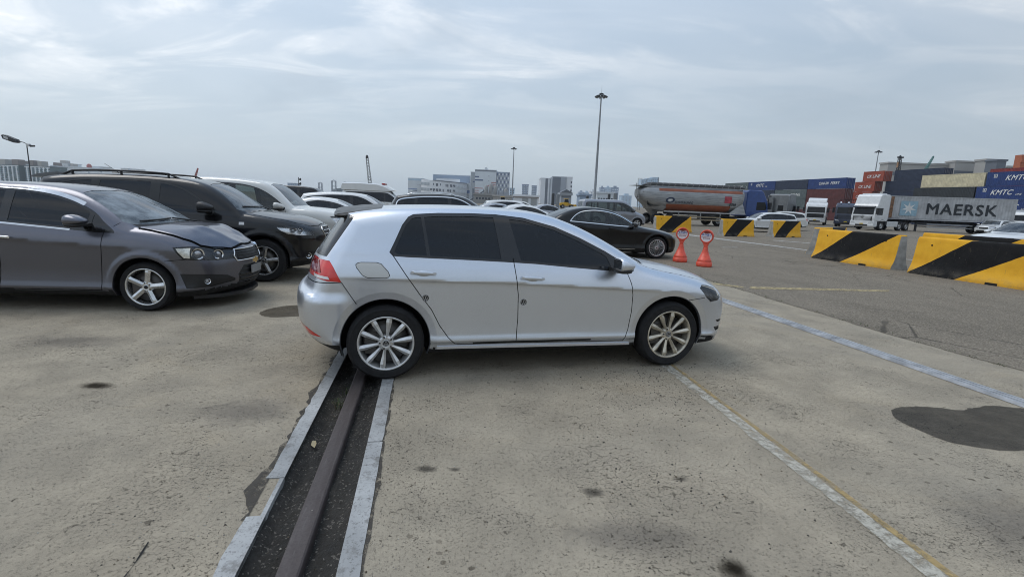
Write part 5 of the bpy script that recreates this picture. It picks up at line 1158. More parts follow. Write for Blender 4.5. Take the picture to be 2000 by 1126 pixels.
def suv(wb, H, W, R, paintm, gl=G_DARK, res=.05, wheel='fivetwin', rr=.25, fo=.90, ro=.95, trim=TRIM, box=0., rim=ALLOY, key=None):
    """box=0 a rounded crossover, box=1 an upright off-roader"""
    h = H / 1.70; w = wb; b = box
    rt = -ro + .38 - .22 * b
    sil = [(w + fo - .3, .25), (w + fo - .08, .29), (w + fo, .45 * h), (w + fo + .01, .66 * h), (w + fo - .02, .86 * h + .05 * b), (w + fo - .10, .96 * h + .06 * b), (w + fo - .35, 1.04 * h + .06 * b), (w + .1, 1.10 * h + .04 * b), (w - .28, 1.15 * h, 1), (w - .55 + .06 * b, 1.34 * h), (w - .82 + .14 * b, 1.51 * h), (w - 1.08 + .20 * b, 1.62 * h), (w - 1.4 + .1 * b, 1.675 * h), (w - 1.9, 1.70 * h), (.4, 1.695 * h), (-.1, 1.665 * h + .02 * b), (rt, 1.60 * h + .05 * b, 1), (rt - .14 + .10 * b, 1.38 * h), (-ro + .12 - .04 * b, 1.10 * h), (-ro + .05, .9 * h), (-ro, .70 * h), (-ro, .5 * h), (-ro + .08, .37), (-ro + .3, .3), (w * .4, .26)]
    dlo = [(-ro + .40 - .10 * b, 1.20 * h, 1), (-ro + .50 - .20 * b, 1.44 * h), (.0 - .3 * b, 1.54 * h), (.5, 1.585 * h), (w - 1.5, 1.58 * h), (w - 1.15 + .1 * b, 1.50 * h), (w - .82 + .1 * b, 1.32 * h), (w - .52, 1.12 * h), (w - .54, 1.07 * h, 1), (w - 1.3, 1.09 * h), (.6, 1.12 * h), (0., 1.15 * h)]
    sp = dict(wb=wb, R=R, Ra=R + .06, yw=W / 2 - .02, flare=.018, flw=.06, res=res, paint=paintm, zlow=.27, k=.12, k2=.12, crown=.05 - .02 * b, cf=.36 - .08 * b, pf=2.6, cr=.22, pr=3, tcurve=.12, sil=sil,
        plan=[(-ro, W / 2 - .08), (-.5, W / 2 - .02), (0, W / 2 - .004), (w * .5, W / 2), (w, W / 2 - .002), (w + .4, W / 2 - .03), (w + fo, W / 2 - .09)],
        crease=[(-ro, 1.0 * h), (0, .98 * h), (w, .88 * h), (w + fo, .8 * h)], camp=[(-.6, 0), (0, .01), (w - .4, .01), (w, 0)], belt=[(-ro, 1.2 * h), (0, 1.155 * h), (w - .54, 1.07 * h), (w, 1.05 * h + .05 * b), (w + fo, .9 * h + .08 * b)],
        sec=[(-.1, .08), (0, .05), (.1, .02), (.16, .006), (.3, .018), (.6, .016), (1, 0), (1.5, .014), (2, .045), (2.2, .046)], shoulder=.012, tumble=.27 - .08 * b,
        wheel=dict(key=key or 'suv%.2f%s' % (R, wheel), rr=rr, w=.235, style=wheel, mat=rim), handles=[(.5, 1.02 * h, .2), (1.4, .98 * h, .2)], mirror=(w - .62, 1.13 * h, .11, .115, .08))
    sp['parts'] = [('s', 'seam', [(w - .52, 1.08 * h), (w - .49, .9 * h), (w - .52, .5 * h), (w - .60, .36), (.5, .37)], .010), ('s', 'seam', [(w * .44, 1.12 * h), (w * .45, .8 * h), (w * .44, .37), (.55, .38), (.45, .6 * h), (.25, .9 * h), (.2, 1.16 * h)], .010)] \
        + glazing(dlo, [(.12, .05, .10), (w * .42, w * .44, .12)], gl, trim) \
        + [('headlamp', 'both', [(w + fo - .46, .95 * h + .04 * b), (w + fo - .2, .95 * h + .05 * b), (w + fo + .02, .90 * h), (w + fo + .02, .76 * h), (w + fo - .28, .78 * h)], (0, 2), lambda x, y, z, a, b_, c: (x > w + .2) & (y < -.42), LENS, -.001, dict(back=(.04, REFL))),
           ('tail_lamp', 'both', [(-ro - .1, 1.10 * h), (-ro + .32, 1.10 * h), (-ro + .22, .88 * h), (-ro - .1, .86 * h)], (0, 2), lambda x, y, z, a, b_, c: (x < -.4) & (y < -.45), RED, 0),
           ('upper_grille', 'centre', [(.01, .66 * h), (.01, .88 * h), (-.36, .88 * h), (-.38, .68 * h)], (1, 2), lambda x, y, z, a, b_, c: a > .3, BLK, -.012), ('lower_grille', 'centre', [(.01, .34), (.01, .50), (-.55, .50), (-.6, .36)], (1, 2), lambda x, y, z, a, b_, c: a > .3, BLK, -.012),
           ('windscreen', 'centre', yz_win(1.165 * h, 1.61 * h, .74, .60), (1, 2), FRONT(1.12 * h, w * .4), G_SCREEN, -.004), ('rear_window', 'centre', yz_win(1.2 * h, 1.57 * h, .66, .56), (1, 2), REAR(1.15 * h, w * .2), G_TINT, -.004),
           ('front_door', 'both', [(w * .44, 1.2 * h), (w * .45, .8 * h), (w * .44, .37), (w - .60, .36), (w - .52, .5 * h), (w - .49, .9 * h), (w - .52, 1.15 * h)], (0, 2), SIDE, paintm, 0),
           ('rear_door', 'both', [(w * .44, 1.2 * h), (w * .45, .8 * h), (w * .44, .37), (.55, .38), (.45, .6 * h), (.25, .9 * h), (.2, 1.2 * h)], (0, 2), SIDE, paintm, 0)]
    return sp, dlo
WHITEP = paint('white_paint', (.66, .67, .67), 0, .35, .3); WHITEP2 = paint('pearl_white_paint', (.60, .60, .575), 0, .35, .35); JETP = paint('jet_black_paint', (.003, .003, .0035), .0, .3, .06, coat=.6, spec=.2); SILV3 = paint('mid_silver_paint', (.34, .355, .385), .6, .36, .35); DGRY = paint('charcoal_paint', (.016, .0165, .018), .2, .34, .10, coat=.8, spec=.3)
# black saloon right of centre
sp, dl = sedan(2.874, 1.45, 1.86, .33, JETP, G_MID, .045, 'multi', .242, .82, 1.06, interior=True)
car_m, BM_ = car(sp, 'saloon', 'black saloon with chrome window line behind the silver hatchback bonnet', 'car', (1.2786, 15.124), .1396)
side_band(BM_, [(p[0], p[1]) for p in dl[8:] + [dl[0]]], .024, CHR, 'window_chrome', car_m); side_band(BM_, [dl[0][:2]] + [p[:2] for p in dl[1:8]], .022, CHR, 'window_chrome', car_m)
side_band(BM_, [(.55, .29), (2.2, .275)], .02, CHR, 'sill_chrome', car_m)
# white boxy off-roader behind the black SUV
sp, dl = suv(2.75, 1.80, 1.93, .37, WHITEP2, [G_DARK, G_MID, G_MID], .042, 'fivetwin', .26, .86, .95, box=.8)
car_r, BR = car(sp, 'suv', 'white boxy off-roader with black window pillars behind the black SUV', 'car', (-7.35, 11.25), .19)
sp, dl = sedan(2.70, 1.43, 1.80, .32, WHITEP, G_DARK, .045)
car(sp, 'saloon', 'white saloon beyond the off-roader, seen over its bonnet', 'car', (-6.75, 15.2), .17, 'cars parked in the left row')
sp, dl = suv(2.70, 1.62, 1.85, .35, WHITEP, G_TINT, .048)
car(sp, 'suv', 'white crossover with black windows behind the white saloon', 'car', (-7.2, 18.6), .17, 'cars parked in the left row')
sp, dl = suv(2.90, 1.90, 1.90, .35, JETP, G_TINT, .055, box=.9)
car(sp, 'van', 'black people carrier at the far end of the left row', 'car', (-12.6, 26.5), .15, 'cars parked in the left row')
# black crossover behind the silver hatchback, chrome arch round its windows
sp, dl = suv(2.705, 1.68, 1.845, .36, DGRY, G_TINT, .042)
car_q, BQ = car(sp, 'suv', 'black crossover with chrome window arch showing over the hatchback roof', 'car', (-3.35, 16.6), .13)
side_band(BQ, [p[:2] for p in dl[0:8]], .03, CHR, 'window_chrome', car_q)
roof_rails(BQ, car_q, -.2, 1.35, .60, .035, CHR)
FARC = {}
def far_car(fn, args, loc, yaw, name, label, cat='car', group='cars parked in the middle of the yard', res=.07, base=None, **kw):
    """build a car once per shape; further ones are copies, repainted where needed"""
    k = (fn.__name__, base, res) if base else None; pm = args[4]
    if k and k in FARC:
        src, old = FARC[k]; o = copy_tree(src); o.name = name; o.location = (loc[0], loc[1], 0); o.rotation_euler = (0, 0, yaw)
        if old is not pm:
            for ch in o.children_recursive:
                if ch.type == 'MESH' and any(m_ is old for m_ in ch.data.materials):
                    ch.data = ch.data.copy()
                    for i, m_ in enumerate(ch.data.materials):
                        if m_ is old: ch.data.materials[i] = pm
        if 'group' in o.keys(): del o['group']
        tag(o, label, cat, group); return o
    sp, _ = fn(*args, res=res, **kw); o = car(sp, name, label, cat, loc, yaw, group)[0]
    if k: FARC[k] = (o, pm)
    return o
far_car(sedan, (2.70, 1.42, 1.80, .32, WHITEP, G_DARK), (-.55, 22.3), .12, 'saloon', 'white saloon roof left of the black saloon', base='s')
far_car(sedan, (2.75, 1.43, 1.82, .32, SILV3, G_DARK), (-1.9, 26.2), .12, 'saloon', 'silver saloon roof behind the white saloon in the yard', base='s')
far_car(suv, (2.65, 1.60, 1.82, .34, WHITEP, G_DARK), (-1.3, 31.5), .12, 'suv', 'white crossover in the middle of the yard', base='u')
far_car(sedan, (2.70, 1.43, 1.80, .32, JETP, G_DARK), (-4.4, 35.5), .12, 'saloon', 'black saloon far back in the yard', base='s')
far_car(sedan, (2.70, 1.44, 1.80, .32, SILV3, G_DARK), (1.5, 38.5), .12, 'saloon', 'silver saloon left of the grey van', base='s')
far_car(suv, (2.70, 1.66, 1.84, .34, SILV3, G_DARK), (-10.6, 41.5), .12, 'suv', 'silver crossover in front of the warehouses', base='u')
far_car(sedan, (2.75, 1.45, 1.84, .32, WHITEP2, G_DARK), (5.6, 46.5), .12, 'saloon', 'cream saloon behind the grey van', base='s')
far_car(suv, (2.60, 1.58, 1.80, .33, WHITEP2, G_DARK), (-.6, 48.), .12, 'suv', 'small cream crossover far back in the yard', base='u')
# white estate behind the barriers, and two white cars at the right
far_car(suv, (2.75, 1.47, 1.85, .33, WHITEP, G_DARK), (20.2, 37.6), math.pi - .05, 'estate_car', 'white estate car behind the small striped barriers', 'car', None, .06)
far_car(suv, (2.60, 1.50, 1.80, .33, WHITEP2, G_DARK), (24.5, 43.5), math.pi - .35, 'hatchback', 'white hatchback beside the grey truck tractor', 'car', None, .07, base='u')
far_car(suv, (2.65, 1.62, 1.83, .34, WHITEP, G_DARK), (51.6, 53.0), math.pi + .45, 'suv', 'white crossover in front of the container trailer', 'car', None, .07, base='u')
far_car(suv, (2.75, 1.56, 1.85, .34, WHITEP, G_MID), (22.6, 20.6), math.pi + .12, 'suv', 'white SUV at the right edge behind the large barriers', 'car', None, .045)
# silver van: long roof, short nose
def van(L, wb, H, W, R, paintm, gl, res, fo=.80, hood=.95):
    ro = L - wb - fo; w = wb
    sil = [(w + fo - .25, .24), (w + fo - .05, .28), (w + fo, .45), (w + fo, .65), (w + fo - .05, .82), (w + fo - .18, .95), (w + .25, 1.10), (w + .02, 1.18, 1), (w - .25, 1.42), (w - .55, 1.68), (w - .80, H - .10), (w - 1.15, H - .02), (w - 1.8, H), (0, H - .01), (-ro + .18, H - .05), (-ro + .06, H - .16), (-ro, 1.2), (-ro - .02, .7), (-ro + .02, .4), (-ro + .2, .3), (w * .4, .24)]
    dlo = [(-ro + .22, 1.18, 1), (-ro + .28, H - .30), (-ro + .42, H - .22), (w - 1.2, H - .20), (w - .85, H - .30), (w - .45, 1.42), (w - .20, 1.18), (w - .22, 1.12, 1), (.5, 1.14)]
    sp = dict(wb=wb, R=R, Ra=R + .06, yw=W / 2 - .03, flare=.018, flw=.06, res=res, paint=paintm, zlow=.27, k=.16, k2=.14, crown=.06, cf=.34, pf=2.6, cr=.08, pr=4, tcurve=.06, spine=.75, zspine=.8, sil=sil,
        plan=[(-ro, W / 2 - .03), (0, W / 2), (w * .6, W / 2), (w, W / 2 - .005), (w + fo, W / 2 - .12)], crease=[(-ro, .92), (w + fo, .86)], camp=[(-ro, .008), (w - .4, .008), (w, 0)], belt=[(-ro, 1.16), (w - .2, 1.12), (w + fo, .92)],
        sec=[(-.1, .08), (0, .05), (.1, .02), (.16, .006), (.3, .012), (.6, .01), (1, 0), (1.5, .008), (2, .025), (2.2, .026)], shoulder=.008, tumble=.16,
        wheel=dict(key='van', rr=.22, w=.215, style='five', mat=ALLOY), handles=[(.9, 1.02, .2), (w - 1.0, 1.02, .2)], mirror=(w - .35, 1.22, .10, .11, .11))
    sp['parts'] = [('s', 'seam', [(w - .22, 1.12), (w - .16, .9), (w - .25, .6), (w - .55, .34), (w - 1.15, .34), (w - 1.16, 1.14)], .01), ('s', 'seam', [(w - 1.18, .34), (.35, .34), (.30, 1.14)], .01)] + glazing(dlo, [(.10, .10, .10), (w - 1.22, w - 1.16, .12)], gl) \
        + [('headlamp', 'both', [(w + fo - .42, .95), (w + fo - .15, .93), (w + fo + .02, .84), (w + fo + .02, .68), (w + fo - .22, .72)], (0, 2), lambda x, y, z, a, b_, c: (x > w + .2) & (y < -.42), LENS, -.001, dict(back=(.04, REFL))), ('windscreen', 'centre', yz_win(1.2, H - .12, .74, .62), (1, 2), FRONT(1.15, w * .5), G_SCREEN, -.004), ('rear_window', 'centre', yz_win(1.2, H - .2, .66, .62), (1, 2), REAR(1.1, 0), gl, -.004),
           ('tail_lamp', 'both', [(-ro - .1, 1.3), (-ro + .10, 1.3), (-ro + .10, .9), (-ro - .1, .9)], (0, 2), lambda x, y, z, a, b_, c: (x < -.3) & (y < -.55), RED, 0),
           ('front_door', 'both', [(w - .22, 1.16), (w - .16, .9), (w - .25, .6), (w - .55, .34), (w - 1.15, .34), (w - 1.16, 1.2)], (0, 2), SIDE, paintm, 0), ('sliding_door', 'both', [(w - 1.18, .34), (.35, .34), (.30, 1.2), (w - 1.18, 1.2)], (0, 2), SIDE, paintm, 0)]
    return sp
car_v, BV = car(van(4.80, 3.0, 1.93, 1.90, .34, paint('grey_van_paint', (.24, .255, .29), .5, .4, .35), G_MID, .05), 'van', 'grey passenger van parked left of the tank trailer', 'van', (5.55, 35.6), .10)
# ambulance with raised roof and green stripe
sp = van(5.1, 3.2, 2.0, 1.92, .34, WHITEP, G_TINT, .06); car_e, BE = car(sp, 'ambulance', 'white high-roof ambulance with green roof stripe', 'van', (-11.7, 37.3), .10)
m = MB(); pr = [(-1.05, 1.93), (-1.12, 2.06), (-1.0, 2.40), (.4, 2.44), (1.6, 2.40), (2.2, 2.24), (2.75, 1.96), (2.4, 1.90)]
vs = []; ys = [(-.80, 1.), (-.72, .98), (.72, .98), (.80, 1.)]
for y, k in ((-.84, .90), (-.70, 1.), (.70, 1.), (.84, .90)): vs += [(x * (k if x > 0 else 1), y, 1.9 + (z - 1.9) * k) for x, z in pr]
n = len(pr); m.add(vs, [[j * n + i, j * n + (i + 1) % n, (j + 1) * n + (i + 1) % n, (j + 1) * n + i] for j in range(3) for i in range(n)] + [list(range(n)), list(range(3 * n, 4 * n))[::-1]]); m.build('raised_roof', WHITEP, car_e)
for a, b in ((-.55, .55), (.95, 1.85)): m = MB(); m.add([(a, -.835, 2.10), (b, -.835, 2.08), (b, -.80, 2.22), (a, -.80, 2.25)], [[0, 1, 2, 3]]); m.build('green_stripe', flat('green_vinyl', (.02, .14, .05), .4), car_e)
m = MB(); m.cbox(1.75, 2.0, -.5, .5, 2.36, 2.47, .03); m.build('light_bar', flat('red_light_bar', (.35, .03, .03), .25), car_e)

# ------------------------------------------------------------------ a pixel of the calibrated photograph, at depth Y, as a point in the yard
def at(px, py, Y):
    d = _f * CAM_F + _r2 * (px - 1000) - _u2 * (py - 563); d = d * (Y / d.y); return Vector((d.x, d.y, d.z + CAM_H))

# ------------------------------------------------------------------ striped concrete barriers
def stripe_mat(L, H):
    k = 'barrier_stripes_%.1f' % L
    if k in MATS: return MATS[k]
    g = NG(k); sx = g.n('ShaderNodeSeparateXYZ'); g.l(g.co(), sx.inputs[0]); zf = g.math('DIVIDE', sx.outputs[2], H)
    jit = g.math('MULTIPLY', g.math('SUBTRACT', g.noise(9, 4), .5), .012)
    x = g.math('ADD', g.math('ADD', g.math('DIVIDE', sx.outputs[0], L), .5), jit)
    lo = g.math('ADD', g.math('MULTIPLY', zf, .45), .0); hi = g.math('ADD', g.math('MULTIPLY', zf, .56), .41)
    blk = g.math('MULTIPLY', g.math('GREATER_THAN', x, lo), g.math('LESS_THAN', x, hi))
    n = g.noise(3, 6, .65); f = g.noise(40, 5, .7)
    yel = g.mix(g.ramp(n, .3, .7), (.70, .35, .022), (.80, .43, .032)); yel = g.mix(g.ramp(f, .62, .8, 0, .6), yel, (.36, .25, .10))
    bk = g.mix(g.ramp(n, .3, .7), (.005, .005, .0055), (.012, .012, .0125)); bk = g.mix(g.ramp(f, .62, .8, 0, .5), bk, (.06, .058, .055))
    col = g.mix(blk, yel, bk)
    chip = g.ramp(g.math('ADD', g.math('MULTIPLY', g.noise(5, 7, .7, .6), .6), g.math('MULTIPLY', f, .4)), .63, .67); col = g.mix(g.math('MULTIPLY', chip, .8), col, (.33, .31, .28))
    dirt = g.math('MULTIPLY', g.ramp(sx.outputs[2], .30, .0), g.ramp(g.noise(6, 6, .7), .35, .7)); col = g.mix(g.math('MULTIPLY', dirt, .5), col, (.14, .12, .095))
    dr = g.math('MULTIPLY', g.ramp(g.noise(4, 5, .6, sc=(6, 6, .5)), .60, .75), .30); col = g.mix(dr, col, (.18, .14, .08))
    g.set('Base Color', col); g.set('Specular IOR Level', .2); g.set('Roughness', g.ramp(f, .3, .7, .55, .8)); g.bump(g.math('ADD', f, g.noise(12, 5)), .25, .01); MATS[k] = g.m; return g.m
BCON = flat('bare_barrier_concrete', (.36, .35, .325), .9, var=.3, scale=4, bump=.4, bscale=35)
HOLE = flat('dark_hole', (.01, .01, .01), .9)
def barrier(loc, yaw, L, label, H=1.0, name='concrete_barrier'):
    root = empty(name, (loc[0], loc[1], .004), yaw, label, 'barrier', 'striped concrete barriers')
    half_p = [(.30, 0), (.297, .05), (.285, .09), (.255, .15), (.222, .22), (.198, .30), (.18, .40), (.165, .52), (.145, .72), (.122, .90), (.115, .965), (.10, 1.0)]
    P = [(y, z * H) for y, z in half_p]; full = [(-y, z) for y, z in P] + [(y, z) for y, z in P[::-1]]
    m = MB(); n = len(full); c = .02; xs = [-L / 2, -L / 2 + c, L / 2 - c, L / 2]; vs = []
    for i, x in enumerate(xs):
        k = .965 if i in (0, 3) else 1.; vs += [(x, y * k, (z - .004) * (k if z > .5 else 1) + .004) for y, z in full]
    fs = [[j * n + i, j * n + (i + 1) % n, (j + 1) * n + (i + 1) % n, (j + 1) * n + i] for j in range(3) for i in range(n - 1)]
    m.add(vs, fs, 0); bm = m.build('barrier_body', stripe_mat(L, H), root)
    for f in bm.data.polygons: f.use_smooth = True
    for s, nm in ((0, 'end_face'), (3, 'end_face')):
        e = MB(); e.add([vs[s * n + i] for i in range(n)], [list(range(n)) if s else list(range(n))[::-1]]); e.build(nm, BCON, root)
    for sx in (-.30, .30):          # fork pockets and lifting holes on both faces
        for sy in (-1, 1):
            p = MB(); p.box(sx * L * .62 - .13, sx * L * .62 + .13, sy * .29 - .012, sy * .29 + .012, .0, .055); p.build('fork_pocket', HOLE, root)
            h = MB(); h.tube((sx * L * 1.2, sy * .125, .80 * H), (sx * L * 1.2, sy * .145, .80 * H), .022, n=12); h.build('lifting_hole', HOLE, root)
    return root
def barrier_face(a, b, side, L, label, H=1.0):
    """a, b: the two bottom corners of the visible face"""
    A, B_ = Vector((*a, 0)), Vector((*b, 0)); d = (B_ - A).normalized(); n = Vector((-d.y, d.x, 0)) * side; c = A + d * L / 2 + n * .30
    return barrier((c.x, c.y), math.atan2(d.y, d.x), L, label, H)
barrier_face((10.34, 17.12), (10.90, 14.14), 1, 3.0, 'large striped barrier, left one of the two nearest, with bare grey right end')
barrier_face((10.93, 13.60), (11.50, 10.8), 1, 3.0, 'large striped barrier cut by the right edge of the picture')
barrier_face((14.25, 17.5), (14.85, 14.6), 1, 3.0, 'striped barrier standing behind the gap between the two nearest ones')
barrier((12.33, 19.35), R_(41), 3.0, 'barrier turned end-on behind the left large one, its bare grey end showing')
barrier_face((8.89, 30.9), (11.5, 31.75), 1, 2.6, 'small striped barrier directly behind the two red stands')
barrier_face((12.24, 28.9), (14.2, 29.6), 1, 2.3, 'small striped barrier in front of the white estate car, middle of three')
barrier_face((15.85, 30.2), (18.2, 31.2), 1, 2.4, 'small striped barrier, rightmost of the three small ones')

# ------------------------------------------------------------------ red no-parking stands
REDP = flat('red_orange_plastic', (.68, .085, .045), .45, var=.2, scale=9); SGNW = flat('sign_white', (.74, .72, .74), .4, var=.05); SBLU = flat('sign_blue_print', (.03, .05, .26), .5, var=0); SRED = flat('sign_dark_red_print', (.24, .03, .05), .5, var=0)
def stand(loc, yaw, label, sc=1.):
    root = empty('no_parking_stand', (loc[0], loc[1], .004), yaw, label, 'sign stand', 'red no-parking stands'); root.scale = (sc,) * 3
    m = MB(); m.lathe([(0, .003), (.195, .003), (.20, .02), (.20, .115), (.188, .12), (.180, .145), (.182, .150), (.165, .195), (.160, .198), (.148, .235), (.143, .238), (.115, .31), (.11, .313), (.080, .40), (.062, .47), (.055, .50), (0, .50)], 32); m.build('base', REDP, root)
    # paddle: flat board with a round head and a grip slot, thick like a moulding
    pts = []
    for i in range(25):
        a = R_(-128 + 256 * i / 24 + 90); pts.append((.175 * math.cos(a), .79 + .185 * math.sin(a)))
    outl = [(.055, .49), (.05, .53)] + pts + [(-.05, .53), (-.055, .49)]
    outl = [(-.055, .49), (-.045, .54), (-.075, .62)] + [(.17 * math.cos(R_(a)), .80 + .18 * math.sin(R_(a))) for a in range(215, -36, -10)] + [(.075, .62), (.045, .54), (.055, .49)]
    m = MB(); m.prism(outl, 1, -.045, .045); m.build('paddle', REDP, root)
    m = MB(); m.lathe([(.138, -.045), (.15, -.062), (.172, -.055), (.178, -.03)], 36, 1, (0, 0, .80)); m.build('rim_ring', REDP, root)
    m = MB(); q = [(.075 * math.cos(R_(a)), .905 + .028 * math.sin(R_(a))) for a in range(0, 360, 20)]; m.prism(q, 1, -.058, .058); m.build('grip_slot', flat('slot_shadow', (.20, .03, .02), .8), root)
    d = [(.140 * math.cos(R_(a)), .785 + .135 * math.sin(R_(a))) for a in list(range(128, 413, 8))]
    m = MB(); m.prism(d, 1, -.050, -.0455); s = m.build('sign_face', SGNW, root)
    m = MB(); m.box(-.134, .134, -.0525, -.050, .783, .793); m.build('sign_rule', SRED, root)
    link('sign_lettering', text_mesh('주차금지', .068, SBLU, 0, .0025, .95, .001), root, (0, -.0515, .836), (math.pi / 2, 0, 0)); link('sign_lettering', text_mesh('견인지역', .050, SRED, 0, .0012, .98, .001), root, (0, -.0515, .742), (math.pi / 2, 0, 0))
    return root
stand((4.79, 14.1), R_(-14), 'red plastic no-parking stand nearer the black saloon', 1.0); stand((5.13, 13.17), R_(-32), 'red plastic no-parking stand to the right of its twin, turned aside', 1.0)

# ------------------------------------------------------------------ high mast lights and lamp posts
POLE = flat('galvanised_pole', (.26, .275, .29), .5, .5, var=.15, scale=2); POLED = flat('dark_lamp_metal', (.045, .047, .05), .5, .4)
def mast(px, ybase, ytop, Y, label, lamps=10, zb=0.):
    t = at(px, ytop, Y); root = empty('high_mast_light', (t.x, t.y, 0), .3, label, 'lamp', 'high mast floodlights'); h = t.z
    m = MB(); m.lathe([(.42, 0), (.42, .9), (.34, 1.0), (.30, h * .4), (.15, h - .4), (.14, h)], 14); m.build('pole', POLE, root)
    m = MB(); m.lathe([(.5, 0), (.5, .06), (.1, .06)], 14); m.build('base_plate', POLE, root)
    m = MB(); m.lathe([(1.05, h - .50), (1.10, h - .45), (1.05, h - .40), (1.0, h - .45), (1.05, h - .50)], 28); m.lathe([(0, h + .15), (.5, h + .05), (.55, h - .15), (.2, h - .3)], 14); [m.tube((.2 * math.cos(a), .2 * math.sin(a), h - .2), (1.05 * math.cos(a), 1.05 * math.sin(a), h - .45), .04, n=6) for a in [i * math.pi / 4 for i in range(8)]]; m.build('lamp_ring', POLED, root)
    m = MB(); m.tube((0, 0, h), (0, 0, h + 2.0), .03, .012, 6); m.build('lightning_rod', POLED, root)
    for i in range(lamps):
        a = 2 * math.pi * i / lamps; f = MB(); f.cbox(-.05, .62, -.30, .30, -.10, .14, .05); o = f.build('floodlight', POLED, root, (1.0 * math.cos(a), 1.0 * math.sin(a), h - .55)); o.rotation_euler = (0, R_(28), a)
        l = MB(); l.box(.03, .56, -.24, .24, -.112, -.102); l.build('lamp_glass', flat('unlit_lamp_glass', (.22, .23, .24), .15), o)
    return root
mast(1174.8, 392, 183, 128, 'tall high mast floodlight standing right of the picture centre'); mast(1004, 390, 288, 250, 'distant high mast floodlight right of the striped warehouse', 8); mast(1716.5, 335, 294, 235, 'high mast floodlight rising behind the orange containers')
# street lamp at the far left
t = at(52, 281, 62); lp = empty('street_lamp', (t.x, t.y, 0), 0, 'street lamp with flat black head and a small camera at the left edge', 'lamp'); h = t.z
m = MB(); m.lathe([(.11, 0), (.11, .3), (.075, .35), (.055, h)], 12); m.build('pole', POLED, lp)
m = MB(); m.path([(0, 0, h), (-.35, 0, h + .16), (-1.1, 0, h + .30)], .045, 8); m.build('arm', POLED, lp)
m = MB(); m.prism([(-1.0, h + .12), (-1.10, h + .48), (-2.5, h + .98), (-2.75, h + .90), (-2.60, h + .48), (-1.3, h + .06)], 1, -.28, .28); m.build('lamp_head', POLED, lp)
m = MB(); m.add([(-2.45, -.285, h + .55), (-1.95, -.285, h + .38), (-1.95, -.285, h + .70), (-2.5, -.285, h + .86)], [[0, 1, 2, 3]]); m.build('lamp_glass', flat('lamp_panel', (.45, .46, .47), .3), lp)
m = MB(); m.cbox(.02, .40, -.14, .14, h - .30, h + .02, .04); m.build('camera_box', flat('white_box', (.5, .51, .52), .5), lp); m = MB(); m.tube((.42, 0, h - .22), (.95, 0, h - .22), .13, .10, 12); m.build('camera', POLED, lp)
t = at(583, 346, 60); sp_ = empty('loudspeaker_pole', (t.x, t.y, 0), 0, 'slim pole with two dark loudspeakers left of the crane boom', 'pole'); h = t.z
m = MB(); m.tube((0, 0, 0), (0, 0, h), .05, .04, 8); m.build('pole', POLED, sp_)
for z in (h - .25, h - .75): m = MB(); m.tube((.05, 0, z), (.25, 0, z), .06, .17, 12); m.build('loudspeaker', POLED, sp_)

# ------------------------------------------------------------------ containers
def cmat(name, col): return flat('container_' + name, col, .55, .0, var=.22, scale=1.2, bump=.1, bscale=14)
CM = dict(blue=cmat('blue', (.014, .042, .165)), navy=cmat('navy', (.022, .032, .062)), orange=cmat('orange_red', (.36, .070, .035)), maroon=cmat('maroon', (.10, .022, .020)), grey=cmat('grey_green', (.10, .125, .125)), dark=cmat('charcoal', (.026, .030, .033)), beige=cmat('beige', (.62, .55, .37)), silver=cmat('weathered_silver', (.42, .425, .43)), red=cmat('red', (.24, .03, .03)))
CMESH = {}
def container_meshes(L, H, key):
    k = (L, H, key)
    if k in CMESH: return CMESH[k]
    mt = CM[key]; W = 2.438; out = {}
    m = MB(); p = .278; n = int((L - .3) / p); x0 = -L / 2 + .15; vs = []
    for i in range(n):
        for dx, dy in ((0, 0), (.07 / .278, 0), (.139 / .278, .036), (.209 / .278, .036)): vs.append((x0 + (i + dx) * (L - .3) / n, dy))
    vs.append((L / 2 - .15, 0)); m.add([(x, y, .16) for x, y in vs] + [(x, y, H - .11) for x, y in vs], [[i, i + 1, len(vs) + i + 1, len(vs) + i] for i in range(len(vs) - 1)]); out['corrugated_side'] = m.mesh('corrugated_side', mt)
    m = MB(); m.box(-L / 2 + .1, L / 2 - .1, -W / 2 + .05, W / 2 - .05, H - .05, H - .02); [m.box(-L / 2 + .3 + i * .5, -L / 2 + .45 + i * .5, -W / 2 + .1, W / 2 - .1, H - .03, H - .008) for i in range(int((L - .6) / .5))]; out['roof'] = m.mesh('roof', mt)
    m = MB(); m.box(-.08, .08, -.08, .08, 0, H); out['corner_post'] = m.mesh('corner_post', mt)
    m = MB(); m.box(-L / 2 + .08, L / 2 - .08, -.04, .04, -.05, .05); out['rail'] = m.mesh('rail', mt)
    m = MB(); m.box(-.03, .03, -W / 2 + .08, W / 2 - .08, .05, H - .05); out['door_panel'] = m.mesh('door_panel', mt)
    m = MB(); [m.tube((.05, y, .15), (.05, y, H - .15), .022, n=6) for y in (-.85, -.35, .35, .85)]; m.box(.03, .05, -.012, .012, .1, H - .1); out['lock_rods'] = m.mesh('lock_rods', flat('galvanised_rods', (.3, .31, .32), .5, .6))
    CMESH[k] = out; return out
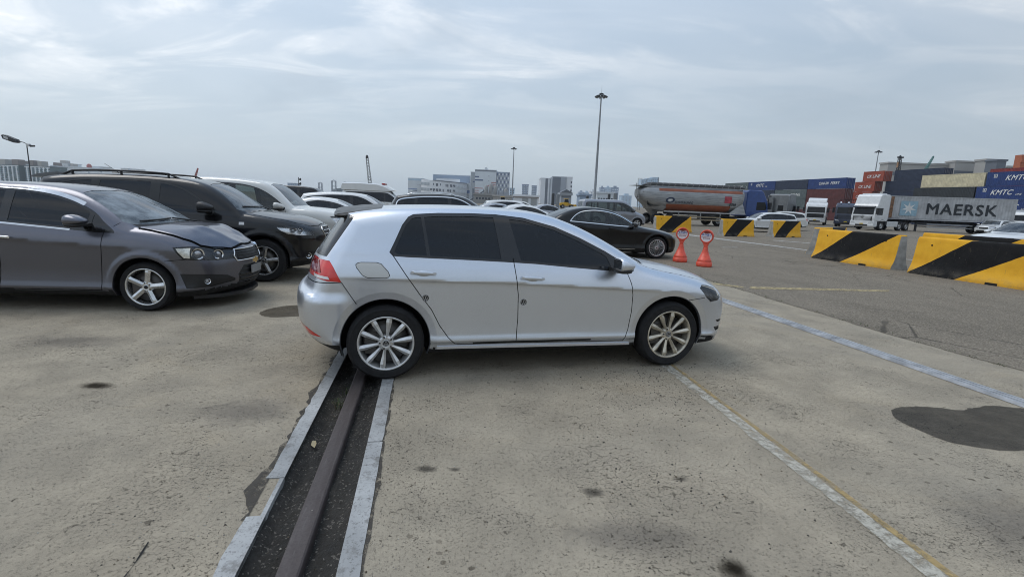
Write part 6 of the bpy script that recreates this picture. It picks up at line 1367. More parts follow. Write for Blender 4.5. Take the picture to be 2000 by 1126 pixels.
def container(loc, yaw, L, H, key, label, texts=(), group=None, name='shipping_container', doors=1):
    root = empty(name, loc, yaw, label, 'container', group); W = 2.438; me = container_meshes(L, H, key)
    link('corrugated_side', me['corrugated_side'], root, (0, -W / 2 + .01, 0)); link('corrugated_side', me['corrugated_side'], root, (0, W / 2 - .01, 0), (0, 0, math.pi)); link('roof', me['roof'], root)
    for x in (-1, 1):
        for y in (-1, 1): link('corner_post', me['corner_post'], root, (x * (L / 2 - .08), y * (W / 2 - .08), 0))
        link('end_panel', me['door_panel'], root, (x * (L / 2 - .06), 0, 0))
        for z in (.08, H - .06): link('rail', me['rail'], root, (0, x * (W / 2 - .04), z))
    link('lock_rods', me['lock_rods'], root, (doors * (L / 2 - .06), 0, 0), (0, 0, 0 if doors == 1 else math.pi))
    for (txt, size, u, z, mt, sh, bold, sp) in texts: link('lettering', text_mesh(txt, size, mt, sh, bold, sp, .004), root, (u, -W / 2 - .006, z), (math.pi / 2, 0, 0))
    return root
LW = flat('container_white_lettering', (.72, .72, .70), .6, var=.15, scale=2); LG = flat('container_grey_lettering', (.38, .40, .40), .6); LK = flat('container_black_lettering', (.02, .025, .03), .6)
YAWC = math.atan2(-YD.y, -YD.x)          # along the stacks, reading direction towards the viewer
HC = 2.59
def stack_box(s, tf, lvl, key, L, label, texts=(), group='stacked shipping containers', H=HC, z0=0.):
    """tf: far end along the yard axis; the long side faces the camera"""
    p = yard(s, tf - L / 2, z0 + lvl * HC); o = container(p, YAWC, L, H, key, label, texts, group)
    if texts and texts[0][0] == 'KMTC':       # small white company mark near the far end
        m = MB(); [m.box(*q, -1.226, -1.222, *z_) for q, z_ in (((-4.95, -4.35), (2.12, 2.2)), ((-4.95, -4.35), (1.72, 1.8)), ((-4.95, -4.87), (1.8, 2.12)), ((-4.43, -4.35), (1.8, 2.12)), ((-4.72, -4.6), (1.88, 2.06)), ((-4.95, -4.35), (1.56, 1.62)))]; m.build('company_mark', LW, o)
    return o
KM = lambda u=0.: (('KMTC', 1.25, u - .7, 1.45, LW, .35, .02, 1.05), ('LINE', .42, u + 2.1, 1.12, LW, .35, .005, 1.1))
QF = (('QIN-IN  FERRY', .95, .8, 1.35, LW, .25, .01, 1.05),)
CK = (('CK LINE', 1.05, .0, 1.25, LW, .35, .02, 1.0),)
PY = (('JONGYOUNG', .9, .8, 1.2, LW, .0, .01, 1.0),)
A = 101.
for (tf, lvl, key, tx, lab) in ((151.7, 3, 'grey', PY, 'grey container with white lettering, top left end of the stacks'), (151.7, 2, 'navy', (), 'navy container below the grey top one at the left end'), (151.7, 1, 'blue', (), 'blue container low at the left end of the stacks'), (151.7, 0, 'grey', (), 'grey container at ground level, left end of the stacks'),
        (139.3, 3, 'blue', KM(), 'blue container with slanted white letters, second on the top row'), (139.3, 2, 'navy', (), 'navy container under the blue one on the top row'), (139.3, 1, 'maroon', (), 'maroon container second from the ground behind the blue tractor'), (139.3, 0, 'navy', (), 'navy container at ground level behind the blue tractor'),
        (126.9, 3, 'navy', (), 'plain dark navy container, third on the top row'), (126.9, 2, 'grey', (('YOUNG', .95, 2.2, 1.2, LW, 0, .01, 1.0),), 'grey container with pale letters under the plain navy one'), (126.9, 1, 'grey', (), 'grey container second from the ground behind the grey tractor'), (126.9, 0, 'maroon', (), 'maroon container at ground level behind the grey tractor'),
        (114.5, 3, 'blue', QF, 'blue ferry-line container, last on the long top row'), (114.5, 2, 'maroon', (), 'dark maroon container under the blue ferry-line one'), (114.5, 1, 'maroon', (), 'maroon container second from the ground behind the white truck'), (114.5, 0, 'maroon', (), 'maroon container at ground level behind the white truck')):
    stack_box(A, tf + 3.2, lvl, key, 12.19, lab, tx)
for (tf, lvl, lab) in ((116.4, 4, 'orange container, top of the orange pile'), (118.6, 3, 'orange container, second from the top of the orange pile'), (119.0, 2, 'orange container, third from the top of the orange pile'), (118.8, 1, 'orange container, fourth from the top of the orange pile'), (118.8, 0, 'orange container at the foot of the orange pile')):
    stack_box(116.2, tf, lvl, 'orange', 6.06, lab, CK, 'orange short containers')
for (tf, lvl, key, lab) in ((108.6, 4, 'navy', 'navy container, top of the pile right of the orange ones'), (110.6, 3, 'navy', 'navy container, second of the pile right of the orange ones'), (111.0, 2, 'navy', 'navy container, third of the pile right of the orange ones'), (110.5, 1, 'navy', 'navy container, fourth of the pile right of the orange ones'), (110.5, 0, 'navy', 'navy container at the foot of the pile right of the orange ones')):
    stack_box(117.5, tf, lvl, key, 12.19, lab)
stack_box(127, 94, 4, 'red', 12.19, 'red container top peeping over the beige one', ()); 
for l_ in range(4): stack_box(127, 94, l_, 'red', 12.19, 'red container below the one peeping over the beige one, level %s' % ['one', 'two', 'three', 'four'][l_])
stack_box(105, 90.4, 3, 'beige', 12.19, 'beige container on top right of the navy pile'); stack_box(105, 91.8, 2, 'dark', 12.19, 'charcoal container under the beige one'); stack_box(105, 91.0, 1, 'dark', 12.19, 'charcoal container second from the ground behind the silver trailer box'); stack_box(105, 91.0, 0, 'navy', 12.19, 'navy container at ground level behind the silver trailer box')
stack_box(105, 77.9, 3, 'blue', 12.19, 'blue container with slanted white letters, top at the right edge', KM(-.6)); stack_box(105, 79.3, 2, 'blue', 12.19, 'blue container with slanted white letters, second at the right edge', KM(-1.2)); stack_box(105, 78.6, 1, 'blue', 12.19, 'blue container with white letters, third at the right edge, partly hidden', KM(-.6)); stack_box(105, 78.6, 0, 'blue', 12.19, 'blue container at ground level at the right edge', KM(-.6))

# ------------------------------------------------------------------ trucks
TW = flat('truck_white_paint', (.66, .67, .67), .35, var=.1, coat=.6); TN = flat('truck_navy_paint', (.018, .028, .06), .35, var=.15, coat=.6); TG = flat('truck_grey_paint', (.17, .175, .18), .4, .2, var=.15, coat=.4); TB = flat('truck_blue_paint', (.02, .06, .22), .4, var=.15, coat=.5)
TGL = flat('dark_truck_glass', (.012, .013, .015), .12, var=.2, spec=.3); CHAS = flat('chassis_black', (.02, .02, .021), .8); AMB = flat('orange_marker', (.7, .25, .03), .3); PLT = flat('yellow_number_plate', (.65, .45, .04), .5)
TRK_R = flat('truck_rim_steel', (.42, .42, .42), .45, .6)
def truck_wheel(root, x, y, R=.50, w=.30):
    k = 'truckwheel%.2f%.2f' % (R, w)
    if k not in TXT:
        m = MB(); m.lathe([(.26, .02), (.30, .0), (R - .06, .0), (R - .01, .03), (R, .08), (R, w - .08), (R - .01, w - .03), (R - .06, w), (.28, w)], 32, 1); r_ = MB(); r_.lathe([(0, -.02), (.10, -.02), (.12, .06), (.22, .08), (.26, .02), (.28, .0), (.29, .04)], 28, 1); TXT[k] = (m.mesh('tyre', RUB), r_.mesh('rim', TRK_R))
    for sg in (1, -1):
        e = empty('wheel', (x, -y * sg, R), 0 if sg == 1 else math.pi, parent=root); link('tyre', TXT[k][0], e); link('rim', TXT[k][1], e)
def bev_prism(name, poly, y0, y1, mat, root, bev=.06, seg=2):
    m = MB(); m.prism(poly, 1, y0, y1); me = m.mesh(name, mat); bm = bmesh.new(); bm.from_mesh(me); bmesh.ops.recalc_face_normals(bm, faces=bm.faces); bmesh.ops.bevel(bm, geom=list(bm.edges), offset=bev, segments=seg, affect='EDGES', profile=.6, clamp_overlap=True); bm.to_mesh(me); bm.free(); return link(name, me, root)
def cab(root, mat, H=3.75, deflector=True, visor=True, grille='bars', plate=True, dark_low=False, roofline=None):
    """cab-over tractor cab, nose at x=0 looking along +x"""
    W = 1.24; hr = H if deflector else H
    bev_prism('cab_shell', [(-.02, .95), (.04, 1.30), (.0, 1.62), (-.16, 2.50), (-.34, 2.78), (-.62, H - .16), (-.85, H), (-2.1, H), (-2.28, H - .15), (-2.28, 1.05), (-1.95, .95)], -W, W, mat, root, .09, 3)
    bev_prism('bumper', [(-.55, .38), (-.02, .34), (.08, .45), (.07, .98), (-.55, .98)], -W, W, flat('dark_bumper', (.05, .05, .052), .5) if dark_low else mat, root, .05)
    m = MB(); m.add([(.012, -1.06, 1.66), (.012, 1.06, 1.66), (-.128, 1.00, 2.42), (-.128, -1.00, 2.42)], [[0, 1, 2, 3]]); [None]; m.build('windscreen', TGL, root, (.012, 0, 0))
    if visor: m = MB(); m.prism([(-.13, 2.44), (.10, 2.36), (.11, 2.42), (-.15, 2.56)], 1, -1.10, 1.10); m.build('sun_visor', flat('smoke_visor', (.02, .02, .022), .2), root)
    for i, z in enumerate((1.50, 1.38, 1.26, 1.14, 1.03)):
        m = MB(); m.prism([(.045, z - .025), (.075, z - .02), (.07, z + .02), (.035, z + .03)], 1, -.95 + .03 * i, .95 - .03 * i); m.build('grille_bar', mat if grille == 'bars' else flat('grille_dark', (.03, .03, .03), .5), root)
    m = MB(); m.box(.02, .055, -.98, .98, .99, 1.52); m.build('grille_backing', CHAS, root)
    m = MB(); m.box(.06, .092, -.62, .62, .44, .60); m.build('lower_intake', CHAS, root)
    for sy in (-1, 1):
        m = MB(); m.prism([(sy * .70, .74), (sy * 1.12, .78), (sy * 1.14, .92), (sy * .74, .84)], 0, .055, .092); m.build('headlamp', REFL, root)
        m = MB(); m.add([(-.28, sy * (W + .004), 1.62), (-1.25, sy * (W + .004), 1.62), (-1.25, sy * (W + .004), 2.36), (-.40, sy * (W + .004), 2.36), (-.22, sy * (W + .004), 1.9)], [[0, 1, 2, 3, 4]]); m.build('door_window', TGL, root)
        m = MB(); m.cbox(-.12, .10, sy * 1.42 - .13, sy * 1.42 + .13, 1.72, 2.36, .04); mo = m.build('mirror', CHAS, root); m = MB(); m.tube((-.1, sy * 1.22, 2.32), (-.02, sy * 1.42, 2.30), .025, n=6); m.build('mirror_arm', CHAS, mo)
        m = MB(); m.prism([(-.60, .98), (-.66, .70), (-.85, .55), (-.62, .40), (-.55, .40), (-.55, .98)], 1, sy * (W - .2), sy * (W - .01)); m.build('entry_step', CHAS, root)
        m = MB(); m.lathe([(.60, 0), (.64, 0), (.64, .34), (.60, .34)], 20, 1, (-1.36, sy * W - (.34 if sy > 0 else 0), .52), a0=0, a1=math.pi); m.build('mudguard', CHAS, root)
        m = MB(); m.box(-1.30, -.26, sy * (W + .001) - .003, sy * (W + .001) + .003, 1.0, 1.008); m.build('door_seam', CHAS, root)
    if plate: m = MB(); m.box(.085, .10, -.17, .17, .62, .72); m.build('number_plate', PLT, root)
    truck_wheel(root, -1.36, 1.20)
    bev_prism('chassis', [(-.6, .55), (-6.2, .55), (-6.2, .92), (-.6, .92)], -.45, .45, CHAS, root, .02, 1)
    return root
def star_badge(root, x, z, r):
    o = MB(); o.lathe([(r * .9, .0), (r * .95, .012), (r, .0)], 24, 0); 
    for k in range(3):
        a = math.pi / 2 + k * 2.0944; o.add([(.004, r * .12 * math.cos(a + 1.57), r * .12 * math.sin(a + 1.57)), (.004, r * .95 * math.cos(a), r * .95 * math.sin(a)), (.004, r * .12 * math.cos(a - 1.57), r * .12 * math.sin(a - 1.57)), (.014, 0, 0)], [[0, 3, 1], [1, 3, 2]])
    o.build('badge', CHAS, root, (x, 0, z))
# white tractor with the silver container
tr = empty('truck_tractor', (37.6, 54.0, 0), R_(204), 'white cab-over truck tractor pulling the silver container', 'truck'); cab(tr, TW, 3.80)
star_badge(tr, .085, 1.42, .17)
m = MB(); m.cbox(-1.9, -1.0, -1.0, 1.0, 3.78, 3.92, .05); m.build('roof_unit', TW, tr)
for sy in (-1, 1): bev_prism('side_fairing', [(-2.3, .42), (-4.2, .42), (-4.2, .98), (-2.3, .98)], sy * 1.2 - .04, sy * 1.2 + .04, TW, tr, .02, 1)
truck_wheel(tr, -4.6, 1.22); truck_wheel(tr, -5.85, 1.22)
tl = empty('container_trailer', (47.2, 55.6, 0), math.atan2(.26, -.966), 'black skeletal trailer under the silver container', 'trailer')
for sy in (-.42, .42): m = MB(); m.box(-6.3, 6.2, sy - .07, sy + .07, .95, 1.22); m.build('frame_rail', CHAS, tl)
for x in (-5.6, -3, 0, 3, 5.8): m = MB(); m.box(x - .08, x + .08, -1.2, 1.2, 1.06, 1.22); m.build('cross_member', CHAS, tl)
for sy in (-1.15, 1.15):
    for z in (.55, .85): m = MB(); m.box(-2.6, 1.6, sy - .02, sy + .02, z - .06, z + .06); m.build('side_guard', flat('guard_rail_grey', (.35, .36, .37), .5, .4), tl)
    m = MB(); m.box(2.4, 2.6, sy * .8 - .06, sy * .8 + .06, .05, 1.0); m.build('landing_leg', CHAS, tl)
for x in (5.0, 3.7): truck_wheel(tl, x * -1 + 0, 1.22)
cb = container((47.2, 55.6, 1.23), math.atan2(-.26, .966), 12.19, HC, 'silver', 'weathered silver container with black lettering and pale blue star on a trailer', (('MAERSK', 1.62, 1.25, 1.22, LK, .0, .035, 1.12),))
STAR = flat('pale_blue_print', (.28, .42, .50), .6, var=.15, scale=3); m = MB(); m.box(-4.35 + .0, -2.75, -1.232, -1.226, .45, 2.05); m.build('star_panel', STAR, cb)
m = MB(); c0 = (-3.55, 1.25); pts = []
for i in range(14): a = math.pi / 2 + i * math.pi / 7; r_ = .72 if i % 2 == 0 else .26; pts.append((c0[0] + r_ * math.cos(a), c0[1] + r_ * math.sin(a)))
m.prism(pts, 1, -1.242, -1.233); m.build('star', LW, cb)
m = MB(); m.box(-5.35, -5.05, -1.236, -1.228, .16, HC - .1); m.build('rust_streak', flat('rust_band', (.24, .13, .07), .8, var=.5, scale=4), cb)
# three more tractors and the ones seen from behind
tr = empty('truck', at(1590, 436, 68) * 1, R_(236), 'white truck with round roof deflector between grey and navy ones', 'truck'); tr.location.z = 0; cab(tr, TW, 3.05, visor=False, grille='dark')
bev_prism('roof_deflector', [(-.75, 3.0), (-.95, 3.35), (-1.35, 3.58), (-1.9, 3.66), (-2.2, 3.6), (-2.2, 3.0)], -1.1, 1.1, TW, tr, .12, 3); bev_prism('cargo_body', [(-2.6, 1.1), (-7.5, 1.1), (-7.5, 2.35), (-2.6, 2.35)], -1.22, 1.22, TN, tr, .03, 1); truck_wheel(tr, -5.6, 1.2)
tr = empty('truck', at(1650, 440, 62), R_(232), 'dark navy truck left of the white tractor', 'truck'); tr.location.z = 0; cab(tr, TN, 2.95, visor=False); truck_wheel(tr, -5.0, 1.2)
for sy in (-.8, 0, .8): m = MB(); m.tube((-.9, sy, 2.98), (-.7, sy, 3.04), .08, .10, 10); m.build('roof_lamp', REFL, tr)
m = MB(); [m.tube((-1.2, y, 2.95), (-1.2, y, 3.4), .025, n=6) for y in (-1, -.3, .4, 1)]; m.tube((-1.2, -1, 3.4), (-1.2, 1, 3.4), .025, n=6); m.build('roof_rack', CHAS, tr)
bev_prism('cargo_body', [(-2.6, 1.1), (-7.0, 1.1), (-7.0, 2.7), (-2.6, 2.7)], -1.22, 1.22, CM['dark'], tr, .03, 1)
tg = empty('truck_tractor', at(1532, 432, 64), R_(40), 'grey truck tractor with high roof seen from behind', 'truck'); tg.location.z = 0; cab(tg, TG, 3.75); truck_wheel(tg, -4.9, 1.2)
m = MB(); m.box(-2.30, -2.285, -.55, .1, 1.7, 2.35); m.build('rear_window', TGL, tg); m = MB(); m.cbox(-2.75, -2.35, .55, 1.1, 1.0, 3.3, .05); m.build('exhaust_stack', flat('grey_shroud', (.13, .135, .14), .5), tg)
for sy in (-1, 1): bev_prism('side_deflector', [(-2.3, 1.2), (-2.9, 1.2), (-2.75, 3.5), (-2.3, 3.6)], sy * 1.2 - .03, sy * 1.2 + .03, TG, tg, .01, 1)
tb = empty('truck_tractor', (21.4, 47.6, 0), R_(8), 'blue truck tractor coupled to the tank trailer', 'truck'); tb.location = (at(1478, 430, 49).x, 48.6, 0); cab(tb, TB, 3.45); truck_wheel(tb, -4.9, 1.2)
tr = empty('truck', (72.2, 72.0, 0), R_(215), 'white truck at the right edge behind the silver container', 'truck'); cab(tr, TW, 2.9, visor=False, grille='dark'); bev_prism('cargo_body', [(-2.6, 1.1), (-8.5, 1.1), (-8.5, 3.2), (-2.6, 3.2)], -1.22, 1.22, flat('light_cargo_box', (.5, .51, .52), .5), tr, .03, 1)

# ------------------------------------------------------------------ bulk tank trailer
STEEL = NG('stained_stainless_steel'); g = STEEL; n1 = g.noise(2.2, 6, .65, sc=(.5, 1, 6)); n2 = g.noise(5, 5, .6, sc=(8, 1, .6)); g.set('Base Color', g.mix(g.ramp(n1, .3, .7), (.24, .245, .25), (.42, .425, .43))); g.set('Metallic', .7); g.set('Roughness', g.ramp(n2, .3, .7, .30, .52)); g.bump(n1, .12, .02); STEEL = g.m
TOR = flat('tank_orange_paint', (.28, .085, .04), .5, var=.2, scale=1.5)
tk = empty('tank_trailer', (0, 0, 0), R_(6), 'stainless bulk tank trailer with orange bands and rolled dark tarpaulin', 'trailer')
pL, pR = at(1232, 440, 45.5), at(1449, 440, 47); tk.location = ((pL.x + pR.x) / 2, 46.3, 0); tk.rotation_euler = (0, 0, math.atan2(pR.y - pL.y, pR.x - pL.x))
ST = [(-5.15, .55, 2.75, .35), (-4.75, .95, 2.65, .70), (-4.1, 1.17, 2.52, .95), (-3.2, 1.22, 2.42, 1.08), (-2.4, 1.22, 2.38, 1.12), (3.2, 1.22, 2.38, 1.12), (4.0, 1.20, 2.45, 1.05), (4.7, 1.05, 2.62, .85), (5.05, .6, 2.75, .5)]
def tank_pt(x, a, off=0.):
    xs = [q[0] for q in ST]; ry = np.interp(x, xs, [q[1] for q in ST]) + off; cz = np.interp(x, xs, [q[2] for q in ST]); rz = np.interp(x, xs, [q[3] for q in ST]) + off
    ca, sa = math.cos(a), math.sin(a); k = 2 / 3.0; return (x, -ry * math.copysign(abs(ca)**k, ca), cz + rz * math.copysign(abs(sa)**k, sa))
m = MB(); xs = [q[0] for q in ST]; n = 40; vs = [tank_pt(x, 2 * math.pi * i / n) for x in xs for i in range(n)]; m.add(vs, [[j * n + i, j * n + (i + 1) % n, (j + 1) * n + (i + 1) % n, (j + 1) * n + i] for j in range(len(xs) - 1) for i in range(n)], 0, True); m.add(vs, [list(range(n)), list(range((len(xs) - 1) * n, len(xs) * n))[::-1]]); m.build('tank', STEEL, tk)
def tank_band(x0, x1, z0, z1, mat, name, off=.012):
    """a painted band on the tank side between two heights"""
    m = MB(); vs = []; nx, nz = 24, 6
    for i in range(nx + 1):
        x = x0 + (x1 - x0) * i / nx
        for j in range(nz + 1):
            z = z0 + (z1 - z0) * j / nz; cz, rz = np.interp(x, xs, [q[2] for q in ST]), np.interp(x, xs, [q[3] for q in ST]) + off; s = max(-.999, min(.999, (z - cz) / rz)); a = math.asin(math.copysign(abs(s)**1.5, s)); vs.append(tank_pt(x, a, off))
    m.add(vs, [[i * (nz + 1) + j, (i + 1) * (nz + 1) + j, (i + 1) * (nz + 1) + j + 1, i * (nz + 1) + j + 1] for i in range(nx) for j in range(nz)], 0, True); return m.build(name, mat, tk)
tank_band(-3.5, 4.55, 2.98, 3.22, TOR, 'orange_band'); tank_band(-2.75, 3.4, 1.32, 1.86, TOR, 'orange_band')
for z in (2.0, 2.16, 2.32, 2.48, 2.64, 2.80): tank_band(-3.4, 4.4, z - .008, z + .008, flat('tank_seam', (.22, .22, .22), .5, .6), 'panel_seam', .010)
tank_band(2.75, 3.45, 2.12, 2.72, flat('faded_red_panel', (.45, .06, .08), .6, var=.4, scale=3), 'warning_panel', .014)
# cones at both ends and discharge hoppers
m = MB(); m.lathe([(.98, 0), (.18, 1.6)], 28, 2); o = m.build('discharge_cone', STEEL, tk, (-3.75, 0, 2.15)); o.rotation_euler = (math.pi, R_(-16), 0)
m = MB(); m.add([(-4.9, -.9, 2.9), (-2.75, -1.20, 1.55), (-3.0, -1.0, 1.25), (-4.2, -.5, 1.4), (-4.9, .9, 2.9), (-2.75, 1.2, 1.55), (-3.0, 1.0, 1.25), (-4.2, .5, 1.4)], [[0, 1, 2, 3], [7, 6, 5, 4], [0, 3, 7, 4], [1, 5, 6, 2], [2, 6, 7, 3], [0, 4, 5, 1]]); m.build('rear_gusset', STEEL, tk)
m = MB(); m.add([(4.7, -.95, 2.2), (3.3, -1.1, 1.15), (5.1, -1.0, 1.15), (4.7, .95, 2.2), (3.3, 1.1, 1.15), (5.1, 1.0, 1.15)], [[0, 1, 2], [5, 4, 3], [0, 2, 5, 3], [0, 3, 4, 1], [1, 4, 5, 2]]); m.build('front_gusset', STEEL, tk)
m = MB(); m.lathe([(.30, -.04), (.33, 0), (.33, .08), (.22, .10), (0, .02)], 20, 1); m.build('hose_port', CHAS, tk, (-4.15, -.92, 1.95))
# rolled tarpaulin with hoops
TARP = flat('dark_tarpaulin', (.030, .030, .030), .75, var=.3, scale=5, bump=.5, bscale=12); m = MB(); NX = 68; vs = []
for i in range(NX + 1):
    x = -4.5 + 9.6 * i / NX; k = .92 + .08 * abs(math.sin(i * math.pi / 4)); e = min(1, min(i, NX - i) / 5 + .35)
    for j in range(13): a = math.pi * j / 12; vs.append((x, -math.cos(a) * .82 * k, 3.40 + math.sin(a)**.7 * .36 * k * e))
m.add(vs, [[i * 13 + j, (i + 1) * 13 + j, (i + 1) * 13 + j + 1, i * 13 + j + 1] for i in range(NX) for j in range(12)], 0, True); m.build('tarpaulin', TARP, tk)
for i in range(17):
    x = -4.3 + 9.2 * i / 16; m = MB(); m.path([(x + .12 * q, -math.cos(math.pi * j / 8) * .84, 3.40 + math.sin(math.pi * j / 8)**.7 * .37) for q, j in zip(range(9), range(9))], .018, 5); m.build('tarp_hoop', flat('pale_hoop', (.22, .215, .21), .6), tk)
m = MB(); m.box(-4.8, 5.1, -.98, -.90, 3.36, 3.42); m.box(-4.8, 5.1, .90, .98, 3.36, 3.42); m.build('top_rail', STEEL, tk)
# ladder, catwalk, guard rails
m = MB(); [m.tube((-5.0, -y, 1.2), (-5.35, -y, 3.6), .025, n=6) for y in (.25, .65)]; [m.tube((-5.0 - .35 * k / 7, -.25, 1.35 + 2.2 * k / 7), (-5.0 - .35 * k / 7, -.65, 1.35 + 2.2 * k / 7), .02, n=6) for k in range(8)]; m.build('ladder', STEEL, tk)
m = MB(); m.path([(-5.3, -.5, 3.5), (-5.3, -.5, 4.0), (-4.95, -.5, 4.0), (-4.95, -.5, 3.5)], .022, 6); m.path([(-4.75, -.5, 3.5), (-4.75, -.5, 3.95), (-4.4, -.5, 3.95)], .022, 6); m.box(-5.6, -4.5, -.8, .8, 3.38, 3.42); m.build('catwalk', STEEL, tk)
for sy in (-1, 1):
    m = MB(); m.box(-2.2, 3.8, sy * .5 - .06, sy * .5 + .06, .95, 1.2); m.build('frame_rail', CHAS, tk)
    for z in (.55, .80): m = MB(); m.box(-1.6, 2.6, sy * 1.2 - .02, sy * 1.2 + .02, z - .05, z + .05); m.build('side_guard', flat('tan_guard_rail', (.30, .24, .16), .6), tk)
    for x in (-1.5, .6, 2.5): m = MB(); m.box(x - .03, x + .03, sy * 1.16 - .03, sy * 1.16 + .03, .5, 1.25); m.build('guard_post', STEEL, tk)
    m = MB(); m.box(-2.9, 3.9, sy * 1.15 - .03, sy * 1.15 + .03, 1.16, 1.24); m.build('lower_rail', flat('pale_rail', (.5, .5, .5), .5), tk)
for x in (-3.6, -2.3): truck_wheel(tk, x, 1.22)
zz_ = lambda x, z: min(tank_pt(x, math.asin(max(-.99, min(.99, math.copysign(abs((z - 2.38) / 1.13)**1.5, z - 2.38)))), .02)[1], -.9)
link('lettering', text_mesh('DOOSUNG', .30, flat('dark_print', (.04, .045, .06), .6), .2, .004, 1.25, .003), tk, (-1.15, zz_(-1.15, 2.02) - .02, 2.02), (math.pi / 2 + .12, 0, 0)); link('lettering', text_mesh('5738', .32, LK, .15, .012, 1.05, .003), tk, (3.55, zz_(3.4, 1.98) - .02, 1.98), (math.pi / 2 + .1, 0, 0))
m = MB(); m.lathe([(.20, 0), (.30, -.006), (.31, 0)], 28, 1); lo = m.build('logo_ring', flat('navy_print', (.02, .03, .07), .6), tk, (-2.45, zz_(-2.45, 2.2) - .03, 2.20)); lo.scale = (1.35, 1, .8); lo.rotation_euler = (.1, R_(-8), 0); m = MB(); blob(m, (0, 0, 0), (.17, .01, .10), 2, 16, 6); m.build('logo_mark', LW, lo)

# ------------------------------------------------------------------ distant buildings
def bmat(name, col, rough=.7): return flat('wall_' + name, col, rough, var=.08, scale=.06)
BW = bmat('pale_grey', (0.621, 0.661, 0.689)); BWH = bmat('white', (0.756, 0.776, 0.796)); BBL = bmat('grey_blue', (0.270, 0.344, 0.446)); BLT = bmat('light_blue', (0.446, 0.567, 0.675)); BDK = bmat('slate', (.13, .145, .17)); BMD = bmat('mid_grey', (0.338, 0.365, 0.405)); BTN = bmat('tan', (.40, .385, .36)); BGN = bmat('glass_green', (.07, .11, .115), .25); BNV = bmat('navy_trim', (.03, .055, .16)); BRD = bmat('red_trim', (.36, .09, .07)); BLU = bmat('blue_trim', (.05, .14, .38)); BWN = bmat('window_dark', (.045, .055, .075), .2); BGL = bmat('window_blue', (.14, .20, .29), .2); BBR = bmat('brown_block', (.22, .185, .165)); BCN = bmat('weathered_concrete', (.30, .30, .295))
class Bld:
    """a building whose front wall runs between two picture columns at depth Y"""
    def __init__(s, name, label, x0, x1, ytop, Y, depth, mat, cat='building', group=None, Y1=None):
        a = at(x0, ytop, Y); b = at(x1, ytop + (x1 - x0) * .0396, Y1 or Y); s.a, s.b = a, b; d = Vector((b.x - a.x, b.y - a.y, 0)); s.w = d.length; s.h = a.z if not Y1 else max(a.z, b.z); s.sx = (x1 - x0) / s.w
        s.root = empty(name, (a.x, a.y, 0), math.atan2(d.y, d.x), label, cat, group); m = MB(); m.box(0, s.w, 0, depth, 0, s.h); m.build('wall', mat, s.root); s.depth = depth
        m = MB(); m.box(-.4, s.w + .4, -.4, depth + .4, s.h + .05, s.h + .9); m.build('parapet', mat, s.root)
    def panel(s, u0, u1, v0, v1, mat, name='wall_panel', d=.25):
        m = MB(); m.box(u0 * s.w, u1 * s.w, -d, -.02, v0 * s.h, v1 * s.h); return m.build(name, mat, s.root)
    def windows(s, u0, u1, v0, v1, nu, nv, mat, fw=.6, fh=.6, name='window', keep=None, d=.15):
        cw, ch = (u1 - u0) / nu * s.w, (v1 - v0) / nv * s.h; m = MB(); m.box(-cw * fw / 2, cw * fw / 2, -d, -.02, -ch * fh / 2, ch * fh / 2); me = m.mesh(name, mat)
        for i in range(nu):
            for j in range(nv):
                if keep and not keep(i, j): continue
                link(name, me, s.root, ((u0 + (i + .5) * (u1 - u0) / nu) * s.w, 0, (v0 + (j + .5) * (v1 - v0) / nv) * s.h))
    def roof_box(s, u0, u1, dz, mat, name='roof_house', v=.3):
        m = MB(); m.box(u0 * s.w, u1 * s.w, 2, s.depth * v + 4, s.h + .9, s.h + .9 + dz); m.build(name, mat, s.root)
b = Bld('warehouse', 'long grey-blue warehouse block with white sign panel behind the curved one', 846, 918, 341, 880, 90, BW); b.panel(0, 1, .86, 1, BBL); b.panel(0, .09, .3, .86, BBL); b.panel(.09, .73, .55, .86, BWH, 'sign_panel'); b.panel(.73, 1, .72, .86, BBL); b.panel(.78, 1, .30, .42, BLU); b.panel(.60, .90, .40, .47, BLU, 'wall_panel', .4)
b = Bld('warehouse', 'pale blue-topped warehouse end at the left of the warehouse group', 797, 825, 348, 860, 60, BW); b.panel(0, 1, .90, 1, BLT); b.panel(0, .62, .475, .50, BLU); b.panel(.32, .64, .39, .43, BNV); b.panel(.60, .95, .70, .715, BMD); b.panel(0, 1, .0, .10, BBL)
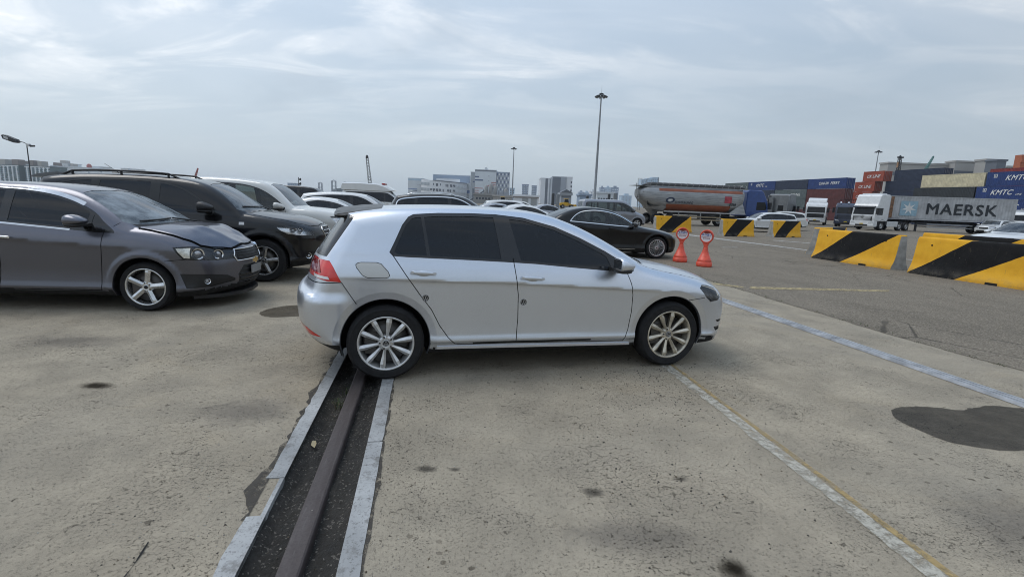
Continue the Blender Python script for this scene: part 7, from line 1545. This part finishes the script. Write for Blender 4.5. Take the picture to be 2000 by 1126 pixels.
# curved, banded office in front
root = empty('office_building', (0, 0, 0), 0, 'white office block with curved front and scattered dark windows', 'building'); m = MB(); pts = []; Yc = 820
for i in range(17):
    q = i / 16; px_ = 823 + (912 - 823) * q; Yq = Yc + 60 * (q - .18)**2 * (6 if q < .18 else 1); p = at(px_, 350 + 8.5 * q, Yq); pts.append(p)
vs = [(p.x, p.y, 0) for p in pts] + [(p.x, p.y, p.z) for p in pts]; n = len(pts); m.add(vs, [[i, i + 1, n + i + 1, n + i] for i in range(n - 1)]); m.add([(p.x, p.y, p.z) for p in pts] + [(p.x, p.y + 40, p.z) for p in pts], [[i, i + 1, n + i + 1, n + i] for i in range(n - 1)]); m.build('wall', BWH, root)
r = random.Random(4)
for lv in range(3):
    for i in range(n - 1):
        a_, b_ = pts[i], pts[i + 1]; zt = a_.z * (.86 - .28 * lv); zb = zt - a_.z * .15
        if 3 <= i <= 11:
            for k in (.15, .55):
                if r.random() < .30: continue
                x_, y_ = a_.x + (b_.x - a_.x) * k, a_.y + (b_.y - a_.y) * k; w_ = 1.5; h_ = r.uniform(.6, 1.); m = MB(); m.box(x_, x_ + w_, y_ - .3, y_ - .02, zt - (zt - zb) * h_, zt); m.build('window', BWN, root)
        else:
            x_ = a_.x + (b_.x - a_.x) * .12; m = MB(); m.box(x_, x_ + (b_.x - a_.x) * .76, min(a_.y, b_.y) - .35, min(a_.y, b_.y) - .05, zb, zt); m.build('window', BW if i > 11 else bmat('pale_glazing', (.42, .46, .49), .3), root)
m = MB(); [m.tube((pts[i].x, pts[i].y - .5, pts[i].z + .3), (pts[i + 1].x, pts[i + 1].y - .5, pts[i + 1].z + .3), .7, n=6) for i in range(4, n - 1)]; m.build('roof_edge', BDK, root)
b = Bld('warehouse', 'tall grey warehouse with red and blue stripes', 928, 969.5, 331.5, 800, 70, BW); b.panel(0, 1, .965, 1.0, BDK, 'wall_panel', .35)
for (u0, u1, v, mt) in ((0, .19, .765, BNV), (0, .39, .66, BNV), (.77, 1, .605, BRD), (.77, 1, .545, BRD), (.58, 1, .49, BRD), (.77, 1, .41, BNV), (0, .38, .41, BRD), (0, .19, .335, BRD), (0, .19, .27, BRD), (0, .25, .19, BNV)): b.panel(u0, u1, v, v + (.04 if mt is BNV else .022), mt, 'stripe')
for v in (.81, .66): b.panel(.63, .68, v, v + .02, BMD, 'vent')
b.roof_box(.45, .55, 3.5, BW)
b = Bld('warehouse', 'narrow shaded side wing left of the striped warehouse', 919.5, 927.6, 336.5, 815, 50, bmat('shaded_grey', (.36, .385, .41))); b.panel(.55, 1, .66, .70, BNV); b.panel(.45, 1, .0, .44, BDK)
b = Bld('parking_deck', 'lattice-fronted car park right of the striped warehouse', 970, 995, 336.5, 805, 60, BMD); b.windows(0, 1, .0, 1, 7, 8, BWH, .55, .62, 'screen_panel', lambda i, j: (i + j) % 2 == 0); b.windows(0, 1, 0, 1, 7, 8, BNV, .45, .5, 'dark_opening', lambda i, j: (i + j) % 2 == 1); b.panel(0, 1, .97, 1., BBL)
b = Bld('office_building', 'small pale block beside the distant high mast', 995.5, 1005, 368, 700, 30, BLT); b.windows(.1, .9, .3, .95, 3, 4, BWN)
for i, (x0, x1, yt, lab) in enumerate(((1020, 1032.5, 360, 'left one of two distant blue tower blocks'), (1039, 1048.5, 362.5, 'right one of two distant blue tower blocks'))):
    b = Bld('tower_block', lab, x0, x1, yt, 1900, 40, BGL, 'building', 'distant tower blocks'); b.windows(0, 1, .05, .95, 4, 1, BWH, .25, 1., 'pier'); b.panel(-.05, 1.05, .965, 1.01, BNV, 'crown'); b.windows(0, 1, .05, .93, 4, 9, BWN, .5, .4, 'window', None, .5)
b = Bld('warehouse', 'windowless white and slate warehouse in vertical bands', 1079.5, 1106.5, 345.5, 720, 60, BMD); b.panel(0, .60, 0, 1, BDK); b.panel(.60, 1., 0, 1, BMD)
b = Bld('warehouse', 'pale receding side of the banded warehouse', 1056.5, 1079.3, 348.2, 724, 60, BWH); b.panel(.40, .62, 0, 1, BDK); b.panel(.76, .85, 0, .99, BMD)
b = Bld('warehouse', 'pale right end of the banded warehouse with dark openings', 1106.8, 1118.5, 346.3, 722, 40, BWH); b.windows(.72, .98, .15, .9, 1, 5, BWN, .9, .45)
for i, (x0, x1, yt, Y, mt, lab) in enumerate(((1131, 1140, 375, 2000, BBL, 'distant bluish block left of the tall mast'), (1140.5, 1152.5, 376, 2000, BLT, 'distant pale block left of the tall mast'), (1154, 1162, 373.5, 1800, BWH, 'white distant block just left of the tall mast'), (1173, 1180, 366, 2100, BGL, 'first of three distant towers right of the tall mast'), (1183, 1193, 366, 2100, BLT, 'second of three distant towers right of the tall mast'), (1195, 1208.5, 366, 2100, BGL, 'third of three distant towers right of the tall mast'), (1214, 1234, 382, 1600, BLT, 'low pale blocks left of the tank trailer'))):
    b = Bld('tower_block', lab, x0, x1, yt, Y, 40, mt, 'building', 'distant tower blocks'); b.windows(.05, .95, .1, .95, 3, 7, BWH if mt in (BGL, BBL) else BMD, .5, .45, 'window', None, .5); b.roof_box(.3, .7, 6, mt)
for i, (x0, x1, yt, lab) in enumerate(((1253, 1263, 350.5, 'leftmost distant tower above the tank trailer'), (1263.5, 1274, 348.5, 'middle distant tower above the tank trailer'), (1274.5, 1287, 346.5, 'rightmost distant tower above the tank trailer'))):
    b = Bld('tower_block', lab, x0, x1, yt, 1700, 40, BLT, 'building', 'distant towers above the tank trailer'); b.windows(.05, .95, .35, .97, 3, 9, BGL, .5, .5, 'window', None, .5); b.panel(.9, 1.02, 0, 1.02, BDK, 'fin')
# low concrete works, gate posts and sheds in the middle distance
b = Bld('low_building', 'low white shed with shutters left of the banded warehouse', 1003, 1052, 383.5, 210, 14, BWH); b.panel(-.01, 1.01, .93, 1.03, BBR, 'roof_edge', .5); b.windows(.30, .98, .12, .86, 2, 1, bmat('shutter', (.36, .37, .37)), .7, 1., 'shutter')
b = Bld('shed', 'grey gabled shed in front of the banded warehouse', 1096, 1116, 381, 170, 10, BMD); b.panel(.05, .95, .86, .93, BDK, 'roof_edge'); m = MB(); m.prism([(-.3, b.h + .9), (b.w + .3, b.h + .9), (b.w / 2, b.h + 2.0)], 1, -.5, 10.5); m.build('roof', BDK, b.root)
b = Bld('low_building', 'low slate building left of the tall mast', 1133, 1154, 382, 230, 12, BBL); b = Bld('low_building', 'long low pale building right of the tall mast', 1166, 1200, 377.5, 260, 12, BW); b.windows(.05, .95, .3, .8, 6, 1, BWN)
b = Bld('low_building', 'low grey concrete works under the striped warehouse', 925, 962, 380.5, 240, 12, BCN); b.windows(.1, .9, .4, .85, 5, 1, BWN, .5, .5); b = Bld('low_building', 'low grey works beside the concrete plant', 963, 1000, 384, 230, 12, BTN); b.windows(.1, .9, .3, .8, 6, 1, BDK, .5, .6)
for i, (px_, yt, Yq, lab) in enumerate(((1080.5, 377, 60, 'dark gate post right of the low white shed'), (1147.5, 382, 62, 'short dark post left of the tall mast'), (1190, 378.5, 60, 'dark post behind the grey van'))):
    p = at(px_, yt, Yq); m = MB(); m.lathe([(.17, 0), (.17, p.z - .1), (.12, p.z), (0, p.z)], 12); o = m.build('bollard_post', POLED, None, (p.x, p.y, 0)); tag(o, lab, 'post')
for i, (x0, x1, yt, Yq, lab) in enumerate(((1087, 1093.5, 379, 55, 'grey steel column in front of the gabled shed'), (1199.5, 1206.5, 377, 55, 'grey steel column behind the grey van'))):
    p, q = at(x0, yt, Yq), at(x1, yt, Yq); m = MB(); m.cbox(0, q.x - p.x, 0, .35, 0, p.z, .03); o = m.build('steel_column', POLE, None, (p.x, p.y, 0)); tag(o, lab, 'column')
# concrete plant: silos, hopper frame and conveyor
cp = empty('concrete_plant', (at(958, 390, 330).x, 330, 0), 0, 'grey concrete plant with silos below the striped warehouse', 'industrial plant'); u = 330 / 960
for i, (dx, hh) in enumerate(((-3, 34), (0, 38), (3, 34), (10, 30))): m = MB(); m.lathe([(0, 2), (1.3, 5), (1.3, hh * u * .9), (0, hh * u)], 14); m.build('silo', BCN, cp, (dx, 0, 0))
for x in (-5, -1.5, 5, 8): m = MB(); m.tube((x, -2, 0), (x + .4, -2, 9), .15, n=6); m.build('leg', BDK, cp)
m = MB(); m.tube((-14, 0, 1), (-2, 0, 9.5), .45, n=6); m.build('conveyor', BDK, cp); m = MB(); m.box(4, 12, -2, 2, 5.5, 7.4); m.build('hopper', BMD, cp)
# yellow works vehicles
YLW = flat('machine_yellow', (.62, .36, .02), .5, var=.2, scale=2)
def loader(px_, Y, label, sc=1.):
    p = at(px_, 400, Y); root = empty('wheel_loader', (p.x, p.y, 0), R_(5), label, 'loader', 'yellow works machines'); root.scale = (sc,) * 3
    bev_prism('rear_body', [(-2.6, .9), (-2.7, 1.7), (-1.0, 2.0), (.2, 1.9), (.3, .8)], -.9, .9, YLW, root, .08); bev_prism('cab', [(-1.1, 1.9), (-1.0, 3.0), (.1, 3.0), (.4, 1.8)], -.7, .7, TGL, root, .05); bev_prism('cab_roof', [(-1.2, 3.0), (-1.15, 3.15), (.25, 3.15), (.3, 3.0)], -.8, .8, YLW, root, .04)
    bev_prism('boom', [(.3, 1.2), (.4, 1.7), (2.3, 1.1), (2.2, .8)], -.5, .5, YLW, root, .05); bev_prism('bucket', [(2.2, .25), (2.3, 1.3), (2.7, 1.35), (3.4, .3)], -1.3, 1.3, YLW, root, .05)
    for x in (-1.7, 1.3): truck_wheel(root, x, 1.1, .62, .4)
    return root
loader(1108, 165, 'yellow wheel loader in front of the banded warehouse'); loader(984, 150, 'yellow wheel loader behind the black crossover', .9)
# left apartments
r = random.Random(9)
for i, (x0, x1, yt, Y, lab) in enumerate(((-40, 36, 320.5, 620, 'leftmost green-glazed apartment block behind the street lamp'), (36.5, 48, 321, 640, 'blank pale gable between the two green-glazed apartment blocks'), (48.5, 97, 324.5, 620, 'green-glazed apartment block right of the street lamp'), (98, 109, 324.5, 640, 'pale gable at the end of the green-glazed apartments'), (108, 132, 319, 760, 'pale stepped apartment block right of the green-glazed ones'), (131.5, 143.5, 325.5, 760, 'lower pale end of the stepped apartments'))):
    gl = i in (0, 2); b = Bld('apartment_block', lab, x0, x1, yt, Y, 24, BW if not gl else BGN, 'building', 'apartment blocks at the left'); hh = b.h
    if gl:
        nb = 9 if i == 0 else 6; b.windows(0, 1, 0, 1, nb, 1, BWH, .22, 1., 'pier', None, .6); b.windows(0, 1, .05, .95, nb * 2, 8, BLT, .5, .34, 'window', lambda i_, j_: r.random() < .75, .4); b.panel(0, 1, .955, 1., BWH, 'cornice', .8)
        for k in range(3 if i == 0 else 2): u0 = .12 + k * .34; b.roof_box(u0, u0 + .16, 5.5 + r.uniform(-1, 1.5), BBR if k % 2 == 0 else BTN)
    else:
        b.windows(.15, .85, .1, .93, 2 if i != 4 else 4, 8, BWN if i > 3 else BMD, .35, .4); b.roof_box(.3, .7, 4., BTN if i > 3 else BBR)
for i, (x0, x1, yt, Y, lab) in enumerate(((150, 176, 327.5, 800, 'pale low apartments beyond the black SUV, left part'), (177, 199, 325.5, 820, 'pale apartments beyond the black SUV, right part'), (236, 250, 329, 900, 'small far block above the black SUV roof, left'), (255, 268, 330.5, 900, 'small far block above the black SUV roof, right'), (200, 300, 333.5, 950, 'long low far block above the black SUV roof'))):
    b = Bld('apartment_block', lab, x0, x1, yt, Y, 20, BW if i != 4 else BTN, 'building', 'apartment blocks at the left'); b.windows(.05, .95, .55, .95, 6, 3, BGL, .6, .45)
    if i == 0: m = MB(); m.ball((0, 0, 0), 4.2, (1, .5, 1), 2); m.build('red_roof_dome', BRD, b.root, (b.w * .78, 4, b.h + 3))
b = Bld('tower_block', 'distant bluish block left of the loudspeaker pole', 561.5, 578, 357.5, 1500, 30, BGL, 'building', 'distant tower blocks'); b.windows(.05, .95, .4, .95, 4, 4, BLT, .5, .5)
# harbour: far treeline hill, gantry cranes
def gantry(px_, ytop, Y, label, mat):
    p = at(px_, ytop, Y); root = empty('harbour_crane', (p.x, p.y, 0), 0, label, 'crane', 'far harbour cranes'); h = p.z; w = h * .13
    for sx in (-1, 1):
        for y in (-3, 3): m = MB(); m.box(sx * w - .7, sx * w + .7, y - .7, y + .7, 0, h); m.build('leg', mat, root)
    for z in (.42, .62, .97): m = MB(); m.box(-w - .7, w + .7, -3, 3, h * z - .9, h * z + .9); m.build('cross_beam', mat, root)
    m = MB(); m.box(-w * .5, w * .5, -2.5, 2.5, h * .3, h * .42); m.build('machine_house', mat, root); m = MB(); m.path([(-w, 0, h), (0, 0, h * 1.06), (w, 0, h)], .5, 6); m.build('apex', mat, root)
CRM = flat('crane_grey', (.25, .28, .32), .6); gantry(625.5, 357, 1300, 'leftmost far harbour crane', CRM); gantry(651.8, 353, 1200, 'middle far harbour crane with a red base', CRM); gantry(673.5, 356.5, 1400, 'rightmost far harbour crane', CRM)
m = MB(); r = random.Random(2); P = [at(x, 369.5 - 3.4 * math.sin((x - 650) / 55 * math.pi) + r.uniform(-.4, .4), 1500) for x in range(648, 706, 3)]; n = len(P); m.add([(p.x, p.y, 0) for p in P] + [(p.x, p.y, p.z) for p in P] + [(p.x, p.y + 120, 0) for p in P], [[i, i + 1, n + i + 1, n + i] for i in range(n - 1)] + [[n + i, n + i + 1, 2 * n + i + 1, 2 * n + i] for i in range(n - 1)]); o = m.build('hill', flat('far_hill_green', (.05, .07, .075), .9)); tag(o, kind='structure')
# lattice boom of a mobile crane
def lattice(name, label, base, top, w0, w1, mat, cat='crane', bays=16, rw=.09, group=None):
    B0, T = Vector(base), Vector(top); root = empty(name, B0, 0, label, cat, group); d = (T - B0); L = d.length; u = d.normalized(); a = u.cross(Vector((0, 1, 0))).normalized(); c = u.cross(a).normalized()
    def pt(k, i): w = w0 + (w1 - w0) * k; s = [(-1, -1), (1, -1), (1, 1), (-1, 1)][i]; return u * (L * k) + a * (s[0] * w / 2) + c * (s[1] * w / 2)
    for i in range(4): m = MB(); m.tube(pt(0, i), pt(1, i), rw, n=6); m.build('chord', mat, root)
    m = MB()
    for b_ in range(bays):
        k0, k1 = b_ / bays, (b_ + 1) / bays
        for i in range(4): m.tube(pt(k0, i), pt(k1, (i + 1) % 4), rw * .6, n=5); m.tube(pt(k1, i), pt(k1, (i + 1) % 4), rw * .6, n=5)
    m.build('lacing', mat, root); m = MB(); m.ball(tuple(u * L), w1 * .7, (1, .6, 1.5), 1); m.build('boom_head', mat, root); return root
p0, p1 = at(727, 395, 160), at(716.8, 306, 158); lattice('crane_boom', 'dark lattice crane boom rising behind the ambulance', p0, p1, 1.15, .6, POLED, bays=16, rw=.055)
p0, p1 = at(380, 350, 420), at(386.5, 329, 420); lattice('crane_boom', 'small red and white far crane boom above the black SUV', p0, p1, 1.2, .6, BRD, bays=8, rw=.18)
p0, p1 = at(1806, 334, 260), at(1823, 306, 260); lattice('crane_boom', 'green crane boom leaning above the grey building', p0, p1, 1.0, .5, flat('crane_green', (.10, .24, .22), .5), bays=10, rw=.12)
p0, p1 = at(1753.5, 338, 190), at(1758.2, 307, 190); dr = lattice('drill_rig', 'dark drilling rig mast above the navy containers', p0, p1, .9, .8, POLED, 'rig', bays=8, rw=.10); m = MB(); m.box(-.9, 1.2, -.3, .3, -.3, .2); m.build('mast_head', POLED, dr, tuple(p1 - p0)); m = MB(); m.box(-.8, -.3, -.4, .2, 0, 2.0); m.build('power_head', flat('rig_orange', (.36, .20, .10), .6), dr, (0, 0, 2))
m = MB(); p0 = at(1996.5, 302, 150); q0 = at(2010, 302, 150); m.box(0, q0.x - p0.x, 0, 2, 0, p0.z); m.box(-.1, 1.0, -.3, 0, p0.z - 2.2, p0.z - .9); o = m.build('gantry_leg', flat('crane_orange', (.42, .12, .05), .6), None, (p0.x, p0.y, 0)); tag(o, 'orange gantry crane leg at the right edge', 'crane')
# big grey logistics building behind the stacks
b = Bld('logistics_building', 'long grey concrete building behind the container stacks, left wing', 1735, 1826, 319.5, 270, 6, BTN); b.windows(.1, .98, .80, .86, 5, 1, BDK, .7, 1., 'strip_window'); b.windows(.12, .96, .70, .76, 3, 1, BDK, .2, 1.); 
b = Bld('logistics_building', 'recessed pale middle of the grey concrete building', 1826.5, 1866, 322, 272, 6, bmat('warm_grey', (.36, .345, .325)))
b = Bld('logistics_building', 'grey concrete building behind the stacks, right wing with ribbon windows', 1866.5, 1926, 316.5, 268, 6, BTN); b.panel(.0, .66, .78, .86, BDK, 'ribbon_window'); b.panel(.66, .95, .78, .86, BGL, 'ribbon_window'); b.panel(.2, .95, .60, .66, BDK, 'ribbon_window'); b.panel(0, 1, .67, .72, BW, 'band')
b = Bld('logistics_building', 'dark stair tower of the grey concrete building', 1948, 1966, 314.5, 250, 6, BDK); b = Bld('logistics_building', 'short wall between ribbon windows and dark stair tower', 1926.5, 1947.8, 313.5, 256, 6, BTN); b.panel(.05, .98, .78, .86, BDK, 'ribbon_window'); b.panel(.1, .98, .62, .69, BDK, 'ribbon_window')
b = Bld('logistics_building', 'low grey wing right of the dark stair tower', 1966.5, 2030, 327, 262, 6, BTN); b.panel(0, .9, .88, .93, BDK, 'ribbon_window')

# ------------------------------------------------------------------ thin harbour haze
m = MB(); m.box(-2600, 2600, -60, 2600, -1.6, 75); hz_ = m.build('haze', None); hz_.data.materials.clear()
hm = bpy.data.materials.new('harbour_haze'); hm.use_nodes = True; hm.node_tree.nodes.clear(); ho = hm.node_tree.nodes.new('ShaderNodeOutputMaterial'); hv = hm.node_tree.nodes.new('ShaderNodeVolumePrincipled')
hv.inputs['Color'].default_value = (.86, .92, 1, 1); hv.inputs['Density'].default_value = .00020; hv.inputs['Anisotropy'].default_value = .3; hm.node_tree.links.new(hv.outputs[0], ho.inputs['Volume']); hz_.data.materials.append(hm); tag(hz_, kind='stuff')
